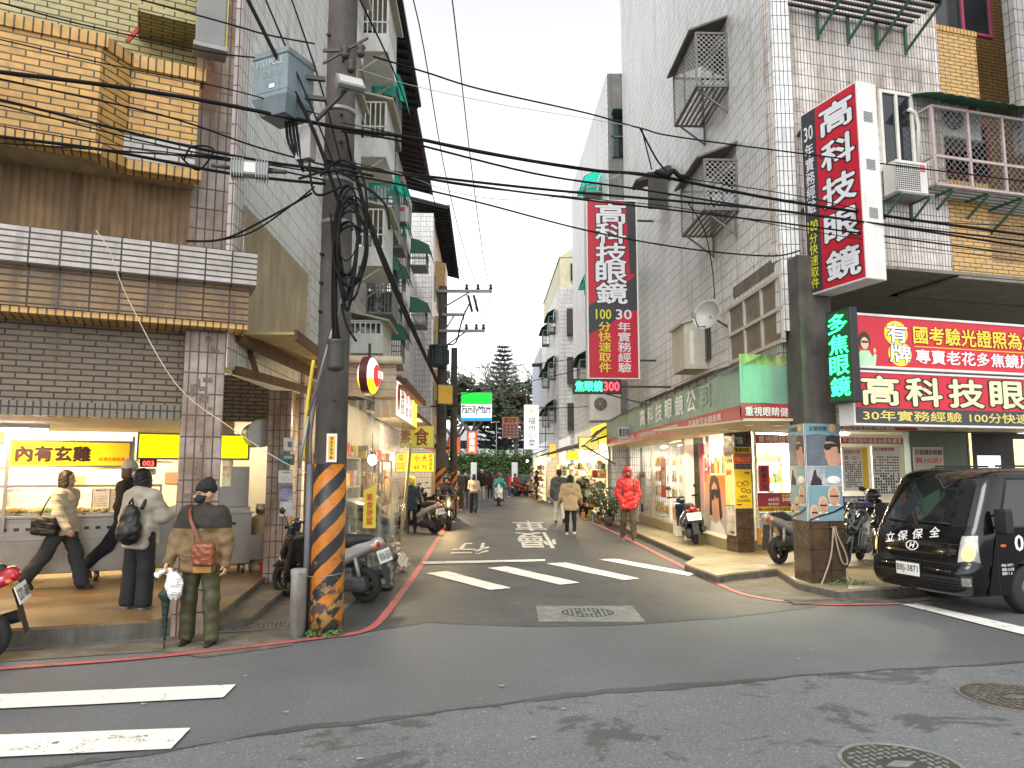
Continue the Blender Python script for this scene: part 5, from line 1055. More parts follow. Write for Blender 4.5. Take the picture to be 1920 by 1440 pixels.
mb=MB();mb.lathe([(.0,5.3),(.3,5.32),(.33,5.4)]+[(.33,5.45),(.31,5.95),(.34,6.0),(.34,6.06),(0,6.12)],20,(-.1,-.35,0));mb.build('transformer',mat('dark teal transformer',(.03,.055,.06),.5,nv=.2),t)
mb=MB();[mb.bar((-.1+.36*math.cos(a),-.35+.36*math.sin(a),5.42),(-.1+.36*math.cos(a),-.35+.36*math.sin(a),5.92),.035)for a in np.linspace(0,6.28,16)];mb.build('cooling_fins',MATS['dark teal transformer'],t)
for x in(.3,.5):mb=MB();mb.cyl((x+.6,-.14,7.9),(x+.75,-.2,7.3),.045);mb.build('fuse_cutout',DARKST,t)
mb=MB();mb.tube(spl([(.95,-.14,7.6),(.7,-.2,7.0),(.5,-.3,6.2),(.2,-.35,6.1)],5),.03,6);mb.build('drop_cable',RUBB,t)
for x,(px,py)in zip((.85,1.25,1.7),((872,618),(892,618),(910,615))):
 a=P2+Vector((x,-.14,8.0));b=P2+Vector((x*.85,-.14,6.75));mb=MB();mb.tube([a,b],.012,5);tag(mb.build('cable',RUBB),'jumper wire between the two crossarms of the second pole','cable','jumper wires on the second pole')
mb=MB();P3=P2+Vector((-.25,2.2,0));t=thing('utility_pole','second slim pole close behind the transformer pole','utility pole',P3+Vector((.5,0,0)));mb.lathe([(.15,-.2),(.12,6.4)],14);mb.build('pole',POLE,t)
mb=MB();mb.lathe([(.157,.1),(.152,1.7)],20);mb.build('hazard_wrap',bpy.data.materials['black and orange pole wrap'],t)
for(a,b_,lab)in(((880,690,26),(1150,660,30),'thin wire crossing high over the far street'),((850,742,26),(1210,660,24),'thin wire slanting up from the second pole to the tall red sign'),((845,760,27),(1110,762,30),'thin level wire over the convenience store sign')):
 cable([a,((a[0]+b_[0])/2,(a[1]+b_[1])/2+6,(a[2]+b_[2])/2),b_],.012,lab)
 # left row of buildings
def block(name,lab,fr,u0,u1,off,zt,wm,parts=()):
 t=thing(name,lab,'building',fr.at(u0,off,0));mb=MB();mb.box(0,u1-u0,0,9,-.1,zt);mb.build('wall',wm,t);return t
EAVE=mat('dark ribbed eave sheet',(.02,.021,.024),.5,metal=.3,nv=.2);EAVEB=mat('brown eave sheet',(.03,.017,.016),.55,nv=.2)
def eave(t,L,z,w,mt,drop=.35):
 mb=MB();mb.prism([(-w,z+drop*.0),(1.5,z+.55),(1.5,z+.62),(-w-.04,z+.07)],-.1,L,'x')
 mb.build('eave',mt,t);mb=MB();mb.T=None
 for i in range(int(L/.45)+1):mb.bar((i*.45,-w,z-.03),(i*.45,1.3,z+.44),.05,.07)
 mb.build('rafter',mt,t);mb=MB();mb.box(-.1,L,-w-.1,-w,z-.02,z+.1);mb.build('gutter',mt,t)
L1=15.75-CL.y;L2_=21.6-CL.y;L3=29.5-CL.y;L4=33.5-CL.y
b2=block('apartment_building','white tiled apartment block with green awnings under the first dark eave on the left',LS,L1,L2_,.02,12.2,T_WHITEB);eave(b2,L2_-L1,12.75,.85,EAVE)
b3=block('apartment_building','pale apartment block under the brown eave on the left',LS,L2_+.05,L3,.12,12.6,T_PINK);eave(b3,L3-L2_,13.0,.75,EAVEB)
b5=block('apartment_building','low plain block between the brown eave and the yellow brick block',LS,L3+.05,L4,.3,10.4,T_WHITEB)
b4=block('apartment_building','white and yellow brick apartment block behind the second pole',LS,L4+.05,L4+14,-.42,13.6,T_GOLD);eave(b4,13,13.9,.7,EAVE)
mb=MB();mb.box(-.06,-.003,.0,3,-.1,13.6);mb.box(-.06,.9,-.05,0,-.1,13.6);mb.build('tile_end',T_WHITEB,b4)
for z in(6.5,9.2,12):mb=MB();mb.prism([(3,0),(3.4,-.45),(5.4,-.45),(5.8,0)],z-1.3,z+.2,'z');mb.build('bay',T_GOLD,b4)
AWG=mat('green translucent awning',(.03,.55,.40),.4,nv=.1);n_=AWG.node_tree;b=n_.nodes['Principled BSDF'];b.inputs['Base Color'].default_value=(.02,.5,.36,1);tr=N(n_,'ShaderNodeBsdfTranslucent',{'Color':(.05,.85,.62,1)});mx=N(n_,'ShaderNodeMixShader',{0:.6,1:b.outputs[0],2:tr.outputs[0]});n_.links.new(mx.outputs[0],n_.nodes['Material Output'].inputs[0]);AWD=mat('dark green awning',(.03,.16,.10),.5,nv=.2)
def balcony_cage(u,z,lab,h=1.25,p=.72,w=1.5,fm=None):
 t=thing('balcony_cage',lab,'balcony cage',LS.at(u,0,z),'white balcony cages on the left buildings');fm=fm or WMET
 mb=MB();mb.box(0,w,-p,0,-.08,0);mb.box(0,w,-p,-p+.03,0,.35);mb.box(0,.03,-p+.03,0,0,.35);mb.box(w-.03,w,-p+.03,0,0,.35);mb.build('floor_tray',fm,t)
 mb=MB();mb.prism([(-p-.14,h),(0,h+.2),(0,h+.24),(-p-.15,h+.04)],-.08,w+.08,'x');mb.build('roof_sheet',BEIGE,t);mb=MB()
 for i in range(7):y=-p+.03+i*(p-.06)/6;mb.bar((.015,y,.35),(.015,y,h),.025)
 for i in range(12):x=.03+i*(w-.06)/11;mb.bar((x,-p+.015,.35),(x,-p+.015,h),.025)
 for z_ in(.62,h-.02):mb.bar((.015,-p,z_),(.015,0,z_),.03);mb.bar((0,-p+.015,z_),(w,-p+.015,z_),.03)
 mb.build('bars',fm,t);mb=MB();mb.bar((.1,-p+.05,-.08),(.1,0,-.55),.03);mb.bar((w-.1,-p+.05,-.08),(w-.1,0,-.55),.03);mb.build('bracket',BEIGE,t);mb=MB();mb.box(.1,w-.1,-.02,-.01,.05,h);mb.build('window',GLASSD,t);return t
uu=LS.uz(668,100)[0];names=['top','second','third','lowest']
for i,z in enumerate((11.1,8.65,6.2,4.3)):balcony_cage(uu-.1,z,['white balcony cage at the top under the first dark eave','white balcony cage right of the pole, level with the brown eave','white balcony cage behind the cable coil','white balcony cage just over the shop canopy'][i],1.2 if i<3 else .6)
for i,z in enumerate((10.2,7.9,5.6)):balcony_cage(5.3,z,['narrow white balcony cage behind the floodlight','narrow white balcony cage behind the pole clamp','narrow white balcony cage behind the coil, near the pole'][i],1.2,.34,1.1)
def awning_cage(u,z,lab,am,h=1.25,w=1.3,p=.6,fr=LS,off=0.0,aw=.55,cat='window cage',fl=1):
 t=thing('awning_window',lab,cat,fr.at(u,off,z),'barred windows under green awnings');mb=MB()
 for i in range(8):mb.bar((0,-p+i*p/7,0),(0,-p+i*p/7,h),.02)
 for i in range(11):mb.bar((w*i/10,-p,0),(w*i/10,-p,h),.02)
 for z_ in(0,h*.5,h):mb.bar((0,-p,z_),(w,-p,z_),.03);mb.bar((0,-p,z_),(0,0,z_),.03);mb.bar((w,-p,z_),(w,0,z_),.03)
 mb.build('bars',GALV,t);mb=MB();mb.box(0,w,-p,0,-.03,0);mb.build('tray',GALV,t)
 mb=MB();prof=[(-.02,h+.42),(-p*.5,h+.36),(-p-.1,h+.16),(-p-.22,h-.18)]
 mb.grid([[(x,y,zz)for y,zz in prof]for x in np.linspace(-.08,w+.08,8)]);mb.quad(*[(-.08,y,zz)for y,zz in prof],(-.08,-.02,h-.18));mb.build('awning',am,t)
 mb=MB();[mb.tube([(x,y,zz+.01)for y,zz in prof],.012,5)for x in np.linspace(-.08,w+.08,5)];mb.build('awning_rib',DARKST,t);mb=MB();mb.box(.05,w-.05,-.015,-.005,.05,h);mb.build('window',GLASSD,t);return t
ua=LS.uz(697,200)[0]
for i,(z,am)in enumerate(((10.35,AWG),(7.75,AWG),(5.6,AWD))):awning_cage(ua,z,['bright green awning and barred window under the end of the first dark eave','bright green awning and barred window right of the cable coil','dark green awning and barred window beside the wire bundle'][i],am)
for i,(z,am)in enumerate(((9.3,AWG),(8.3,AWG),(6.8,AWD),(5.0,AWD))):awning_cage(ua+3.4,z,['small green awning over an outdoor unit on the left buildings','second small green awning below the outdoor unit','dark green awning low on the pale block','lowest dark green awning with plants on the pale block'][i],am,.7,1.0,.45)
awning_cage(L3-1.5,9.6,'green awning with a small outdoor cage jutting out below the brown eave',AWD,.6,1.2,.6);awning_cage(L3-1.5,7.3,'lower green awning jutting out near the yellow brick block',AWD,.6,1.2,.6)
for i,(u,z)in enumerate(((ua+2.2,8.6),(ua+2.0,6.1),(ua+1.6,4.2))):t=aircon(LS.at(u,-.35,z)@Matrix.Rotation(R(-90),4,'Z'),['outdoor unit on the left wall under the small green awning','outdoor unit on the left wall beside the wire bundle','outdoor unit low on the left wall over the canopies'][i],.7,.5,.28);bracket(t,.25,.15,.3)
for fr_,t_,L,zs in((LS,b3,L3-L2_,(4,6.4,9,11)),(LS,b4,13,(4.5,7.2,9.9)),(LS,b2,5.8,(3.6,6.3))):
 for z in zs:
  for x in np.arange(1.0,L-1,2.6):window(t_,x,x+1.2,z,z+1.2,-.03)
t=thing('wall_grille','tall dark wall grille above the canopies, behind the wire bundle','grille',LS.at(ua-.8,-.35,3.6));mb=MB()
mesh_panel(mb,(0,0,0),(2.4,0,0),(2.4,0,1.6),(0,0,1.6),.12,.012);[mb.bar((x,0,0),(x,0,1.6),.03)for x in(0,1.2,2.4)];mb.build('grille',DARKST,t)
# left shops: canopies, curtains, signs
WOOD=mat('weathered wood board',(.28,.17,.09),.75,nv=.3,ns=3,dirt=.5);RAG=mat('orange brown ragged sheet',(.40,.15,.045),.7,nv=.3,ns=3,dirt=.5);TARP=mat('beige canvas',(.42,.36,.27),.75,nv=.2,dirt=.4)
CF=Frame((-2.55,11.0),(1,.12))
t=thing('shop_canopy','beige boarded canopy front behind the utility pole','canopy',CF.at(-.2,0,2.75));mb=MB()
for i in range(5):mb.box(0,1.02,.02+.004*i,.06+.004*i,.1+i*.11,.2+i*.11)
mb.build('front_boards',TARP,t);mb=MB();mb.box(-.05,1.1,-.05,1.4,.66,.70);mb.cyl((-.05,-.04,.63),(1.1,-.04,.63),.05,n=12);mb.build('roof_roll',mat('beige roof roll',(.5,.43,.3),.6,nv=.15),t)
def canopy(Y0,Y1,x,z,lab,mt,under):
 t=thing('shop_canopy',lab,'canopy',LS.at(Y0-CL.y,0,z));L=Y1-Y0;mb=MB();n=int(L/.06)
 mb.grid([[(L*i/n,y,zz+.012*math.sin(i*1.57))for i in range(n+1)]for y,zz in((-x,-.02),(-x*.5,.18),(0,.4))]);mb.build('sheet',mt,t)
 mb=MB();mb.grid([[(L*i/12,y,zz+.03*math.sin(i*2.3+y*9))for i in range(13)]for y,zz in((-x+.02,-.09),(-x*.6,-.0),(-x*.2,.1))]);mb.build('underside',under,t)
 mb=MB();mb.bar((0,-x,-.06),(L,-x,-.06),.05,.1);[mb.bar((a,-x,-.05),(a,0,.3),.04)for a in np.linspace(0,L,4)];mb.build('frame',RUST,t);return t
canopy(11.6,15.5,1.65,3.2,'ragged orange brown canopy over the first left food stall',mat('rusty roof sheet',(.17,.12,.085),.75,nv=.35,dirt=.5),RAG)
canopy(15.6,19.4,1.5,2.95,'grey torn canopy over the yellow price boards',mat('grey roof sheet',(.2,.19,.17),.7,nv=.3,dirt=.5),TARP)
canopy(19.5,25,1.3,2.9,'long grey canopy before the second pole',mat('pale roof sheet',(.3,.29,.27),.7,nv=.25,dirt=.5),TARP)
canopy(27,33,1.6,2.6,'red awning below the orange signs on the left',mat('red canvas',(.4,.05,.03),.7,nv=.2),mat('red canvas shaded',(.3,.04,.03),.7))  # underside takes a darker copy of the red, shade put into its colour
SHELFG=[mat('shelf '+k,c,.5,nv=.4,ns=10)for k,c in(('tan',(.35,.2,.09)),('red',(.35,.05,.04)),('x',(.1,.1,.1)),('steel',(.4,.39,.36)),('y',(.1,.1,.1)),('yellow',(.5,.36,.07)))]
PLC=bpy.data.materials.new('clear plastic curtain');PLC.use_nodes=True;b=PLC.node_tree.nodes['Principled BSDF'];b.inputs['Base Color'].default_value=(.75,.7,.55,1);b.inputs['Roughness'].default_value=.12;b.inputs['Alpha'].default_value=.3
n_=PLC.node_tree;tc=N(n_,'ShaderNodeTexCoord').outputs['Object'];nz=N(n_,'ShaderNodeTexNoise',{'Vector':N(n_,'ShaderNodeMapping',{'Vector':tc,'Scale':(6,6,1)}).outputs[0],'Scale':2,'Detail':4}).outputs[0]
n_.links.new(ramp(n_,nz,.35,.72,.03,.45),b.inputs['Alpha']);n_.links.new(N(n_,'ShaderNodeBump',{'Height':nz,'Strength':.8,'Distance':.05}).outputs[0],b.inputs['Normal'])
random.seed(4);KF=Frame((-2.62,10.9),(1,.1));mb=MB()
mb.grid([[(u*(1-.12*(1-v)),.05*math.sin(u*14+v*3)*(1-.3*v)+.12*(1-v)**2,.12+2.66*v)for u in np.linspace(0,1.02,30)]for v in np.linspace(0,1,14)])
t=thing('plastic_curtain','clear wrinkled plastic curtain hung between the pole and the leaning bamboo','curtain',KF.at(0));mb.build('curtain',PLC,t)
mb=MB();mb.grid([[(1.0+.03*math.sin(v*9),u,.3+2.48*v)for u in np.linspace(0,2.4,20)]for v in np.linspace(0,1,8)]);mb.build('curtain',PLC,t)
text(t,vert('素食便當'),.52,.62,.98,1.42,REDI,-.12,.01);mb=MB();mb.prism([(.48,.93),(.66,.93),(.66,1.56),(.48,1.46)],-.115,-.11);mb.build('yellow_tag',mat('tag yellow',(.7,.55,.04),.5),t)
STG=mat('dark olive tarpaulin',(.022,.024,.011),.4,nv=.4,ns=3)
blob('tarp_cover',STG,[rbx((.42,.5,.5),(.36,.35,.45),.1),rbx((.32,.5,1.0),(.22,.3,.2),.1),ellp((.75,.45,.35),(.15,.3,.4))],.035,.12,thing('covered_stall','stall covered with a dark olive tarpaulin behind the plastic curtain','stall',KF.at(0,.1,.02)),wr=(.03,.35))
mb=MB();a,b_=G(742,1058),atY(770,828,11.3);mb.tube(spl([tuple(a),tuple(a.lerp(b_,.5)+Vector((.03,0,0))),tuple(b_)],4),.028,8);tag(mb.build('bamboo_pole',mat('pale bamboo',(.5,.38,.2),.6,nv=.2)),'leaning pale bamboo pole at the edge of the plastic curtain','pole')
def bulb(p,lab,e=90,r=.05,group='bare bulbs of the stalls',col=(1,.8,.5)):
 t=thing('light_bulb',lab,'lamp',p,group);mb=MB();mb.ell((0,0,0),(r,r,r*1.2),12,8);mb.build('bulb',LAMPWARM,t);mb=MB();mb.cyl((0,0,r),(0,0,r+.06),.022,n=8);mb.cyl((0,0,r+.06),(0,0,r+.35),.006,n=5);mb.build('socket',BLACK,t)
 l=bpy.data.lights.new('lamp_light','POINT');l.energy=e;l.color=col;l.shadow_soft_size=r;o=bpy.data.objects.new('lamp_light',l);C.objects.link(o);o.parent=t;o.location=(0,0,-r-.03);return t
bulb(atY(698,862,11.9),'glaring bare bulb behind the plastic curtain',70,.07)
bulb(atY(770,790,16.5),'bare bulb under the grey torn canopy over the price boards',90)
bulb(atY(800,812,22),'bare bulb under the long grey canopy before the second pole',110)
bulb(atY(845,860,31),'bare bulb under the red awning on the left',120)
mb=MB();mb.box(3.65,11.5,-.12,-.03,0,3.1);tag(mb.build('stall_dark_backing',mat('dim stall backing',(.13,.11,.075),.6,nv=.35,ns=2,dirt=.6),None,LS.at(0)),'dark stained board standing in for the dim interior of the left food stalls','wall')  # added board; the dimness of the stall interior is put into its dark colour
for k,(u,lab)in enumerate(((3.9,'steel shelf of pots and boxes behind the plastic curtain'),(6.4,'wooden shelf of jars under the ragged canopy'),(8.6,'wooden cabinet with round baskets beside the yellow helmet'))):
 random.seed(40+k);t=thing('stall_shelf',lab,'shelf',LS.at(u,-.62,0));mb=MB();[mb.box(0,1.7,0,.45,z,z+.03)for z in(.45,.95,1.45,1.95)];[mb.bar((x,y,0),(x,y,2.0),.04)for x in(.02,1.68)for y in(.02,.43)];mb.build('frame',STEEL if k==0 else WOOD,t);mb=MB()
 for z in(.48,.98,1.48,1.98):
  for j in range(9):x=.05+j*.18;mb.m=random.choice((0,3,3,5,1));r=random.uniform(.04,.085);(mb.cyl((x+r,.15,z),(x+r,.15,z+random.uniform(.08,.3)),r,r*.9,12)if j%2 else mb.box(x,x+.15,.05,.3,z,z+random.uniform(.06,.28),.01))
 mb.build('pots',SHELFG,t)
 if k==2:
  for x,z in((.3,1.3),(1.2,1.35),(.9,.7)):mb=MB();mb.lathe([(.26,.0),(.27,-.05),(.22,-.08),(0,-.07)],20,(x,-.02,z),'y');mb.build('basket',mat('woven basket',(.45,.26,.08),.7,nv=.3,ns=20),t)
c=atY(692,705,10.7);t=thing('round_sign','round backlit red and yellow lens shaped sign hung under the canopy','sign',c,rz=R(82));t.scale=(.86,1.15,.86)
RS_=mat('lit red acrylic',(.85,.02,.04),.35,nv=0,em=.6);YS_=mat('lit yellow acrylic',(1,.8,.02),.35,nv=0,em=.7);WS_=mat('lit white acrylic',(1,.97,.9),.35,nv=0,em=.45)
mb=MB();mb.lathe([(.31,-.05),(.33,-.05),(.33,.05),(.31,.05)],32,axis='y',smooth=False);mb.build('rim',mat('maroon rim',(.12,.015,.02),.4),t)
for s,nm in((-1,'face'),(1,'face')):
 mb=MB()
 for i in range(8):
  for j in range(24):
   a0,a1=j/24*6.2832,(j+1)/24*6.2832;r0,r1=.31*i/8,.31*(i+1)/8;f=lambda r:s*(.05+.09*(1-(r/.31)**2));am=(a0+a1)/2
   mb.m=0 if r1<.2 else(1 if math.sin(am)<-.15 else 2);mb.add([(r0*math.cos(a0),f(r0),r0*math.sin(a0)),(r1*math.cos(a0),f(r1),r1*math.sin(a0)),(r1*math.cos(a1),f(r1),r1*math.sin(a1)),(r0*math.cos(a1),f(r0),r0*math.sin(a1))],[(0,1,2,3)],True)
 mb.build(nm,[RS_,YS_,WS_],t)
text(t,'四海',-.13,.13,-.06,.08,WS_,-.152,.02);mb=MB();mb.bar((0,0,.3),(0,0,.55),.03);mb.build('hanger',DARKST,t)
SBX=Frame((-1.87,12.0),SD);t=thing('shop_sign','backlit white and yellow box sign with red characters under the ragged canopy','sign',SBX.at(0,0,2.62));mb=MB();mb.T=None
mb.box(0,3.7,.006,.34,-.02,.66);mb.build('case',mat('plywood case',(.5,.36,.2),.6,nv=.15),t);mb=MB();mb.quad((.03,.0,.02),(2.7,.0,.02),(2.7,.0,.64),(.03,.0,.64));mb.build('face',WS_,t)
mb=MB();mb.quad((2.7,.0,.02),(3.68,.0,.02),(3.68,.0,.64),(2.7,.0,.64));mb.build('yellow_face',YS_,t);text(t,'素食',.7,1.2,.08,.58,REDI,-.004,.03);text(t,'便當\n麵食',1.4,1.9,.1,.56,REDI,-.004,.01);text(t,'炒飯\n湯類',2.05,2.55,.1,.56,REDI,-.004,.01);mb=MB();mb.ell((.35,-.003,.33),(.2,.002,.22),18,8);mb.build('red_disc',REDI,t)
def yboard(name,lab,pa,pb,Y,facem,texts,ang=.05,cat='sign',framem=None,depth=.08,fw=.02):
 p=atY(pa[0],pb[1],Y);return board(name,lab,cat,Frame((p.x,p.y),(1,ang)),pa,pb,0,facem,framem or GALV,depth,fw,texts)
OLV=mat('olive yellow board',(.42,.38,.03),.5,nv=.08,em=.12);MAR=mat('maroon lettering',(.16,.008,.012),.5)
yboard('shop_sign','olive yellow sign board with one big maroon character',(752,800),(812,838),15.8,OLV,[('素',.0,.3,.2,.85,MAR,.03),('食',.42,.86,.08,.92,MAR,.03)])
PY=mat('price board yellow',(1,.62,.01),.5,nv=.03,em=.45)
yboard('price_board','yellow price board with red characters and prices 65 and 75',(743,850),(813,884),15.9,PY,[('小',.48,.62,.55,.9,REDI,.03),('大',.68,.82,.55,.9,REDI,.03),('65',.49,.61,.12,.34,BLK,.02),('75',.69,.81,.12,.34,BLK,.02),(vert('素食便當'),.87,.97,.06,.95,REDI,.01),('瓜',.06,.2,.6,.92,REDI,.02),('30元\n50元',.02,.24,.1,.5,REDI,0),(vert('招牌便當'),.29,.38,.1,.9,REDI,.01)])
yboard('price_board','small yellow menu board left of the yellow price board',(735,905),(745,960),15.6,mat('pale menu board',(.6,.5,.3),.6,nv=.3,ns=12),[])
ORG=mat('lit orange red sign',(1,.10,.012),.4,nv=0,em=.35)
yboard('shop_sign','orange red blank sign left of the red sign with three white characters',(842,820),(862,849),29,ORG,[],.5)
yboard('shop_sign','orange red vertical sign with three white characters',(876,808),(894,850),31,ORG,[(vert('康是美'),.16,.84,.06,.94,WS_,.02)])
yboard('shop_sign','small yellow and green sign below the second pole',(822,722),(848,756),24,mat('ochre sign',(.5,.3,.04),.5,em=.15),[],.6)
GRNL=mat('lit green acrylic',(.0,.62,.03),.4,nv=0,em=.55);BLUL=mat('lit blue acrylic',(.0,.32,.62),.4,nv=0,em=.5);BLT=mat('blue lettering',(.01,.12,.28),.5);GRT=mat('green lettering',(.05,.3,.1),.5)
t,w,h=yboard('shop_sign','green white and blue backlit convenience store sign over the street',(865,736),(922,788),29,WS_,[('FamilyMart',.04,.96,.16,.54,BLT,.03)],.08,depth=.25)
mb=MB();mb.quad((0,-.003,h*.58),(w,-.003,h*.58),(w,-.003,h),(0,-.003,h));mb.build('green_band',GRNL,t);mb=MB();mb.quad((0,-.003,0),(w,-.003,0),(w,-.003,h*.1),(0,-.003,h*.1));mb.build('blue_band',BLUL,t)
mb=MB();mb.bar((-1.2,.1,h*.5),(0,.1,h*.5),.06);mb.build('bracket',DARKST,t)
t,w,h=yboard('menu_sign','hanging sign with a grid of purple squares and orange characters',(942,782),(972,820),48,mat('orange grid board',(.55,.25,.08),.5),[('廣安軒',.1,.9,.72,.96,RED if 0 else MAR,.02)],.05)
mb=MB();[mb.quad((w*(.06+i*.23),-.004,h*(.06+j*.155)),(w*(.24+i*.23),-.004,h*(.06+j*.155)),(w*(.24+i*.23),-.004,h*(.18+j*.155)),(w*(.06+i*.23),-.004,h*(.18+j*.155)))for i in range(4)for j in range(4)];mb.build('squares',mat('purple squares',(.16,.08,.22),.5),t)
t,w,h=yboard('projecting_sign','white backlit vertical sign with grey characters at the far right',(983,759),(1010,842),42,WS_,[(vert('福州小菜'),.25,.8,.06,.72,mat('grey lettering',(.12,.14,.16),.5),.02)],.05,depth=.4)
mb=MB();mb.ell((w*.5,-.004,h*.86),(.09,.002,.12),12,8);mb.build('emblem',YS_,t);mb=MB();[mb.bar((w,.1,h*k),(w+.9,.1,h*k),.05)for k in(.05,.35,.65,.95)];mb.bar((w+.4,.1,0),(w+.4,.1,h),.04);mb.build('bracket_frame',DARKST,t)
yboard('shop_sign','small orange vertical sign under the dark awning at the far right',(1030,832),(1043,858),36,mat('lit orange sign',(.8,.4,.08),.4,nv=0,em=.4),[])
# right row beyond the optician
RE=-13.0
b6=thing('apartment_building','concrete and white tiled apartment block next beyond the optician','building',(3.32,25.0,0));mb=MB();sk=-.0355
def skew(mb):mb.v=[(x+sk*y,y,z)for x,y,z in mb.v];return mb
mb.box(0,8,.0,10.5,-.1,15.6);skew(mb).build('wall',[T_WHITEB],b6)
mb=MB();mb.box(.04,3,-.02,-.003,2.6,15.7);mb.build('concrete_end',mat('stained grey concrete',(.17,.17,.165),.85,nv=.4,ns=1.5,dirt=.7),b6)
for z in(5,8.2,12.6):mb=MB();mb.box(.2,.6,-.08,-.02,z,z+1.5);f=mb.build('window',GLASSD,b6);mb=MB();mb.box(.16,.64,-.12,-.07,z+.7,z+.75);mb.box(.16,.22,-.12,-.07,z,z+1.5);mb.box(.16,.8,-.5,-.03,z+1.55,z+1.6);mb.build('window_frame',GRN if z>7 else GALV,f)
for i,(Y,z)in enumerate(((27,11.8),(27,8.2),(29.5,5.2))):
 fr_=Frame((3.30+sk*(Y-25),Y),(0.0355,-1));awning_cage(0,z,['pale green awning high on the white block left of the tall red sign','green awning behind the top of the tall red sign','green awning with a barred window left of the tall red sign'][i],AWG if i<2 else AWD,.8 if i==2 else .35,.9,.55,fr_)
b7=thing('apartment_building','white tiled block with a yellow metal rooftop shed on the far right','building',(2.67,42,0));mb=MB();mb.box(0,8,0,12.5,-.1,12.2);skew(mb).build('wall',T_WHITEB,b7)
mb=MB();mb.box(.12,8,.1,12.3,12.2,14.0);mb.prism([(.05,14),(1.1,14.75),(8,14.75),(8,14)],.05,12.3);skew(mb).build('rooftop_shed',mat('pale yellow sheet',(.6,.56,.38),.6,nv=.1,dirt=.3),b7)
mb=MB();mb.box(.7,1.2,-.06,.0,12.6,13.6);mb.build('window',GLASSD,b7)
for i,(x,y,z)in enumerate(((.4,-.0,9.4),(.4,0,6.6),(.4,0,4))):mb=MB();mb.box(.45,.95,-.35,-.02,z,z+1.5);f=mb.build('window_cage',DARKST,b7)
for j,Y in enumerate((3,7.5)):
 for i,z in enumerate((10,7.2,4.6)):awning_cage(0,z,'barred window on the side of the block with the rooftop shed',AWD,.9,1.1,.4,Frame((2.66+sk*Y,42+Y),(.0355,-1)))
b8=thing('apartment_building','pale blue grey building at the far right end of the street','building',(2.1,56,0));mb=MB();mb.box(0,9,0,9,-.1,11);skew(mb).build('wall',mat('pale blue plaster',(.50,.55,.60),.7,nv=.1,dirt=.2),b8)
mb=MB();[mb.box(.4+i*1.2,1.2+i*1.2,-.06,0,z,z+1.2)for i in range(3)for z in(3.5,6,8.5)];mb.build('window',GLASSD,b8);mb=MB();mb.box(-.6,1,-.7,.5,9.6,9.7);mb.build('awning',EAVE,b8)
GOODS=[mat('goods '+k,c,.6,nv=.5,ns=12)for k,c in(('warm',(.5,.25,.1)),('red',(.42,.07,.05)),('green',(.12,.22,.09)),('white',(.62,.58,.5)),('blue',(.10,.13,.2)),('yellow',(.65,.5,.08)))]
def shopfront(Y0,Y1,x,lab,signm,seed,z=2.7,right=True):
 """an open shop front with shelves of goods, its own awning and lamp"""
 random.seed(seed);L=Y1-Y0;fr_=Frame((x+sk*(Y1-25),Y1),(.0355,-1));t=thing('shopfront',lab,'shop',fr_.at(0));mb=MB()
 mb.box(0,L,-.02,0,z,z+.7);mb.build('sign_panel',signm,t);mb=MB();mb.box(0,.15,-.05,0,0,z);mb.box(L-.15,L,-.05,0,0,z);mb.build('jamb',STEEL,t)
 mb=MB();mb.box(.15,L-.15,-.03,-.01,.0,z);mb.build('interior',mat('glowing shop interior',(.85,.66,.38),.6,nv=.45,ns=3,em=.55),t)  # flat panel behind the goods; the interior light is put in as its own glow
 mb=MB()
 for k in range(150):u=random.uniform(.2,L-.3);s=random.uniform(.04,.18);zz=random.choice((.0,.45,.8,1.15,1.5,1.8));mb.m=random.choice((0,0,3,3,5,1,2,4));y=-.05-random.random()*(.5 if zz<1 else .2);mb.box(u,u+s,y-s,y,zz,zz+random.uniform(.06,.3),.015)
 for z_ in(.43,.78,1.13,1.48,1.78):mb.m=6;mb.box(.2,L-.2,-.3,-.03,z_,z_+.02)
 mb.build('goods_display',GOODS+[WMET],t);mb=MB();mb.prism([(-1.3,z-.25),(0,z+.2),(0,z+.26),(-1.32,z-.2)],0,L,'x');mb.build('awning',mat('dark awning canvas',(.06,.055,.05),.75,nv=.3,dirt=.3),t)
 bulb(fr_.P(L*.5,-.8,z-.35),'bare bulb of the '+lab,90,.06);return t
shopfront(25.3,29.5,3.30,'lit open shop with yellow walls just beyond the optician',mat('yellow shop sign',(.9,.7,.03),.5,nv=.05,em=.4),1)
shopfront(29.7,35,3.30,'lit open shop behind the round white lamp',mat('cream shop sign',(.75,.66,.45),.5,nv=.1,em=.2),2)
shopfront(36,41.5,3.2,'lit shop further along the right side',mat('pale lit sign',(.8,.78,.7),.5,nv=.1,em=.25),3);shopfront(42.5,54,2.6,'farthest lit shop on the right side',mat('white lit sign',(.8,.8,.78),.5,nv=.1,em=.25),4)
yboard('shop_sign','plain yellow sign hung over the first lit shop on the right',(1064,846),(1084,862),27,YS_,[],.3);yboard('shop_sign','pale yellow sign box over the shop by the round lamp',(1086,820),(1122,842),25.2,mat('pale lit yellow',(.8,.7,.2),.5,em=.4),[],.2)
c=atY(1099,857,24.6);t=thing('round_sign','round white backlit sign over the right shops','sign',c);mb=MB();mb.lathe([(.15,-.06),(.15,.06),(0,.06)],24,axis='y',smooth=False);mb.build('case',DARKST,t);mb=MB();mb.lathe([(.14,-.065),(0,-.067)],24,axis='y');mb.build('face',WS_,t);mb=MB();mb.bar((.1,0,0),(.7,0,.2),.03);mb.build('bracket',DARKST,t)
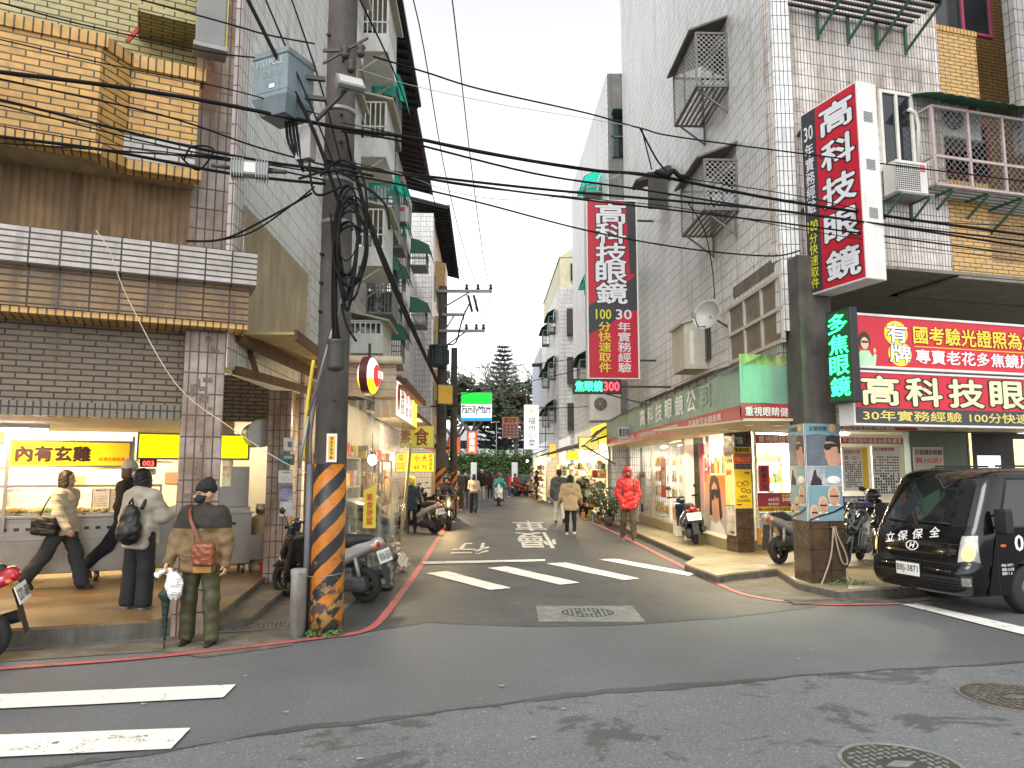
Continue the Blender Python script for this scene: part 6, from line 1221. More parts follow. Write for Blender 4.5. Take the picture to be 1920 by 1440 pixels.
t=thing('shop_canopy','ragged dark canopy with a strut just beyond the optician awning','canopy',(2.35,24.4,2.55));mb=MB();random.seed(6);mb.grid([[(.15*j,i*.25,.22*j*.55+random.uniform(-.03,.03))for i in range(14)]for j in range(7)]);mb.build('sheet',mat('black torn canvas',(.035,.034,.034),.8,nv=.3),t);mb=MB();mb.bar((.0,0,.0),(1.0,0,-.6),.05);mb.bar((0,0,0),(0,3.2,0),.05);mb.build('frame',DARKST,t)
aircon(Matrix.Translation((3.0,24.1,3.3)),'large outdoor unit at the far end over the optician awning',1.0,1.1,.4)
yboard('shop_sign','small grey sign with black characters at the far end of the optician fascia',(1158,800),(1188,822),20.5,mat('grey sign panel',(.38,.37,.38),.5),[('寶島眼鏡',.08,.92,.15,.85,BLK,.02)],-.0)
# black cab-over truck
PAINT=mat('black car paint',(.004,.004,.0045),.14,nv=.2,ns=1.5,coat=.35,spec=.35);TRIM=mat('black trim',(.010,.010,.011),.55,nv=.15,dirt=.0);TYRE=mat('tyre rubber',(.018,.018,.018),.8,nv=.2)
GLASS=bpy.data.materials.new('tinted car glass');GLASS.use_nodes=True;b=GLASS.node_tree.nodes['Principled BSDF'];b.inputs['Base Color'].default_value=(.012,.016,.015,1);b.inputs['Roughness'].default_value=.03;b.inputs['Alpha'].default_value=.62;b.inputs['Coat Weight'].default_value=1
CHROME=mat('chrome',(.7,.7,.7),.12,metal=1,nv=.05);HLG=mat('headlight reflector',(.42,.40,.37),.2,metal=.8,nv=.3,ns=14);HLIT=mat('lit headlight',(1,.50,.11),.3,nv=0,em=.9);PLATE=mat('white number plate',(.72,.72,.70),.4,nv=.05);AMBER=mat('amber lens',(.7,.12,.01),.2,nv=.1);REDL=mat('red lens',(.5,.01,.012),.15,nv=.1)
TK=thing('truck','black cab-over truck with lit headlights at the right edge of the crossing','truck',Matrix.Translation((6.17,10.12,0))@Matrix.Rotation(R(196.5),4,'Z')@Matrix.Scale(.935,4))
ROWS=[(.26,1.10,.80),(.30,1.15,.835),(.42,1.185,.85),(.56,1.18,.855),(.63,1.165,.86),(.66,1.12,.86),(.80,1.105,.865),(.95,1.075,.865),(1.06,1.03,.862),(1.13,.985,.855),(1.2,.95,.848),(1.35,.87,.83),(1.5,.79,.81),(1.64,.71,.785),(1.75,.64,.765),(1.81,.58,.74),(1.855,.49,.69),(1.885,.36,.62),(1.90,.2,.5)]
def row(z):
 for(a,b)in zip(ROWS,ROWS[1:]):
  if a[0]<=z<=b[0]:t=(z-a[0])/(b[0]-a[0]);return a[1]+(b[1]-a[1])*t,a[2]+(b[2]-a[2])*t
 return ROWS[-1][1:]
def cabp(u,z,off=0.0):
 def P(u,z):
  xf,hw=row(z);dp=.42 if z<1.5 else .42-(z-1.5)*.3
  if abs(u)<=1:
   p=u*math.pi/2;return Vector((xf-dp+dp*max(0,math.cos(p))**.42,hw*math.copysign(abs(math.sin(p))**.58,u),z))
  return Vector(((xf-dp)+(abs(u)-1)*(-1.02-(xf-dp)),math.copysign(hw,u),z))
 p=P(u,z)
 if off:
  n=(P(u+.01,z)-P(u-.01,z)).cross(P(u,min(1.9,z+.01))-P(u,z-.01)).normalized();p=p+n*off
 return p
def patch(mb,f,n=14,m=6,off=.004):
 """f(s,t) -> (u,z) on the cab shell, s,t in 0..1"""
 mb.grid([[cabp(*f(i/n,j/m),off)for i in range(n+1)]for j in range(m+1)])
def quadf(u0,u1,u2,u3,z0,z1,zc=0):return lambda s,t:((u0+(u1-u0)*s)*(1-t)+(u3+(u2-u3)*s)*t,z0+(z1-z0)*t+zc*(1-(2*s-1)**2)*(1-t))
us=[-1+i/14 for i in range(29)]
mb=MB();mb.grid([[cabp(u,z)for u in us]for z,_,_ in ROWS if z<=1.131]);mb.grid([[cabp(u,z)for u in[-2,-1.6,-1.3]+us+[1.3,1.6,2]]for z,_,_ in ROWS if z>=1.13])
top=[cabp(u,1.90)for u in[-2,-1.5]+us+[1.5,2]];mb.add(top,[tuple(range(len(top)))],True);mb.box(-1.04,-1.0,-.84,.84,.6,1.86)
for s in(-1,1):
 arc=[(.43*math.cos(a),.32+.43*math.sin(a))for a in np.linspace(0,math.pi,15)]
 o_=[(.78,.28),(.44,.28)]+[p for p in arc]+[(-.44,.4),(-1.02,.5),(-1.02,1.135),(.58,1.135)]
 mb.prism(o_,s*.835,s*.862)
mb.build('cab_body',PAINT,TK)
mb=MB();mb.box(-3.3,-1.06,-.82,.82,.62,.72);mb.box(-3.3,-1.06,.78,.83,.72,1.08);mb.box(-3.3,-1.06,-.83,-.78,.72,1.08);mb.box(-3.33,-3.28,-.83,.83,.72,1.08);mb.box(-1.12,-1.06,-.83,.83,.72,1.25);mb.build('cargo_bed',PAINT,TK)
mb=MB();mb.box(-3.2,.9,-.4,.4,.38,.6);mb.build('chassis',TRIM,TK)
def wheel(x,s,nm='wheel'):
 t=MB();t.lathe([(.19,-.1),(.27,-.105),(.31,-.09),(.325,-.05),(.325,.05),(.31,.09),(.27,.105),(.19,.1)],32,(x,s*.72,.325),'y');w=t.build('wheel',TYRE,TK)
 t=MB();t.lathe([(.0,s*.07),(.07,s*.075),(.09,s*.05),(.16,s*.03),(.19,s*.085),(.2,s*.1)]if s>0 else[(0,-.07),(.07,-.075),(.09,-.05),(.16,-.03),(.19,-.085),(.2,-.1)],24,(x,s*.72,.325),'y');t.build('rim',GALV,w)
for x,s in((0,1),(0,-1),(-2.25,1),(-2.25,-1)):wheel(x,s)
mb=MB();mb.T=None
for s in(-1,1):mb.box(-.5,.5,s*.45,s*.83,.66,.80)
mb.build('wheel_housing',TRIM,TK)
mb=MB();patch(mb,quadf(-.62,.62,.58,-.58,1.15,1.755,-.03),24,10);mb.build('windshield',GLASS,TK)
mb=MB()
for s in(-1,1):
 g=[[((.52-(z-1.15)*.46)*(1-t)+-.82*t,s*(row(z)[1]+.004),z)for t in np.linspace(0,1,6)]for z in np.linspace(1.15,1.74,6)];mb.grid(g)
 f=MB();f.grid(g);f.build('side_window',GLASS,TK)
for s in(-1,1):
 mb=MB()
 for z0,z1 in zip(np.linspace(1.13,1.76,8),np.linspace(1.13,1.76,8)[1:]):mb.bar((.55-(z0-1.13)*.46,s*(row(z0)[1]+.002),z0),(.55-(z1-1.13)*.46,s*(row(z1)[1]+.002),z1),.03,.014)
 mb.bar((.55,s*.858,1.13),(-.86,s*.858,1.13),.025,.012);mb.bar((.26,s*.765,1.765),(-.86,s*.745,1.765),.025,.012);mb.build('window_seal',TRIM,TK)
 d=MB();d.box(.52,.527,s*.8635,s*.8638,.42,1.12)if 0 else None
 d.bar((.6,s*.863,.34),(.6,s*.863,1.1),.008,.004);d.build('door_gap',TRIM,TK);d=MB();d.bar((-.84,s*.863,.5),(-.84,s*.863,1.1),.008,.004);d.build('door_gap',TRIM,TK);d=MB();d.bar((-.7,s*.866,.98),(-.52,s*.872,.98),.035,.02);d.build('door_handle',TRIM,TK)
 hl=lambda s_,t:(s*((.47+.03*t)*(1-s_)+(.90-.10*t)*s_),(.685+.03*math.sin(s_*3))*(1-t)+(1.02+.015*s_)*t)
 mb=MB();patch(mb,hl,10,8,.006);h=mb.build('headlight',HLG,TK)
 hb=lambda s_,t:(s*((.60)*(1-s_)+(.80)*s_),(.73*(1-t)+.90*t));mb=MB();cu,cz=.66,.81
 mb.grid([[cabp(s*(cu+.13*r*math.cos(a)),cz+.105*r*math.sin(a),.014-.006*r)for a in np.linspace(0,6.2832,21)]for r in(0.001,.5,1)]);mb.build('lamp',HLIT,h)
 mb=MB();patch(mb,hl,10,8,.016);mb.build('lens',mat('clear lens',(.9,.9,.88),.05,nv=0,alpha=.06),h)
 l=bpy.data.lights.new('lamp_light','SPOT');l.energy=9;l.spot_size=R(70);l.color=(1,.75,.4);l.shadow_soft_size=.06;o=bpy.data.objects.new('lamp_light',l);C.objects.link(o);o.parent=TK;o.location=cabp(s*.7,.81,.06);o.rotation_euler=(R(80),0,R(-90))
 mb=MB();patch(mb,lambda s_,t:(s*(.60+.19*s_),.40+.10*t),6,3,.006);mb.build('fog_lamp',HLG,TK)
 mb=MB();patch(mb,lambda s_,t:(s*(.57+.25*s_),.375+.15*t),6,3,.003);mb.build('fog_lamp_recess',TRIM,TK)
 mb=MB();mb.ell((.50,s*.866,.90),(.05,.012,.022),12,8);mb.build('side_indicator',AMBER,TK)
 m_=blob('mirror',TRIM,[rbx((.62,s*1.0,1.22),(.03,.07,.13),.03)],.012,.01,TK);mb=MB();mb.tube([(.56,s*.85,1.15),(.6,s*.95,1.12)],.018,6);mb.tube([(.5,s*.83,1.30),(.6,s*.96,1.3)],.014,6);mb.build('arm',TRIM,m_)
mb=MB();patch(mb,quadf(-.56,.56,.56,-.56,.345,.50),16,4,.004);mb.build('lower_grille',TRIM,TK)
mb=MB()
for z in(.37,.41,.45):mb.grid([[cabp(u,zz,.012)for u in np.linspace(-.54,.54,16)]for zz in(z,z+.012)])
mb.build('grille_bars',PAINT,TK)
mb=MB();mb.grid([[cabp(u,z,.003)for u in np.linspace(-.52,.52,20)]for z in(.905,.915)]);mb.grid([[cabp(u,z,.003)for u in np.linspace(-.95,.95,30)]for z in(.652,.664)]);mb.build('panel_gap',TRIM,TK)
FM=lambda x,y,z,tilt=.0:Matrix(((0,-1,-tilt,x),(1,0,0,y),(0,0,1,z),(0,0,0,1)))
WDEC=mat('white decal',(.75,.75,.75),.4,nv=.05)
for ch,y in zip('立保保全',(-.43,-.20,.06,.34)):text(TK,ch,y-.085,y+.085,-.06,.065,WDEC,-.012,.025,m=FM(1.058,0,.99,.35),shear=.2)
mb=MB();mb.T=FM(1.086,-.02,.845,.2)
mb.grid([[(r*.11*math.cos(a),-.012,r*.066*math.sin(a))for a in np.linspace(0,6.2832,33)]for r in(.82,1.0)]);mb.build('emblem',WDEC,TK)
text(TK,'H',-.055,.055,-.036,.036,WDEC,-.013,.05,m=FM(1.086,-.02,.845,.2),shear=.4,name='emblem_letter')
mb=MB();mb.T=FM(1.185,-.02,.53,.0);mb.box(-.20,.20,-.016,.0,-.085,.085,.004);pl_=mb.build('number_plate',PLATE,TK);text(pl_,'BBJ-3871',-.18,.18,-.055,.055,BLK,-.019,.012,m=FM(1.185,-.02,.53))
mb=MB();mb.T=FM(1.185,-.02,.53);mb.box(-.215,.215,-.010,.0,-.1,.1);mb.build('plate_holder',TRIM,TK)
SM=lambda x,z:Matrix(((-1,0,0,x),(0,-1,0,.8625),(0,0,1,z),(0,0,0,1)))
text(TK,'09',0,.3,0,.2,WDEC,-.004,.03,m=SM(.30,.83));text(TK,'BBJ-3871',0,.19,.1,.14,WDEC,-.004,.01,m=SM(.55,.53));text(TK,'總重3.25公噸',0,.2,.05,.09,WDEC,-.004,.005,m=SM(.55,.53));text(TK,'載員 3 人',0,.18,.0,.04,WDEC,-.004,.005,m=SM(.55,.53))
for y0,y1 in((-.55,-.12),(.0,.5)):mb=MB();mb.tube([cabp(-.62*y0/-.9 if 0 else y0*.6,1.16,.03),cabp(y1*.55,1.12+.03,.035)],.012,6);mb.build('wiper',TRIM,TK)
mb=MB();mb.box(.2,.72,-.75,.75,.9,1.10,.04);mb.build('dashboard',TRIM,TK)
for y in(-.4,.42):mb=MB();mb.box(-.75,-.25,y-.28,y+.28,.8,1.0,.05);mb.box(-.85,-.68,y-.26,y+.26,.95,1.55,.06);mb.box(-.83,-.72,y-.13,y+.13,1.55,1.72,.04);mb.build('seat',mat('dark seat cloth',(.04,.04,.045),.8),TK)
mb=MB();mb.tube([(.12+.06*math.sin(a),.42+.19*math.cos(a),1.13+.17*math.sin(a))for a in np.linspace(0,6.2832,24)],.016,6);mb.build('steering_wheel',TRIM,TK)
mb=MB();mb.box(.60,.64,-.12,.12,1.60,1.68,.01);mb.build('rear_view_mirror',PLASW,TK);mb=MB();mb.tube([(.42,.72,1.72),(.28,.78,2.02)],.006,5);mb.build('aerial',TRIM,TK);mb=MB();mb.tube([(1.08,-.3,.24),(1.1,-.3,.16),(1.04,-.3,.14)],.015,6);mb.build('tow_hook',TRIM,TK)
mb=MB();mb.box(.2,-.6,-.5,.5,1.885,1.905);[mb.bar((-.9,y,1.93),(.1,y,1.93),.03)for y in(-.5,.5)];mb.build('roof_rack',TRIM,TK)
# scooters
SEATM=mat('black vinyl seat',(.016,.016,.017),.5,nv=.2);ENG=mat('engine grey',(.06,.06,.062),.5,metal=.4,nv=.2);RIMM=mat('dark rim',(.05,.05,.055),.35,metal=.7)
def smooth_part(nm,mt,pr,h,k,par,**kw):return blob(nm,mt,pr,h,k,par,**kw)
def scooter(label,loc,rz,bodym,plate=None,accent=None,classic=False,box=False,headlit=False,h=.02,lean=6,group='parked scooters',platem=None):
 t=thing('scooter',label,'scooter',(0,0,0),group);t.matrix_world=Matrix.Translation(Vector(loc))@Matrix.Rotation(rz,4,'Z')@Matrix.Rotation(R(-lean),4,'X')
 ac=accent or bodym
 for x in(-.62,.66):
  mb=MB();r=.235;mb.lathe([(r*.62,-.045),(r*.85,-.055),(r*.97,-.035),(r,0),(r*.97,.035),(r*.85,.055),(r*.62,.045)],28,(x,0,r),'y',cap=False);w=mb.build('wheel',TYRE,t)
  mb=MB();mb.lathe([(r*.63,-.04),(r*.66,-.04),(r*.66,.04),(r*.63,.04),(r*.56,0)],24,(x,0,r),'y',cap=False);mb.cyl((x,-.06,r),(x,.06,r),.04,n=12)
  for i in range(5):a=i*1.2566;mb.bar((x,0,r),(x+r*.62*math.cos(a),0,r+r*.62*math.sin(a)),.035,.02,(0,1,0))
  mb.build('rim',RIMM,w)
 if classic:
  B=[ellp((-.5,0,.6),(.42,.2,.2)),ellp((-.42,.17,.47),(.34,.1,.17)),ellp((-.42,-.17,.47),(.34,.1,.17)),cone((-.8,0,.58),(-.6,0,.68),.11,.14)]
  A=[cone((.42,0,.35),(.52,0,.82),.06,.05),rbx((.44,0,.6),(.012,.18,.24),.02,rotm(0,-.2,0)),ellp((.52,0,.93),(.1,.15,.08)),ellp((.68,0,.4),(.22,.07,.1))]
 else:
  B=[cone((-.84,0,.80),(-.3,0,.62),.075,.15),cone((-.80,.08,.76),(-.18,.12,.50),.05,.09),cone((-.80,-.08,.76),(-.18,-.12,.50),.05,.09),rbx((-.2,0,.42),(.1,.12,.12),.04)]
  A=[rbx((.46,0,.60),(.015,.17,.26),.03,rotm(0,-.28,0)),cone((.56,0,.78),(.50,0,.95),.10,.08),cone((.62,.1,.62),(.46,.16,.84),.05,.05),cone((.62,-.1,.62),(.46,-.16,.84),.05,.05),ellp((.60,0,.64),(.1,.13,.14)),cone((.52,0,.95),(.46,0,1.03),.07,.06)]
 smooth_part('rear_body',ac,B,h,.05,t);smooth_part('front_apron',bodym,A,h,.04,t)
 smooth_part('front_fender',bodym,[cone((.50,0,.44),(.70,0,.49),.06,.075),cone((.70,0,.49),(.88,0,.38),.075,.045),rbx((.66,0,.2),(.3,.052,.2),.005,None,.01,True)],h*.8,.03,t)
 smooth_part('seat',SEATM,[cone((-.74,0,.83),(-.42,0,.80),.07,.11),cone((-.42,0,.77),(-.08,0,.72),.12,.10)],h,.05,t)
 smooth_part('engine',ENG,[rbx((-.45,.1,.27),(.22,.04,.06),.04),rbx((-.3,0,.36),(.16,.1,.08),.04),cone((-.62,.1,.24),(-.6,.1,.24),.1,.1)],h,.04,t)
 smooth_part('floor_board',TRIM,[rbx((.12,0,.33),(.24,.12,.02),.03),rbx((.02,0,.27),(.3,.06,.04),.03)],h,.03,t)
 mb=MB();mb.cyl((-.25,-.15,.27),(-.45,-.17,.26),.025,.03,10);mb.cyl((-.42,-.17,.26),(-.86,-.19,.36),.05,.062,14);mb.build('muffler',TRIM,t)
 mb=MB();[mb.cyl((.66,s*.075,.235),(.52,s*.07,.66),.022,n=8)for s in(-1,1)];mb.build('fork',GALV,t)
 mb=MB();[mb.tube([(-.63,s*.12,.24),(-.56,s*.13,.62)],.028,8)for s in(-1,1)];mb.build('shock_absorber',GALV,t)
 mb=MB();mb.tube(spl([(.36,-.34,1.02),(.43,-.2,1.02),(.47,0,1.0),(.43,.2,1.02),(.36,.34,1.02)],4),.014,8);mb.build('handlebar',TRIM,t)
 for s in(-1,1):
  mb=MB();mb.cyl((.40,s*.25,1.02),(.36,s*.36,1.02),.02,n=8);mb.build('grip',RUBB,t)
  mb=MB();mb.tube([(.44,s*.2,1.03),(.46,s*.27,1.2)],.007,6);mb.ell((.45,s*.3,1.24),(.015,.065,.045),12,8);mb.build('mirror',BLACK,t)
 mb=MB();mb.ell((.58 if not classic else .6,0,.97 if classic else .80),(.05,.09,.06),14,9);mb.build('headlight',HLIT if headlit else HLG,t)
 mb=MB();mb.ell((-.87,0,.79),(.035,.09,.045),14,8);mb.build('tail_light',REDL,t)
 for s in(-1,1):mb=MB();mb.ell((-.85,s*.12,.76),(.03,.03,.022),10,6);mb.build('indicator',AMBER,t)
 mb=MB();mb.grid([[(-.86-.12*v,y,.68-.36*v-.06*v*v)for y in(-.07,0,.07)]for v in(0,.25,.5,.75,1)]);mb.build('mud_flap',TRIM,t)
 m_=Matrix(((0,.94,.34,-.93),(-1,0,0,0),(0,-.34,.94,.63),(0,0,0,1)));mb=MB();mb.box(-.15,.15,-.006,.004,-.085,.085,.003)
 if plate:p=mb.build('number_plate',platem or PLATE,t,m_);text(p,plate,-.13,.13,-.055,.05,BLK if platem is None else WHI,-.010,.012)
 if box:
  mb=MB();mb.box(-1.05,-.72,-.2,.2,.86,1.14,.05);mb.build('top_box',BLACK,t)
 return t
SCB={'black':mat('scooter black',(.012,.012,.013),.2,nv=.1,coat=.8),'red':mat('scooter red',(.35,.008,.02),.2,nv=.05,coat=.8),'white':mat('scooter white',(.6,.6,.59),.25,nv=.05,coat=.6),'grey':mat('scooter grey',(.2,.2,.2),.25,nv=.05,coat=.6),'navy':mat('scooter navy',(.012,.02,.045),.18,nv=.05,coat=.8),'teal':mat('scooter mint',(.4,.5,.47),.3,nv=.05),'silver':mat('scooter silver',(.38,.38,.37),.25,metal=.4,nv=.05)}
def gp(px,py,z=0.0):g=G(px,py,z);return(g.x,g.y,z)
def hd(dx,dy):return math.atan2(dy,dx)
g=G(612,1128);s1=scooter('black and white scooter parked behind the utility pole, rear to the road',(g.x-.02,g.y+.12,.012),R(158),SCB['black'],'NXA-5676',SCB['silver'],h=.014)
g=G(-40,1252);scooter('red scooter cut by the left edge of the picture',(g.x-.70,g.y+.0,.0),R(197),SCB['red'],'CKY-688',SCB['red'],h=.014)
g=gp(1300,1022,FR);scooter('dark blue classic scooter parked in front of the sunglasses poster',(g[0]+.12,g[1]+.72,FR),R(86),SCB['navy'],'MTP-9525',classic=True,h=.014)
g=gp(1480,1060,FR);scooter('white and black scooter half hidden behind the poster pillar',(g[0]+.42,g[1]+.55,FR),R(35),SCB['black'],None,SCB['grey'],h=.016)
g=gp(1605,1075,.02);scooter('black and white scooter right of the poster pillar',(g[0]+.18,g[1]+.5,.13),R(235),SCB['black'],None,SCB['grey'],h=.016)
g=gp(1650,1060,.02);scooter('tall black scooter with a helmet behind the truck',(g[0]+.35,g[1]+.9,.13),R(245),SCB['black'],None,h=.018)
g=gp(790,1000);scooter('silver scooter the person in the yellow helmet stands beside',(g[0]-.1,g[1]+.35,.0),R(140),SCB['silver'],'367-MJD',h=.02)
g=gp(838,994);scooter('dark scooter with its headlight on near the left red line',(g[0]-.1,g[1]+.5,.0),R(-76),SCB['black'],headlit=True,h=.022,lean=0)
l=bpy.data.lights.new('lamp_light','POINT');l.energy=40;l.color=(1,.7,.3);l.shadow_soft_size=.08;o=bpy.data.objects.new('lamp_light',l);C.objects.link(o);o.parent=[x for x in S.objects if x.get('label','').startswith('dark scooter with its headlight')][0];o.location=(.72,0,.84)
g=gp(936,948);scooter('pale scooter ridden toward the camera in mid street',(g[0]-.05,g[1]+.7,0),R(-88),SCB['white'],None,SCB['teal'],h=.025,lean=0)
g=gp(1105,968);scooter('black scooter with a green plate at the right kerb',(g[0],g[1]+.7,.0),R(88),SCB['black'],'EWA-2271',h=.022,lean=0,platem=mat('green number plate',(.02,.2,.14),.4))
src=None
for i,(px,py,a,c)in enumerate(((985,930,40,'red'),(996,928,50,'black'),(1006,930,45,'grey'),(975,926,35,'black'),(800,975,150,'grey'),(812,965,150,'black'),(1120,955,40,'grey'))):
 g=gp(px,py,.0);lab=['red scooter in the far right row of parked scooters','black scooter in the far right row of parked scooters','grey scooter at the right end of the far parked row','black scooter at the left end of the far parked row','grey scooter behind the lit headlight on the left','black scooter behind the second pole on the left','grey scooter beside the plants on the right'][i]
 if src is None:src=scooter(lab,(g[0],g[1],0),R(a),SCB[c],None,h=.03,group='scooters parked far down the street')
 else:
  t=copy_tree(src);t['label']=lab;t.matrix_world=Matrix.Translation(Vector(g))@Matrix.Rotation(R(a),4,'Z')@Matrix.Rotation(R(-6),4,'X')
  for ch in t.children:
   if ch.name.split('.')[0]in('rear_body','front_apron','front_fender'):ch.material_slots[0].link='OBJECT';ch.material_slots[0].material=SCB[c]
g=gp(1650,1060,.02);t=thing('helmet','black helmet on the mirror of the scooter behind the truck','helmet',(g[0]+.16,g[1]+.48,1.28));blob('shell',SCB['black'],[ellp((0,0,0),(.13,.14,.13)),rbx((0,-.09,-.1),(.1,.06,.06),.02,None,.03,True)],.012,.02,t);mb=MB();mb.tube([(-.12,-.05,-.02),(-.08,-.12,.0),(.08,-.12,.0),(.12,-.05,-.02)],.025,8);mb.build('visor',GLASSD,t)
for(px,py,sc,lab,c,sd)in((742,1072,.26,'large grey plastic rubbish bag by the left kerb',(.34,.31,.29),1),(716,1062,.16,'small yellowish rubbish bag behind the grey one',(.42,.36,.12),2)):
 g=G(px,py);blobm=mat('rubbish bag %d'%sd,c,.3,nv=.3,ns=7);o=blob('rubbish_bag',blobm,[ellp((0,0,sc*.62),(sc*.85,sc*.75,sc*.68)),ellp((sc*.3,0,sc*.4),(sc*.6,sc*.6,sc*.42)),cone((0,0,sc*1.2),(.02,0,sc*1.75),sc*.12,sc*.22)],.014,sc*.25,m=Matrix.Translation(g),wr=(.018,.09),seed=sd);tag(o,lab,'rubbish bag')
 # people
def V3(*a):return np.array(a,float)
SKIN={}
def skinm(i=0):
 c=((.50,.29,.19),(.56,.35,.25),(.44,.25,.16))[i];return[mat('skin %d'%i,c,.5,nv=.08,ns=20),mat('eye dark',(.02,.015,.012),.3),mat('lips %d'%i,(c[0]*.8,c[1]*.5,c[2]*.5),.5,nv=0)]
def cloth(nm,c,rough=.85,nv=.06):return mat('cloth '+nm,c,rough,nv=nv,ns=5,bump=.15,bs=200)
def person(label,loc,rz,H=1.68,res=.02,top=(.1,.1,.1),bottom=(.03,.03,.035),shoes=(.02,.02,.02),hair='short',hairc=(.012,.009,.008),hat=None,bulk=.0,wide=.0,hem=.46,hood=False,hoodup=False,mask=None,glasses=False,ls=(0,8),rs=(0,8),le=12,re=12,lin=0,rin=0,lh=(0,3),rh=(0,3),lk=3,rk=3,lean=0,yaw=0,pitch=0,sit=None,sk=0,group=None,wr=.006,puff=False,topmat=None,botmat=None,yoke=None,fine=False,hideleg=False,coat=False):
 t=thing('person',label,'person',loc,group,rz)
 s=H/1.7
 def dr(sw,out,side):sw,out=R(sw),R(out);return V3(math.sin(out)*side,-math.sin(sw)*math.cos(out),-math.cos(sw)*math.cos(out))
 hz=.90*s
 J={};legs={}
 for side,(sw,out),kn in((1,lh,lk),(-1,rh,rk)):
  h=V3(.088*side*s,0,hz);k=h+dr(sw,out,side)*.42*s;a=k+dr(sw-kn,out*.5,side)*.405*s;legs[side]=[h,k,a,sw-kn]
 low=min(l[2][2]-(.075+.10*max(0,-math.sin(R(l[3]+5))))*s for l in legs.values())
 dz=(-low if sit is None else sit-hz)
 for l in legs.values():
  for i in range(3):l[i]=l[i]+V3(0,0,dz)
 pel=V3(0,0,hz+dz);Rl=rotm(-R(lean)*-1,0,0)if 0 else rotm(R(lean),0,0)
 U=lambda x,y,z:pel+Rl@(V3(x,y,z)*s)
 chest,neck,hc=U(0,0,.33),U(0,0,.53),U(0,-.012-.0008*pitch,.70)
 arms={}
 for side,(sw,out),el,inn in((1,ls,le,lin),(-1,rs,re,rin)):
  sh=U(.175*side,.0,.475);e=sh+dr(sw-lean*.5,out,side)*.285*s;f=dr(sw+el-lean*.5,out-inn,side);w=e+f*.245*s;arms[side]=(sh,e,w,f)
 Hd=rotm(0,0,R(yaw))@rotm(R(pitch),0,0);hp=lambda x,y,z:hc+Hd@(V3(x,y,z)*s*1.1)
 def he(c,r,**k):return ellp(hp(*c),V3(*r)*s*1.1,Hd,**k)
 core=[cone(pel,chest,.10*s,.09*s),cone(chest,neck,.09*s,.055*s),cone(neck,hc,.052*s,.05*s)]
 for sh,e,w,f in arms.values():core+=[cone(neck,sh,.05*s,.045*s),cone(sh,e,.042*s,.034*s),cone(e,w,.034*s,.026*s)]
 if not hideleg:
  for h,k,a,q in legs.values():core+=[cone(h,k,.065*s,.045*s),cone(k,a,.045*s,.032*s)]
 head=[he((0,.012,.025),(.074,.092,.088)),he((0,-.018,-.04),(.055,.064,.066)),cone(hp(0,-.075,.0),hp(0,-.103,-.026),.009*s,.015*s,.012),he((.073,.008,-.008),(.012,.022,.03)),he((-.073,.008,-.008),(.012,.022,.03)),he((.031,-.088,.012),(.018,.012,.011),k=.008,sub=True),he((-.031,-.088,.012),(.018,.012,.011),k=.008,sub=True),he((.031,-.072,.012),(.013,.011,.010),k=.004),he((-.031,-.072,.012),(.013,.011,.010),k=.004),he((0,-.077,-.058),(.023,.011,.009),k=.006),cone(neck,hc,.05*s,.05*s)]
 hands=[]
 for side,(sh,e,w,f)in arms.items():
  nrm=V3(-side,0,0)-f*np.dot(V3(-side,0,0),f);nl=np.linalg.norm(nrm);nrm=nrm/nl if nl>.2 else V3(0,-1,0)-f*np.dot(V3(0,-1,0),f);nrm/=np.linalg.norm(nrm);sd=np.cross(f,nrm);M_=np.stack([sd,nrm,f],1);c=w+f*.05*s
  hands+=[rbx(c,V3(.026,.004,.030)*s,.011*s,M_),cone(w-f*.02,w+f*.02*s,.027*s,.026*s)]
  for i,L in enumerate((.066,.075,.070,.055)):
   b0=w+(f*.085+sd*(-.030+.020*i))*s;m_=b0+(f*.7+nrm*.35)*L*.55*s;e_=m_+(f*.3+nrm*.9)*L*.5*s;hands+=[cone(b0,m_,.0092*s,.0088*s,.004),cone(m_,e_,.0088*s,.0075*s,.004)]
  tb=w+(f*.035-sd*.030)*s;tm=tb+(f*.5-sd*.6+nrm*.3)*.04*s;hands+=[cone(tb,tm,.012*s,.0105*s,.006),cone(tm,tm+(f*.8+nrm*.5)*.03*s,.0105*s,.008*s,.004)]
 Hi=Hd.T
 def col(c):
  q=(c-hc)@Hi.T/s/1.1;m=np.zeros(len(c),int);ax=np.abs(np.abs(q[:,0])-.031)
  m[(ax<.013)&(np.abs(q[:,2]-.011)<.006)&(q[:,1]<-.06)]=1;m[(ax<.02)&(np.abs(q[:,2]-.034)<.0045)&(q[:,1]<-.06)]=1
  m[(np.abs(q[:,0])<.024)&(np.abs(q[:,2]+.058)<.007)&(q[:,1]<-.075)]=2;return m
 blob('body',skinm(sk),core,max(res,.016),.03,t,color=col,more=[(head,min(res,.016)*(.5 if fine else .8),.02),(hands,(.0055 if fine else min(.012,res)),.012)])
 hm=cloth('hair '+'%.3f'%sum(hairc),hairc,.6)
 if hair and not hoodup:
  P=[he((0,.024,.045),(.083,.094,.082)),he((0,.05,-.0),(.076,.065,.075))]
  if hair in('bob','long'):
   P+=[he((0,.045,-.05),(.085,.07,.10)),he((.068,.0,-.03),(.022,.05,.095)),he((-.068,.0,-.03),(.022,.05,.095))]
   if hair=='long':P+=[he((0,.075,-.16),(.085,.045,.13))]
  P+=[he((0,-.10,-.03),(.062,.06,.098),k=.012,sub=True)]
  blob('hair',hm,P,min(res,.014),.02,t,wr=(.004,.04))
 tm=topmat or cloth('top %.3f %.3f %.3f'%top,top);bm_=botmat or cloth('bottom %.3f %.3f %.3f'%bottom,bottom)
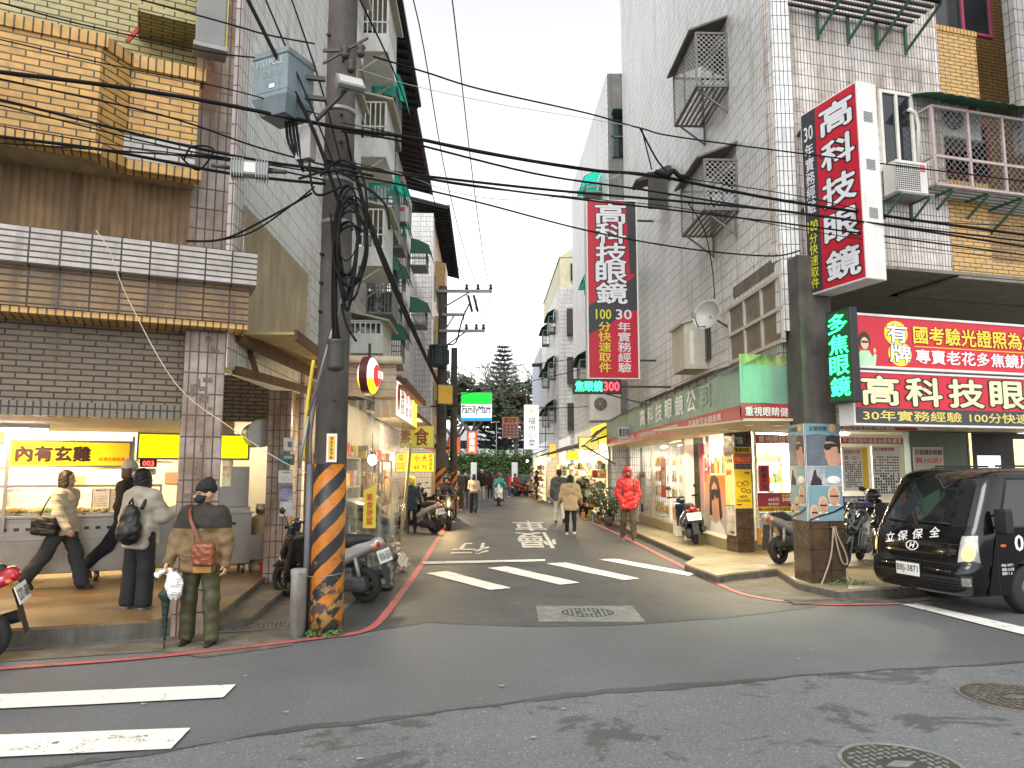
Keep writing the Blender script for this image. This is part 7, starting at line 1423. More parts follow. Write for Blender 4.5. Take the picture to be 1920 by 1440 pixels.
 if hat:
  k,hcl=hat;hm_=mat('%s %.2f %.2f %.2f'%((k,)+hcl),hcl,.3 if k=='helmet' else .9,nv=.08,coat=.6 if k=='helmet' else 0)
  if k=='beanie':blob('hat',hm_,[he((0,.016,.055),(.084,.10,.088)),he((0,.016,.052),(.088,.104,.026)),he((0,.04,.12),(.05,.055,.05))],min(res,.012),.03,t,cut=None,wr=(.003,.04))
  elif k=='cap':blob('hat',hm_,[he((0,.014,.06),(.083,.098,.072)),he((0,-.10,.05),(.062,.075,.008))],min(res,.012),.02,t)
  elif k=='helmet':
   blob('helmet',hm_,[he((0,.012,.045),(.115,.13,.115)),he((0,.02,-.01),(.112,.115,.08)),he((0,-.13,-.03),(.08,.08,.085),k=.02,sub=True)],min(res,.014),.03,t)
   mb=MB();mb.grid([[tuple(hp(.112*math.sin(a),-.118*math.cos(a)+.012,z))for a in np.linspace(-1.1,1.1,10)]for z in(.0,.03,.06)]);mb.build('visor',GLASSD,t)
  elif k=='hoodcap':pass
 b=bulk;lower=(hem-.53)*1.7
 def tors(dx,r):return[]
 P=[ellp(U(0,0,.37),V3(.165+b,.105+b,.17)*s,Rl),ellp(U(0,-.01,.16),V3(.145+b,.10+b,.2)*s,Rl),cone(U(.15,0,.475),U(-.15,0,.475),(.062+b*.6)*s),cone(U(0,0,.46),U(0,-.005,.57),.078*s,.066*s),rbx(U(0,-.005,(lower+.12)/2),V3(.105+b*.8,.06+b*.7,max(.02,(.12-lower)/2-.03))*s,.045*s,Rl)]
 for side,(sh,e,w,f)in arms.items():P+=[cone(sh,e,(.062+b*.7)*s,(.053+b*.7)*s),cone(e,w-f*.0,(.053+b*.7)*s,(.040+b*.35)*s)]
 if hood and not hoodup:P+=[ellp(U(0,.085,.52),V3(.12,.075,.09)*s,Rl),cone(U(.09,.02,.53),U(-.09,.02,.53),.045*s)]
 if coat:P+=[cone(U(0,.0,.05),U(0,-.02,-.35),.17*s,.2*s)]
 if hoodup:P+=[he((0,.02,.04),(.102,.115,.105)),he((0,.03,-.05),(.10,.095,.10)),he((0,-.115,-.0),(.062,.06,.085),k=.02,sub=True)]
 j=blob('jacket',[tm]+([yoke[0]]if yoke else[]),P,max(.010,res*.9),.045,t,wr=(wr*.9,.15)if not puff else(wr*.6,.10),seed=int(H*1000)%97,color=(lambda c:((c-pel)@Rl)[:,2]>yoke[1]*s)if yoke else None)
 P=[ellp(pel+V3(0,.005,.0),V3(.15,.115,.13)*s)]
 for side,(h,k,a,q)in legs.items():
  f=a-k;f=f/np.linalg.norm(f);P+=[cone(h,k,(.098+wide*.3)*s,(.070+wide*.6)*s),cone(k,a-f*.0,(.070+wide*.6)*s,(.052+wide)*s)]
 if not hideleg:blob('trousers',bm_,P,max(.011,res*.9),.03,t,wr=(wr*.8,.2),seed=5,cut=[(0,0,-1,-.03)]if sit is None else None)
 P=[]
 sm_=mat('shoe %.3f %.3f %.3f'%shoes,shoes,.5,nv=.1)
 for side,(h,k,a,q)in legs.items():
  pt=R(min(60,max(-20,q)))if q<0 else 0.0;pt=R(q)if q<-12 else 0;tilt=rotm(-pt,0,0)if pt else np.eye(3)
  base=a+V3(0,0,-.04*s);c=lambda y,z:base+tilt@(V3(.0,y,z)*s);P=[cone(c(.035,-.008),c(-.10,-.014),.038*s,.030*s),cone(c(-.10,-.014),c(-.155,-.018),.034*s,.024*s),cone(c(.02,.0),c(.0,.06),.04*s,.042*s)]
  blob('shoe',sm_,P,min(res,.014),.03,t)
 if mask:blob('face_mask',mat('mask %.2f'%mask[0],mask,.8,nv=.05),[he((0,-.045,-.045),(.064,.062,.05)),cone(hp(.07,.0,-.015),hp(.05,-.06,-.03),.006,.012),cone(hp(-.07,.0,-.015),hp(-.05,-.06,-.03),.006,.012)],min(res,.01),.015,t)
 if glasses:
  mb=MB();[mb.tube([tuple(hp(sx*.031+.024*math.cos(a),-.097,.010+.019*math.sin(a)))for a in np.linspace(0,6.2832,15)],.0022,5)for sx in(-1,1)];[mb.tube([tuple(hp(sx*.055,-.093,.014)),tuple(hp(sx*.074,.0,.01))],.002,5)for sx in(-1,1)];mb.build('glasses',BLACK,t)
 t['_j']=0;del t['_j']
 return t,dict(U=U,arms=arms,hp=hp,s=s,Rl=Rl,pel=pel,legs=legs,mw=t.matrix_world.copy())
def wp(d,p):return d['mw']@Vector(tuple(p))
def up(px,py,z=0.0):g=G(px,py,z);return Vector((g.x,g.y,z))
# 1 the man with the umbrella
TAN=cloth('tan jacket',(.155,.095,.038),.6,.08);YOKE=cloth('dark brown yoke',(.026,.02,.015),.8);OLIVE=cloth('olive trousers',(.052,.050,.018),.5,.1)
p,d1=person('stout man in a tan jacket, black beanie and face mask holding a folded umbrella',up(372,1208,.006),R(0),1.60,.011,topmat=TAN,yoke=(YOKE,.335),botmat=OLIVE,shoes=(.014,.013,.012),hat=('beanie',(.012,.012,.014)),hair=None,bulk=.058,wide=.028,hem=.455,mask=(.015,.015,.017),glasses=True,ls=(2,14),rs=(6,16),le=14,re=26,lin=6,rin=8,lh=(2,5),rh=(-2,6),yaw=-42,wr=.006,fine=True)
m_=mat('dark seam thread',(.05,.035,.02),.8);mb=MB();U1=d1['U']
mb.tube(spl([tuple(U1(-.015,y,z))for y,z in((-.175,.40),(-.20,.25),(-.205,.1),(-.185,-.05),(-.165,-.11))],4),.005,5)
for sx in(-1,1):mb.tube(spl([tuple(U1(sx*.06,-.196,.05)),tuple(U1(sx*.13,-.172,.04)),tuple(U1(sx*.17,-.14,.07))],3),.004,5)
mb.tube(spl([tuple(U1(x,y,.338))for x,y in((-.2,-.09),(-.12,-.165),(0,-.188),(.12,-.165),(.2,-.09))],4),.003,5);mb.build('seam',m_,p)
mb=MB();mb.grid([[tuple(U1(x,-.178+.25*x*x-.01*(z>-.1),z))for x in np.linspace(-.02,.17,7)]for z in(-.125,-.09,-.06)]);mb.build('hem_lining',cloth('orange lining',(.42,.22,.05),.6),p)
a_=d1['arms'][-1];hw=wp(d1,a_[2]+a_[3]*.05)
LEATH=mat('reddish brown leather',(.20,.05,.018),.35,nv=.2,ns=9)
bg_=wp(d1,d1['U'](.10,-.22,.075));t=thing('shoulder_bag','reddish brown leather cross body bag on the man in the tan jacket','bag',bg_)
blob('pouch',LEATH,[rbx((0,0,0),(.085,.022,.085),.025),rbx((0,-.012,.03),(.088,.022,.04),.02)],.009,.012,t,wr=(.003,.05));mb=MB()
st=[bg_]+[wp(d1,d1['U'](*q))for q in((.075,-.2,.14),(-.02,-.198,.34),(-.085,-.155,.46),(-.12,-.06,.56),(-.11,.06,.54))];st=[q-bg_ for q in st[1:]]
mb.grid([[tuple(q+Vector((dx,-.012,dx*.6)))for dx in(-.014,.014)]for q in[Vector(x)for x in spl([tuple(v)for v in st],6)]]);mb.build('strap',LEATH,t);mb=MB();mb.bar((-.04,-.196-bg_.y*0+.17,.24),(-.005,-.196+.17,.25),.006);mb.box(-.075,.075,-.052,-.047,.05,.058);mb.build('zip',CHROME,t)
UMB=cloth('dark green umbrella cloth',(.004,.022,.016),.6);t=thing('umbrella','folded dark green umbrella held point down by the man in the tan jacket','umbrella',(hw.x,hw.y,0));hz_=hw.z
blob('canopy',UMB,[cone((.02,-.02,.10),(.01,-.02,hz_-.28),.014,.042),ellp((.0,-.02,hz_-.28),(.06,.05,.06))],.008,.02,t,wr=(.002,.05));mb=MB();mb.cyl((.02,-.02,.0),(.02,-.02,.12),.006,.008,8);mb.build('ferrule',BLACK,t);mb=MB();mb.tube([(.01,-.02,hz_-.24),(0,0,hz_-.02),(0,0,hz_+.05)],[.012,.016,.018],10);mb.build('handle',BLACK,t)
o=blob('plastic_bag',mat('thin white plastic',(.72,.71,.70),.25,nv=.05),[ellp((.09,-.02,-.2),(.085,.06,.13)),cone((.02,0,-.04),(.08,-.01,-.14),.02,.07),cone((.0,0,-.03),(-.09,0,-.09),.012,.03)],.009,.03,m=Matrix.Translation(hw),wr=(.007,.06));tag(o,'white plastic bag hanging from the hand with the umbrella','plastic bag')
# 2 woman with the black rucksack
CREAMJ=cloth('cream jacket',(.40,.36,.29),.75,.06)
p,d2=person('woman in a cream hooded jacket seen from behind, wearing a black rucksack',up(256,1141,FL),R(162),1.56,.013,topmat=CREAMJ,bottom=(.012,.012,.014),shoes=(.3,.3,.31),hair='bob',hairc=(.008,.007,.008),bulk=.045,wide=.05,hem=.44,hood=True,ls=(-4,10),le=20,rs=(25,12),re=95,rin=-10,pitch=-8,wr=.003,fine=True)
bk=wp(d2,d2['U'](-.04,.20,.13));t=thing('rucksack','black rucksack worn by the woman in the cream hooded jacket','rucksack',bk,rz=R(162));blob('pack',cloth('black nylon',(.008,.008,.009),.5),[ellp((0,.03,-.05),(.155,.10,.17)),ellp((0,.02,.10),(.115,.08,.14)),ellp((0,.10,-.08),(.11,.06,.10))],.012,.03,t,wr=(.004,.08));mb=MB();mb.tube([(.03,.02,.24),(0,.0,.30),(-.03,.02,.24)],.012,6);[mb.tube(spl([(sx*.09,-.04,.18),(sx*.10,-.12,.30),(sx*.11,-.26,.28)],4),.02,6)for sx in(-1,1)];mb.build('strap',MATS['cloth black nylon'],t);mb=MB();mb.box(.02,.055,.124,.128,-.01,.012);mb.build('badge',PLASW,t)
ph=wp(d2,d2['arms'][-1][2]+d2['arms'][-1][3]*.1);t=thing('phone','phone held up by the woman with the black rucksack','phone',ph,rz=R(30));mb=MB();mb.box(-.035,.035,-.005,.005,-.03,.11,.004);mb.build('case',BLACK,t)
# 3 walking woman, 4 person with the grey beanie
CRW=cloth('pale padded jacket',(.47,.42,.34),.8,.05)
p,d3=person('woman in a pale padded jacket and dark wide trousers walking past the food counter',up(112,1104,FL),R(88),1.57,.013,topmat=CRW,bottom=(.035,.037,.042),shoes=(.012,.012,.013),hair='bob',hairc=(.02,.013,.01),bulk=.04,wide=.045,hem=.48,ls=(-14,8),le=14,rs=(10,8),re=30,lh=(20,2),lk=5,rh=(-26,2),rk=14,wr=.007,puff=True,fine=True,yaw=6)
bk=wp(d3,d3['U'](-.26,.10,.05));t=thing('handbag','soft black handbag hanging at the side of the walking woman','bag',bk);blob('bag',MATS['cloth black nylon'],[rbx((0,0,0),(.13,.03,.08),.04),ellp((0,0,-.06),(.15,.06,.07))],.012,.03,t,wr=(.005,.09));mb=MB();mb.tube(spl([(-.1,0,.08),(-.03,.04,.3),(.05,.12,.48),(.08,.06,.3),(.1,0,.08)],4),.01,6);mb.build('strap',MATS['cloth black nylon'],t)
person('person in a black coat and grey beanie walking behind the rucksack woman',up(232,1090,FL),R(88),1.68,.018,top=(.014,.012,.015),bottom=(.012,.013,.02),shoes=(.01,.01,.01),hat=('beanie',(.33,.36,.38)),hair='bob',hairc=(.04,.02,.02),bulk=.03,wide=.03,hem=.42,lh=(16,2),lk=4,rh=(-30,2),rk=18,mask=(.6,.62,.64),fine=False)
# the street, far figures
person('person in a navy jacket and yellow helmet standing by the silver scooter',up(771,999),R(176),1.52,.02,top=(.03,.045,.075),bottom=(.012,.012,.014),hat=('helmet',(.72,.55,.03)),bulk=.05,hem=.41,ls=(18,10),rs=(18,10),le=45,re=45,lean=4,wr=.008)
g=up(838,994);person('rider in black with a dark helmet on the scooter with its headlight on',(g.x-.12,g.y+.82,.0),R(14),1.68,.022,top=(.016,.014,.015),bottom=(.02,.02,.024),shoes=(.5,.5,.5),hat=('helmet',(.015,.015,.017)),bulk=.03,sit=.80,lh=(70,8),lk=72,rh=(48,26),rk=25,ls=(42,14),rs=(42,14),le=25,re=25,lean=8)
p,d7=person('person in a bright pink coat behind the black clad rider',up(845,962),R(150),1.55,.025,top=(.50,.06,.18),bottom=(.03,.03,.04),hair='bob',bulk=.05,hem=.40)
person('man in a black jacket with a white collar walking along the left red line',up(858,957),R(10),1.75,.022,top=(.016,.016,.018),bottom=(.012,.012,.013),shoes=(.5,.42,.42),bulk=.04,hem=.44,lh=(10,2),rh=(-10,2),lk=6,rk=14,ls=(6,8),rs=(-4,8),re=30)
person('person in dark clothes just behind the man with the white collar',up(872,950),R(-10),1.68,.028,top=(.03,.03,.035),bottom=(.12,.10,.08),hair='short',mask=(.6,.6,.6),bulk=.03)
person('woman in a short cream top and dark jeans walking away on the left',up(888,962),R(178),1.58,.022,top=(.50,.44,.36),bottom=(.018,.026,.045),shoes=(.02,.02,.02),hair='bob',hairc=(.015,.012,.011),bulk=.02,wide=.03,hem=.53,ls=(8,6),le=60,rs=(8,6),re=60,lh=(10,2),rh=(-12,2),lk=5,rk=18)
person('man in a white cap and black jacket with pale trousers, farther up the street',up(903,937),R(5),1.78,.03,top=(.014,.014,.016),bottom=(.5,.46,.4),shoes=(.5,.48,.45),hat=('cap',(.7,.68,.64)),hair='short',bulk=.04,lh=(9,2),rh=(-9,2),rk=12)
person('person in dark red right behind the rider in teal',up(919,934),R(170),1.62,.03,top=(.06,.015,.02),bottom=(.02,.02,.025),hair='bob',bulk=.03)
g=up(936,948);person('rider in a teal rain jacket on the pale scooter',(g.x-.02,g.y+.95,.0),R(4),1.65,.025,top=(.05,.30,.28),bottom=(.04,.2,.19),shoes=(.05,.05,.05),hat=('helmet',(.18,.05,.04)),bulk=.05,sit=.79,lh=(72,10),rh=(72,10),lk=76,rk=76,ls=(45,16),rs=(45,16),le=20,re=20,lean=6)
person('person in a red jacket and jeans beside the far parked scooters',up(955,932),R(-80),1.55,.03,top=(.30,.03,.05),bottom=(.04,.06,.12),shoes=(.4,.35,.35),hair='bob',bulk=.04)
person('person in a crimson coat in front of the far scooter row',up(966,930),R(120),1.52,.03,top=(.32,.02,.03),bottom=(.03,.03,.04),hair='short',bulk=.04)
person('slim person in dark clothes by the bright shop on the far right',up(1006,938),R(-95),1.72,.03,top=(.02,.02,.03),bottom=(.05,.045,.04),hair='short',bulk=.02)
person('man in a grey hooded jacket and white trousers walking away on the right',up(1049,980),R(182),1.76,.02,top=(.07,.08,.085),bottom=(.58,.56,.54),shoes=(.02,.02,.02),hair='short',bulk=.05,hem=.43,hood=True,lh=(10,2),rh=(-14,2),lk=5,rk=20,wr=.008)
person('person in a fluffy beige hooded coat and black trousers walking away',up(1070,1003),R(176),1.60,.018,top=(.42,.31,.18),bottom=(.010,.010,.011),shoes=(.6,.58,.54),hair='bob',hairc=(.006,.006,.007),bulk=.065,hem=.42,hood=True,lh=(6,2),rh=(-8,2),lk=4,rk=10,ls=(4,14),rs=(4,14),le=40,re=40,wr=.006)
person('person in a long black coat and silver helmet by the scooter with the green plate',up(1094,972),R(200),1.66,.022,top=(.014,.014,.016),bottom=(.012,.012,.014),shoes=(.4,.3,.2),hat=('helmet',(.4,.41,.42)),bulk=.05,hem=.36,coat=True,ls=(20,10),rs=(20,10),le=40,re=40)
REDJ=cloth('red shell jacket',(.52,.018,.018),.5,.1)
p,d9=person('man in a red hooded jacket and olive trousers walking toward the camera on the right',up(1179,1014),R(2),1.80,.015,topmat=REDJ,bottom=(.075,.06,.03),shoes=(.08,.09,.1),hair=None,hoodup=True,hat=('cap',(.02,.02,.02)),mask=(.10,.08,.06),bulk=.045,hem=.44,wide=.012,ls=(-2,12),rs=(-2,12),le=30,re=30,lin=28,rin=28,lh=(8,2),rh=(-8,2),lk=4,rk=14,wr=.007)
t=thing('rucksack','dark rucksack straps on the man in the red hooded jacket','rucksack',p.location);mb=MB();[mb.tube([tuple(d9['U'](sx*x,y,z))for x,y,z in((.10,.14,.40),(.12,.06,.52),(.125,-.06,.53),(.125,-.15,.40),(.14,-.15,.22),(.17,-.02,.1))],.017,6)for sx in(-1,1)];mb.build('strap',cloth('grey strap',(.06,.06,.06)),t);blob('pack',MATS['cloth grey strap'],[rbx(d9['U'](0,.22,.3),(.1,.05,.18),.05)],.02,.02,t)
# optician windows, posters, doors
PB=RF.at(0)
def wboard(name,lab,fr,u0,u1,z0,z1,v,facem,texts=(),cat=None,frm=None,d=.03):
 t=thing(name,lab,cat or name.replace('_',' '),fr.at(u0,v,z0));w,h=u1-u0,z1-z0;mb=MB();mb.box(0,w,.0,d,0,h);mb.build('board',frm or PAP,t);mb=MB();mb.quad((.004,-.003,.004),(w-.004,-.003,.004),(w-.004,-.003,h-.004),(.004,-.003,h-.004));mb.build('face',facem,t)
 for q in texts:text(t,q[0],q[1]*w,q[2]*w,q[3]*h,q[4]*h,q[5],-.007,q[6]if len(q)>6 else .01)
 return t,w,h
def shape(t,nm,mt,pts,w,h,y):mb=MB();mb.prism([(a*w,b*h)for a,b in pts],y,y+.002);return mb.build(nm,mt,t)
def disc(t,nm,mt,cx,cz,rx,rz,y):mb=MB();mb.ell((cx,y,cz),(rx,.0015,rz),20,8);return mb.build(nm,mt,t)
def fr2(pa,pb,v):a,b=RF.uz(pa[0],pa[1],v),RF.uz(pb[0],pb[1],v);return a[0],b[0],b[1],a[1]
def frs(fr,pa,pb,v):a,b=fr.uz(pa[0],pa[1],v),fr.uz(pb[0],pb[1],v);return a[0],b[0],b[1],a[1]
YPOS=mat('poster yellow',(.75,.50,.01),.5,nv=.04,ns=1);SKYP=mat('poster sky blue',(.17,.29,.33),.45,nv=.12,ns=2);GRP=mat('poster grey blue',(.11,.13,.16),.45,nv=.35,ns=3);SKIN2=mat('printed tan skin',(.50,.27,.17),.5,nv=.15,ns=9);HAIR2=mat('printed dark hair',(.03,.02,.02),.5,nv=.3)
v=p2.y+.36
def glasswall(u0,u1,lab,seed):
 random.seed(seed);t=thing('shop_window',lab,'shop window',RF.at(u0,v,.30));w=u1-u0;h=2.3;mb=MB()
 for x in(0,w-.06):mb.box(x,x+.06,-.02,.05,0,h)
 mb.box(.06,w-.06,-.02,.05,0,.06);mb.box(.06,w-.06,-.02,.05,h-.06,h);mb.build('frame',mat('cream window frame',(.62,.58,.46),.5,nv=.08),t)
 mb=MB();mb.box(.06,w-.06,.01,.016,.06,h-.06);mb.build('pane',mat('shop glass',(.9,.95,.95),.02,nv=0,alpha=.10),t)
 mb=MB();mb.box(.1,w-.1,.5,.9,.0,.06)
 for z in(.7,1.15,1.6):mb.box(.1,w-.1,.55,.85,z,z+.03)
 mb.build('shelf',WMET,t);mb=MB()
 for z in(.06,.73,1.18,1.63):
  for k in range(int(w/.13)):x=.12+k*.13;mb.m=random.randrange(6);mb.box(x,x+random.uniform(.05,.11),.56,.7,z,z+random.uniform(.08,.3))
 mb.build('goods',GOODS,t)
 mb=MB();[mb.box(.05+random.random()*(w-.3),.1+random.random()*(w-.2),1.5,1.55,z,z+.25)for z in(1.2,1.5,1.8,.9)];mb.build('wall_card',GOODS[1],t);return t
e0=p2.x+.42;a=fr2((1418,820),(1500,1030),v);glasswall(e0,PU.x+1.9,'lit optician window with shelves left of the poster pillar',3);glasswall(PU.x+1.95,PU.x+3.1,'lit optician window with rows of frames right of the poster pillar',4)
def wb(lab,pa,pb,facem,texts=(),dv=0,name='poster'):u0,u1,z0,z1=fr2(pa,pb,v-.06-dv);return wboard(name,lab,RF,u0,u1,z0,z1,v-.06-dv,facem,texts)
RB=mat('banner red',(.55,.03,.04),.5,nv=.05)
wb('red banner with white characters at the top of the window left of the poster pillar',(1416,815),(1500,832),RB,[('重視眼睛健康',.06,.98,.12,.88,WHI,.02)],name='banner')
wb('red vertical couplet with black characters inside the window left of the poster pillar',(1422,872),(1444,922),RB,[(vert('新春大吉'),.2,.8,.08,.92,BLK,.02)],.01)
wb('white price poster with a dark red border left of the poster pillar',(1420,924),(1492,950),mat('dark red border',(.3,.02,.04),.5),[('660元',.28,.56,.4,.65,WHI,.02),('3000',.64,.95,.4,.65,WHI,.02),('配到好',.28,.56,.12,.3,WHI,.01),('專業驗光',.64,.97,.7,.9,YPOS,.01)],.012)
wb('yellow strip of small black characters under the price poster',(1420,950),(1492,959),YPOS,[('驗光師驗光配鏡服務',.03,.97,.15,.85,BLK,.01)],.014,'banner')
t,w,h=wb('blue contact lens poster with slanted lettering, low in the window',(1424,961),(1496,989),mat('contact lens blue',(.22,.42,.55),.4,nv=.45,ns=5),[('ilens',.42,.9,.35,.8,BLK,.005)],.01)
t,w,h=wb('orange poster with a drawn eye at the foot of the window',(1420,990),(1470,1020),mat('eye poster orange',(.62,.30,.05),.5,nv=.15,ns=3),(),.01);disc(t,'drawn_eye',PAP,w*.42,h*.55,w*.3,h*.2,-.006);disc(t,'iris',mat('printed maroon',(.2,.04,.03),.5),w*.42,h*.55,w*.13,h*.19,-.008);shape(t,'brow',HAIR2,[(.1,.75),(.3,.92),(.6,.9),(.8,.74),(.6,.84),(.3,.86)],w,h,-.008)
wb('red banner with white characters at the top of the window behind the scooters',(1576,820),(1694,833),RB,[('不滿意隨時退貨全額免費享',.03,.97,.12,.88,WHI,.02)],name='banner')
t,w,h=wb('white and yellow frame display poster behind the scooters',(1578,838),(1630,920),PAP,[('配到好只要',.08,.7,.84,.94,REDI,.01),('買一送一',.08,.7,.70,.80,REDI,.01)],.01);shape(t,'yellow_edge',YPOS,[(.78,0),(1,0),(1,1),(.78,1)],w,h,-.006);mb=MB();random.seed(9);[mb.box(w*(.1+.08*i),w*(.1+.08*i)+w*.05,-.008,-.004,h*(.08+.05*j),h*(.08+.05*j)+h*.03)for i in range(8)for j in range(12)if random.random()<.85];mb.build('printed_frames',HAIR2,t)
t,w,h=wb('pale poster with rows of printed eyeglass frames behind the truck',(1634,836),(1692,930),PAP,[('流行鏡框特價',.06,.8,.9,.97,REDI,.01)],.01);mb=MB();[mb.box(w*(.06+.09*i),w*(.06+.09*i)+w*.06,-.008,-.004,h*(.05+.055*j),h*(.05+.055*j)+h*(.025 if j>6 else .04))for i in range(10)for j in range(14)if random.random()<.8];mb.build('printed_frames',HAIR2,t)
wb('dark blue strip poster with white characters low behind the scooters',(1580,930),(1640,958),mat('poster indigo',(.03,.03,.12),.5,nv=.2),[('眼鏡快速取件',.05,.95,.55,.9,WHI,.01),('60分快',.05,.6,.1,.45,REDI,.01)],.01)
a=RF.uz(1705,880,v)[0]
mb=MB();mb.box(a-.06,9,v-.12,v+.05,.13,2.6);tag(mb.build('wall_panel',mat('grey green wall panel',(.13,.17,.14),.6,nv=.12,dirt=.2),None,RF.m),'grey green wall panel of the neighbouring shop behind the truck','wall')
wb('beige poster reading daily contact lenses on the grey wall behind the truck',(1712,838),(1772,905),mat('beige poster',(.5,.45,.38),.6,nv=.1),[('日拋隱形眼鏡',.06,.96,.78,.93,BLK,.015),('買10送1',.06,.9,.55,.7,REDI,.02)],.09)
YB=mat('lit doorway glow',(1,.75,.3),.5,nv=.2,ns=2,em=.9)
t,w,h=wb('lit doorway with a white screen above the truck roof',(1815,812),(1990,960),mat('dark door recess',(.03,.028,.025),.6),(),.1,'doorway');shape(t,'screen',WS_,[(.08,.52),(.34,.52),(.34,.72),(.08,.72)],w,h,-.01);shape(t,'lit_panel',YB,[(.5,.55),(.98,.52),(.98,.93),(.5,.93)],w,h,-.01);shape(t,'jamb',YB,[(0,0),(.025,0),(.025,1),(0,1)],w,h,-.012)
wb('red banner with white characters directly under the large cream lettered sign',(1575,796),(1720,808),RB,[('高科技眼鏡',.02,.7,.1,.9,WHI,.03)],2.4,'banner')
# posters round the corner pillar: two faces
def pillar_posters(fr,w,lab0,y):
 z0=HC+(882-978)/1400*10.7;zt=HC+(882-792)/1400*10.7
 h=zt-z0
 t,w_,h_=wboard('poster',lab0+', sky blue foot with smiling faces in sunglasses',fr,.0,w,z0,z0+h*.36,y,SKYP,(),'poster',d=.008)
 for cx,cz,r in((.74,.68,.17),(.42,.42,.14),(.16,.22,.12)):
  disc(t,'printed_hair',mat('printed fair hair',(.55,.42,.25),.5,nv=.2,ns=20),w*cx,h_*(cz+.04),w*r*1.05,w*r*1.5,-.006);disc(t,'printed_face',SKIN2,w*cx,h_*cz,w*r*.75,w*r*1.25,-.008);mb=MB();mb.box(w*(cx-r*.7),w*(cx+r*.7),-.0115,-.0105,h_*cz+.0,h_*cz+.022);mb.build('printed_sunglasses',BLK,t);shape(t,'printed_shoulder',PAP,[(cx-r*1.2,cz-r*1.5),(cx-r*.5,cz-r*.95),(cx+r*.5,cz-r*.95),(cx+r*1.2,cz-r*1.5)],w,h_,-.0055)
 shape(t,'printed_wave',BLK,[(0,.0),(.3,.12),(.7,.22),(1,.36),(1,.42),(.7,.27),(.3,.16),(0,.05)],w,h_,-.0095)
 t,w_,h2=wboard('poster',lab0+', two small photographs in the middle',fr,.0,w,z0+h*.36,z0+h*.56,y,mat('small photo grey',(.35,.36,.38),.5,nv=.4,ns=6),(),'poster',d=.008);shape(t,'printed_arch',SKYP,[(.52,.35),(.98,.35),(.98,.98),(.52,.98)],w,h2,-.006);shape(t,'printed_figure',HAIR2,[(.08,.02),(.42,.02),(.40,.3),(.28,.5),(.26,.8),(.2,.8),(.16,.5)],w,h2,-.006);disc(t,'printed_arc',PAP,w*.75,h2*.3,w*.2,h2*.2,-.008)
 t,w_,h3=wboard('poster',lab0+', grey blue top with a man in dark sport glasses',fr,.0,w,z0+h*.56,zt,y,GRP,[('太陽眼鏡',.1,.62,.82,.94,BLK,.01)],'poster',d=.008)
 shape(t,'printed_sky',SKYP,[(0,.72),(.35,.76),(1,.68),(1,1),(0,1)],w,h3,-.0055)
 shape(t,'printed_face',SKIN2,[(.62,.0),(.58,.16),(.52,.2),(.54,.3),(.50,.36),(.55,.5),(.56,.62),(.99,.62),(.99,.12),(.9,.0)],w,h3,-.008);shape(t,'printed_hair',HAIR2,[(.55,.58),(.60,.70),(.75,.74),(.99,.70),(.99,.3),(.92,.3),(.9,.5),(.75,.58)],w,h3,-.0095);shape(t,'printed_sunglasses',BLK,[(.51,.44),(.53,.52),(.72,.54),(.95,.50),(.95,.47),(.74,.45),(.66,.38),(.55,.38)],w,h3,-.011);disc(t,'printed_sun',mat('printed orange',(.7,.4,.15),.5),w*.78,h3*.9,w*.1,w*.1,-.008)
pm=RF.m@Vector((PU.x,PU.y,0));PFr=Frame((pm.x,pm.y),RF.e.xy);pillar_posters(PFr,.6,'front of the corner pillar',-.012)
pm2=RF.m@Vector((PU.x+.13,PU.y+.55,0));PSd=Frame((pm2.x,pm2.y),(pm.xy-pm2.xy));pillar_posters(PSd,.56,'street side of the corner pillar',-.012)
# second pillar: plate, yellow posters
P2F=Frame((RF.P(p2.x,p2.y).x,RF.P(p2.x,p2.y).y),RF.e.xy)
def pz(lab,pa,pb,facem,texts=(),name='poster'):u0,u1,z0,z1=frs(P2F,pa,pb,-.015);return wboard(name,lab,P2F,u0,u1,z0,z1,-.015,facem,texts,d=.012)
pz('green house number plate 73 high on the second brown pillar',(1376,819),(1393,832),mat('green enamel',(.02,.16,.14),.4),[('73',.42,.9,.12,.55,WHI,.02),('莊敬路',.1,.9,.62,.92,WHI,0)],'plate')
pz('yellow strip with black characters on the second brown pillar',(1374,838),(1408,850),YPOS,[('營業時間',.1,.9,.15,.85,BLK,.03)])
pz('red strip with opening hours on the second brown pillar',(1374,852),(1408,869),RB,[('11:00-21:00',.06,.94,.25,.75,YPOS,.01)])
t,w,h=pz('yellow poster with drawn eyeglasses on the second brown pillar',(1376,880),(1411,953),YPOS,[('NEW\nGLASSES',.1,.88,.17,.33,BLK,.01),('眼鏡',.6,.88,.88,.94,BLK,.02)]);mb=MB()
for cx,cz,r in((.28,.62,.15),(.64,.64,.15),(.5,.47,.13),(.8,.44,.12)):mb.tube([(w*(cx+r*math.cos(a)),-.008,h*cz+w*r*.8*math.sin(a))for a in np.linspace(0,6.2832,17)],.006,5)
mb.bar((w*.42,-.008,h*.64),(w*.5,-.008,h*.64),.008);mb.build('drawn_glasses',BLK,t);shape(t,'black_bar',BLK,[(.1,.08),(.38,.08),(.38,.11),(.1,.11)],w,h,-.006)
sp_=RF.P(p2.x,p2.y+.4);P2S=Frame((sp_.x,sp_.y),(RF.P(p2.x,p2.y).xy-sp_.xy))
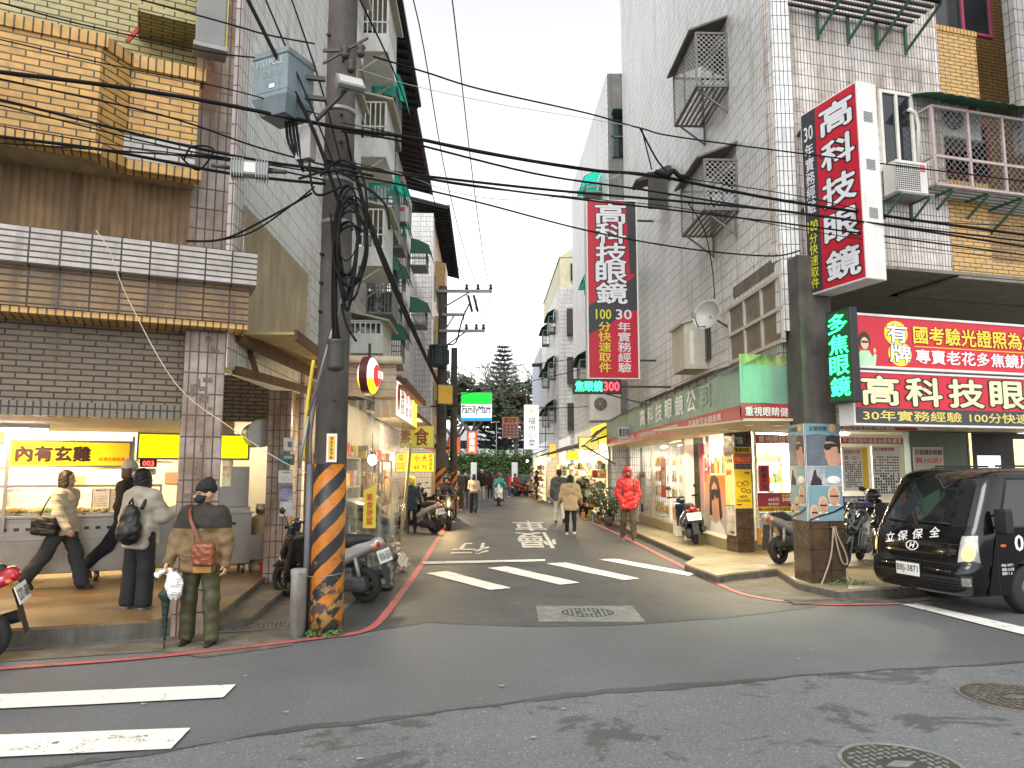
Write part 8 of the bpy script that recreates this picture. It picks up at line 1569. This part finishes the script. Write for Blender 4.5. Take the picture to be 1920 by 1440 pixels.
wboard('poster','yellow and white poster column on the street side of the second pillar',P2S,.03,.36,1.05,2.05,-.015,mat('pale yellow poster',(.66,.56,.25),.5,nv=.2,ns=4),[('全面特價',.1,.9,.85,.93,BLK,.01),('限時',.2,.8,.6,.72,REDI,.02)],d=.01);wboard('poster','grey picture poster low on the street side of the second pillar',P2S,.03,.36,.45,1.03,-.015,mat('grey picture poster',(.45,.42,.38),.5,nv=.5,ns=6),[('特賣',.45,.9,.05,.16,BLK,.03)],d=.01)
# street front of the shop: poster window, columns, door
SW=Frame((RF.P(p2.x,p2.y).x-.02,RF.P(p2.x,p2.y).y),-SD)
def sb(lab,ua,ub,z0,z1,facem,texts=(),y=-.02,name='poster',d=.02,frm=None):return wboard(name,lab,SW,ua,ub,z0,z1,y,facem,texts,d=d,frm=frm)
mb=MB();mb.box(-9.6,-.42,-.12,.35,-.05,.36);tag(mb.build('plinth',TERR2,None,SW.m),'tiled step along the optician street front','step')
mb=MB();mb.box(-9.7,-.45,1.5,1.6,.36,2.6);tag(mb.build('shop_wall',INW,None,SW.m),'pale inner wall behind the optician street front','wall')
def sun(name,c0,c1):
 m,n,b=nodes(name);g=N(n,'ShaderNodeSeparateXYZ',{0:N(n,'ShaderNodeTexCoord').outputs['Generated']}).outputs[2];col=mixc(n,ramp(n,g,.1,.9),c4(c0),c4(c1));n.links.new(col,b.inputs['Base Color']);b.inputs['Roughness'].default_value=.35;return m
t,w,h=sb('tall poster of a long haired person in dark sunglasses in the shop window',-2.0,-.5,.42,1.65,sun('sunset poster',(.42,.40,.42),(.62,.16,.03)))
shape(t,'printed_hair',HAIR2,[(.22,.28),(.24,.8),(.32,.97),(.5,1.0),(.66,.95),(.74,.75),(.82,.3),(.7,.22),(.66,.6),(.4,.6),(.36,.3)],w,h,-.006);shape(t,'printed_face',SKIN2,[(.34,.34),(.36,.78),(.46,.88),(.6,.82),(.66,.6),(.64,.34),(.52,.20),(.42,.24)],w,h,-.008);shape(t,'printed_sunglasses',BLK,[(.33,.66),(.33,.73),(.5,.76),(.66,.74),(.66,.62),(.56,.58),(.5,.66),(.44,.56),(.36,.56)],w,h,-.0105);shape(t,'printed_coat',PAP,[(.2,0),(.3,.2),(.5,.14),(.68,.22),(.9,.05),(.9,0)],w,h,-.007)
t=thing('shop_window','upper shop window with a display of goods over the sunglasses poster','shop window',SW.at(-2.05,-.02,1.66));mb=MB();mb.box(0,1.55,0,.04,.9,.96);mb.box(0,.05,0,.04,-1.26,.9);mb.box(1.5,1.55,0,.04,-1.26,.9);mb.build('frame',MATS['cream window frame'],t);mb=MB();random.seed(12)
for k in range(14):mb.m=random.randrange(6);x=.1+k*.1;mb.box(x,x+.09,.1,.2,.02,random.uniform(.1,.45))
mb.box(.05,1.5,.08,.3,-.02,.01);mb.build('goods',GOODS,t)
sb('pink and red poster strip left of the sunglasses poster',-2.6,-2.1,.42,2.4,sun('pink poster',(.55,.5,.48),(.6,.08,.2)),y=.05)
mb=MB();mb.box(-3.0,-2.65,-.1,.3,0,2.6);tag(mb.build('column',mat('dark green column',(.035,.04,.02),.4,nv=.2),None,SW.m),'dark green column in the optician street front','column')
sb('orange poster column with a framed photograph beside the dark green column',-3.55,-3.05,.2,2.45,mat('orange red poster',(.55,.10,.03),.5,nv=.3,ns=4),[('近視',.2,.8,.85,.92,WHI,.03),('老花',.2,.8,.76,.82,WHI,.03)],y=-.1)
t=thing('shop_door','white framed glass door of the optician beside the orange poster column','door',SW.at(-5.2,-.05,.36));mb=MB();[mb.box(x,x+.08,0,.05,0,2.1)for x in(0,.8,1.5)];[mb.box(.08,1.5,0.002,.048,z,z+.06)for z in(0,.9,2.04)];mb.build('frame',WMET,t);mb=MB();mb.box(.08,1.5,.02,.026,.06,2.04);mb.build('pane',MATS['shop glass'],t)
def swin(ua,ub,lab,seed):
 random.seed(seed);t=thing('shop_window',lab,'shop window',SW.at(ua,0,.36));w,h=ub-ua,2.2;mb=MB()
 for x in(0,w-.06):mb.box(x,x+.06,-.02,.05,0,h)
 mb.box(.06,w-.06,-.02,.05,0,.06);mb.box(.06,w-.06,-.02,.05,h-.06,h);mb.build('frame',MATS['cream window frame'],t);mb=MB();mb.box(.06,w-.06,.01,.016,.06,h-.06);mb.build('pane',MATS['shop glass'],t)
 mb=MB();[mb.box(.06,w-.06,.35,.75,z,z+.03)for z in(.1,.6,1.05,1.5)];mb.build('shelf',WMET,t);mb=MB()
 for z in(.13,.63,1.08,1.53):
  for k in range(int(w/.1)):x=.08+k*.1;mb.m=random.choice((0,1,3,3,5));mb.box(x,x+random.uniform(.04,.08),.38,.5,z,z+random.uniform(.06,.32))
 mb.build('goods',GOODS,t)
swin(-7.4,-5.35,'lit street window of the optician between the door and the framed photographs',21);swin(-9.5,-7.5,'lit street window at the far end of the optician front',22)
for u,lab in((-2.0,'tube lamp behind the sunglasses poster window'),(-4.4,'tube lamp inside the optician street door'),(-6.6,'tube lamp in the middle street window of the optician'),(-8.6,'tube lamp in the far street window of the optician')):
 tube_lamp(SW,u,.7,2.52,1.2,lab,30,(1,.95,.84),'tube lamps of the optician')
mb=MB();mb.box(-9.7,-.45,.0,1.6,2.58,2.64);tag(mb.build('shop_ceiling',INW,None,SW.m),'white ceiling over the optician street windows','ceiling')
t=thing('door','dark timber door with a sloping board at the far end of the optician front','door',SW.at(-10.9,.0,0));mb=MB();mb.box(0,1.25,0,.1,0,2.7);mb.build('leaf',mat('dark timber',(.06,.045,.03),.7,nv=.3,dirt=.4),t);mb=MB();mb.box(1.25,1.4,-.1,.15,0,2.8);mb.build('jamb',MATS['dark timber'],t)
sb('red and white poster in the middle street window of the optician',-6.2,-5.6,1.0,2.1,RB,[('全面\n特惠',.15,.85,.3,.7,WHI,.02)],y=-.03)
sb('white poster with dark photographs in the far street window',-9.2,-8.3,.7,1.7,mat('photo poster',(.6,.56,.5),.5,nv=.35,ns=5),[('名牌鏡框',.1,.9,.82,.94,REDI,.02)],y=-.03)
t=thing('display_case','white display box by the optician door','display case',SW.at(-3.9,-.3,FR));mb=MB();mb.box(0,.35,0,.3,0,.8,.02);mb.build('case',WMET,t);mb=MB();mb.box(.04,.31,-.004,0,.4,.72);mb.build('picture',GOODS[0],t)
t=thing('hose','pale hose looped on a hook on the corner pillar','hose',PFr.at(.38,-.03,0));mb=MB();mb.tube(spl([(.0,-.02,.92),(-.08,-.03,.5),(-.28,-.04,.1),(-.36,-.04,.02)],6),.013,8);mb.tube(spl([(.0,-.02,.92),(.06,-.03,.6),(.12,-.03,.42),(.2,-.03,.40),(.18,-.03,.55),(.06,-.03,.8),(.03,-.03,.92)],5),.013,8);mb.build('hose',mat('hose rubber',(.3,.25,.17),.6),t);mb=MB();mb.bar((-.03,-.01,.93),(.06,-.01,.93),.02);mb.build('hook',GALV,t)
random.seed(31)
for i,(px,py,s_)in enumerate(((1128,975,1.0),(1142,985,.9),(985,920,1.2))):
 g=G(px,py);t=thing('potted_plant',['leafy potted plant behind the scooter with the green plate','smaller potted plant at the kerb left of the man in red','potted shrub in front of the far right wall'][i],'plant',g);mb=MB();mb.lathe([(.14,0),(.18,.3),(.16,.3),(0,.27)],14);mb.build('pot',mat('dark pot',(.1,.06,.04),.7),t);mb=MB()
 for k in range(420):a,e=random.random()*6.28,random.random();r=.55*s_*math.sqrt(random.random())*(.4+e);p=Vector((r*math.cos(a),r*math.sin(a),.3+e*1.0*s_));d=Vector((random.uniform(-1,1),random.uniform(-1,1),random.uniform(-.4,.8))).normalized()*random.uniform(.05,.09);q=d.orthogonal().normalized()*d.length*.45;mb.add([p-d,p+q,p+d,p-q],[(0,1,2,3)])
 mb.build('foliage',mat('pot plant leaves',(.05,.09,.03),.6,nv=.5,ns=6),t);mb=MB();[mb.tube([(0,0,.25),(.2*math.cos(a),.2*math.sin(a),.9*s_)],.012,5)for a in(0,1.3,2.6,4,5.2)];mb.build('stem',mat('plant stem',(.08,.06,.03),.8),t)
 # park at the end of the street
LEAF=[mat('leaf '+k,c,.6,nv=.35,ns=3)for k,c in(('dark',(.04,.06,.032)),('mid',(.065,.09,.045)),('light',(.10,.125,.06)))];BARK=mat('grey bark',(.13,.115,.10),.9,nv=.3,ns=4,bump=.3)
def leaves(mb,c,r,n,s,seed):
 rng=random.Random(seed)
 for k in range(n):
  d=Vector((rng.gauss(0,1),rng.gauss(0,1),rng.gauss(0,1))).normalized();p=Vector(c)+Vector((d.x*r[0],d.y*r[1],d.z*r[2]))*rng.random()**.4;a=Vector((rng.uniform(-1,1),rng.uniform(-1,1),rng.uniform(-.5,.5))).normalized()*s*rng.uniform(.6,1.3);b=a.orthogonal().normalized()*a.length*.5
  mb.m=rng.choice((0,0,1,1,2));mb.add([p-a,p+b,p+a,p-b],[(0,1,2,3)])
ZP=1.35;YP=70
mb=MB();mb.box(-60,60,YP+1.2,YP+90,-.1,ZP);tag(mb.build('park_terrace',mat('park soil',(.09,.085,.06),.9,nv=.3)),'raised park ground beyond the end of the street',kind='structure')
t=thing('park_wall','grey retaining wall with white gate posts at the end of the street','wall',(0,YP+1,0));mb=MB();mb.box(-40,40,0,.25,-.1,ZP+.05);mb.build('wall',mat('dark retaining wall',(.10,.10,.10),.85,nv=.25),t)
for px in(888,965):x=(px-960)/1400*YP;mb=MB();mb.box(x-.28,x+.28,-.35,.2,0,2.5,.03);mb.build('gate_post',WMET,t)
t=thing('railing','dark railing between the white gate posts','railing',(0,YP+.7,0));x0,x1=(890-960)/20,(963-960)/20;mb=MB()
for i in range(8):mb.bar((x0,0,.3+i*.22),(x1,0,.3+i*.22),.07)
mb.build('rails',DARKST,t);mb=MB();[mb.bar((x,0,0),(x,0,2.0),.08)for x in np.linspace(x0,x1,5)];mb.build('posts',DARKST,t)
t=thing('hedge','trimmed green hedge above the retaining wall at the end of the street','hedge',(-2.2,YP+3,ZP));mb=MB();random.seed(2)
for k in range(5200):
 p=Vector((random.uniform(-6,6),random.uniform(-1,1),random.random()*2.2+.3*math.sin(k)));
 if abs(p.y)<.7 and p.z<1.8 and random.random()<.7:p.y=-random.uniform(.7,1)
 a=Vector((random.uniform(-1,1),random.uniform(-1,1),random.uniform(-1,1))).normalized()*random.uniform(.1,.2);b=a.orthogonal().normalized()*a.length*.5;mb.m=random.choice((0,1,2));mb.add([p-a,p+b,p+a,p-b],[(0,1,2,3)])
mb.build('foliage',[mat('hedge dark',(.03,.06,.015),.6),mat('hedge mid',(.06,.11,.025),.6),mat('hedge light',(.10,.17,.04),.6)],t);mb=MB();mb.box(-6,6,-.6,.6,0,1.7);mb.build('branches',LEAF[0],t)
def limb(mb,p,d,L,r,depth,rng,tips,spread=.6):
 q=p+d*L;m=p+d*L*.5+Vector((rng.uniform(-1,1),rng.uniform(-1,1),0))*L*.06;mb.tube([p,m,q],[r,r*.84,r*.68],6 if depth>2 else 4,False)
 if depth==0:tips.append(q);return
 for i in range(rng.choice((2,3,3))):
  n=(d+Vector((rng.uniform(-1,1),rng.uniform(-1,1),rng.uniform(-.35,.6)))*spread).normalized();limb(mb,q if i else m.lerp(q,.7),n,L*rng.uniform(.62,.85),r*.62,depth-1,rng,tips,spread)
def tree(lab,x,y,h,seed,leafy=0,r=.22,spread=.7,depth=5,z=ZP,s=.32,twig=0):
 rng=random.Random(seed);t=thing('tree',lab,'tree',(x,y,z),'trees in the park at the end of the street');mb=MB();tips=[];mb.tube([(0,0,-.2),(.05,0,h*.16),(0,.1,h*.32)],[r*1.2,r,r*.85],10)
 for i in range(4):a=i*1.57+rng.random();limb(mb,Vector((0,.1,h*.3)),Vector((math.cos(a)*.7,math.sin(a)*.7,rng.uniform(.6,1.1))).normalized(),h*.22,r*.6,depth-1,rng,tips,spread)
 mb.build('trunk',BARK,t)
 if leafy:
  c=MB();[leaves(c,p,(h*.09,h*.09,h*.07),leafy,s,rng.random())for p in tips];c.build('crown',LEAF,t)
 return t
tree('bare branching tree with a wide crown left of the conifer',-4.2,78,13.5,3,0,.3,.85,6);tree('bare branching tree right of the conifer',1.6,76,14,7,0,.3,.8,6);tree('bare tree behind the white vertical sign',3.6,82,15,9,0,.28,.8,6)
tree('leafy dark tree beside the convenience store sign',-6.2,80,11.5,11,26,.3,.7,4,s=.42);tree('leafy dark tree in the middle behind the hedge',-1.6,84,10.5,13,22,.3,.8,4,s=.4);tree('leafy tree left of the conifer behind the second pole',-10,86,13.5,15,26,.3,.7,4,s=.45);tree('leafy dark tree right of the hedge, beside the gate post',2.6,80,9.5,17,24,.25,.7,4,s=.4);tree('sparse leafy tree behind the orange grid sign',.4,79,11,19,8,.25,.8,5,s=.3);tree('leafy tree filling the gap behind the second pole',-14,90,15,21,26,.3,.7,4,s=.5)
t=thing('tree','tall layered conifer in the middle of the park','tree',(-.95,83,ZP),'trees in the park at the end of the street');mb=MB();mb.tube([(0,0,-.2),(0,0,7),(.1,0,14.2)],[.3,.2,.03],10);c=MB();rng=random.Random(4)
for k in range(24):
 z=2.6+k*.5;L=3.7*(1-(z-2)/13.2)**.8+.15
 for i in range(9):
  a=i*.698+k*.37;e=Vector((math.cos(a)*L,math.sin(a)*L,z+L*.16));mb.tube([(0,0,z),e],[.05,.012],4,False)
  for j in range(int(6+L*16)):f=rng.uniform(.15,1);p=Vector((0,0,z)).lerp(e,f)+Vector((rng.uniform(-.2,.2),rng.uniform(-.2,.2),rng.uniform(-.06,.14)));d=Vector((math.cos(a)+rng.uniform(-.6,.6),math.sin(a)+rng.uniform(-.6,.6),rng.uniform(.0,.7))).normalized()*rng.uniform(.14,.26);q=d.orthogonal().normalized()*d.length*.28;c.m=rng.choice((0,0,1));c.add([p-d,p+q,p+d,p-q],[(0,1,2,3)])
mb.build('trunk',BARK,t);c.build('crown',[mat('conifer dark',(.035,.055,.04),.6),mat('conifer mid',(.055,.08,.055),.6)],t)
t=thing('building','pale building glimpsed behind the park trees','building',(-12,112,0));mb=MB();mb.box(0,26,0,8,0,8);mb.build('wall',mat('pale far wall',(.5,.52,.55),.7,nv=.1),t);mb=MB();[mb.box(1+i*3,3+i*3,-.05,0,z,z+1.2)for i in range(8)for z in(2.4,5)];mb.build('window',GLASSD,t)
t=thing('lamp_post','thin grey lamp post before the park hedge','lamp post',((930-960)/20,YP+2.2,ZP));mb=MB();mb.cyl((0,0,0),(0,0,5),.05,.035,8);mb.build('post',GALV,t);mb=MB();mb.box(-.35,.35,-.08,.08,5,5.1,.02);mb.build('lamp_head',GALV,t)
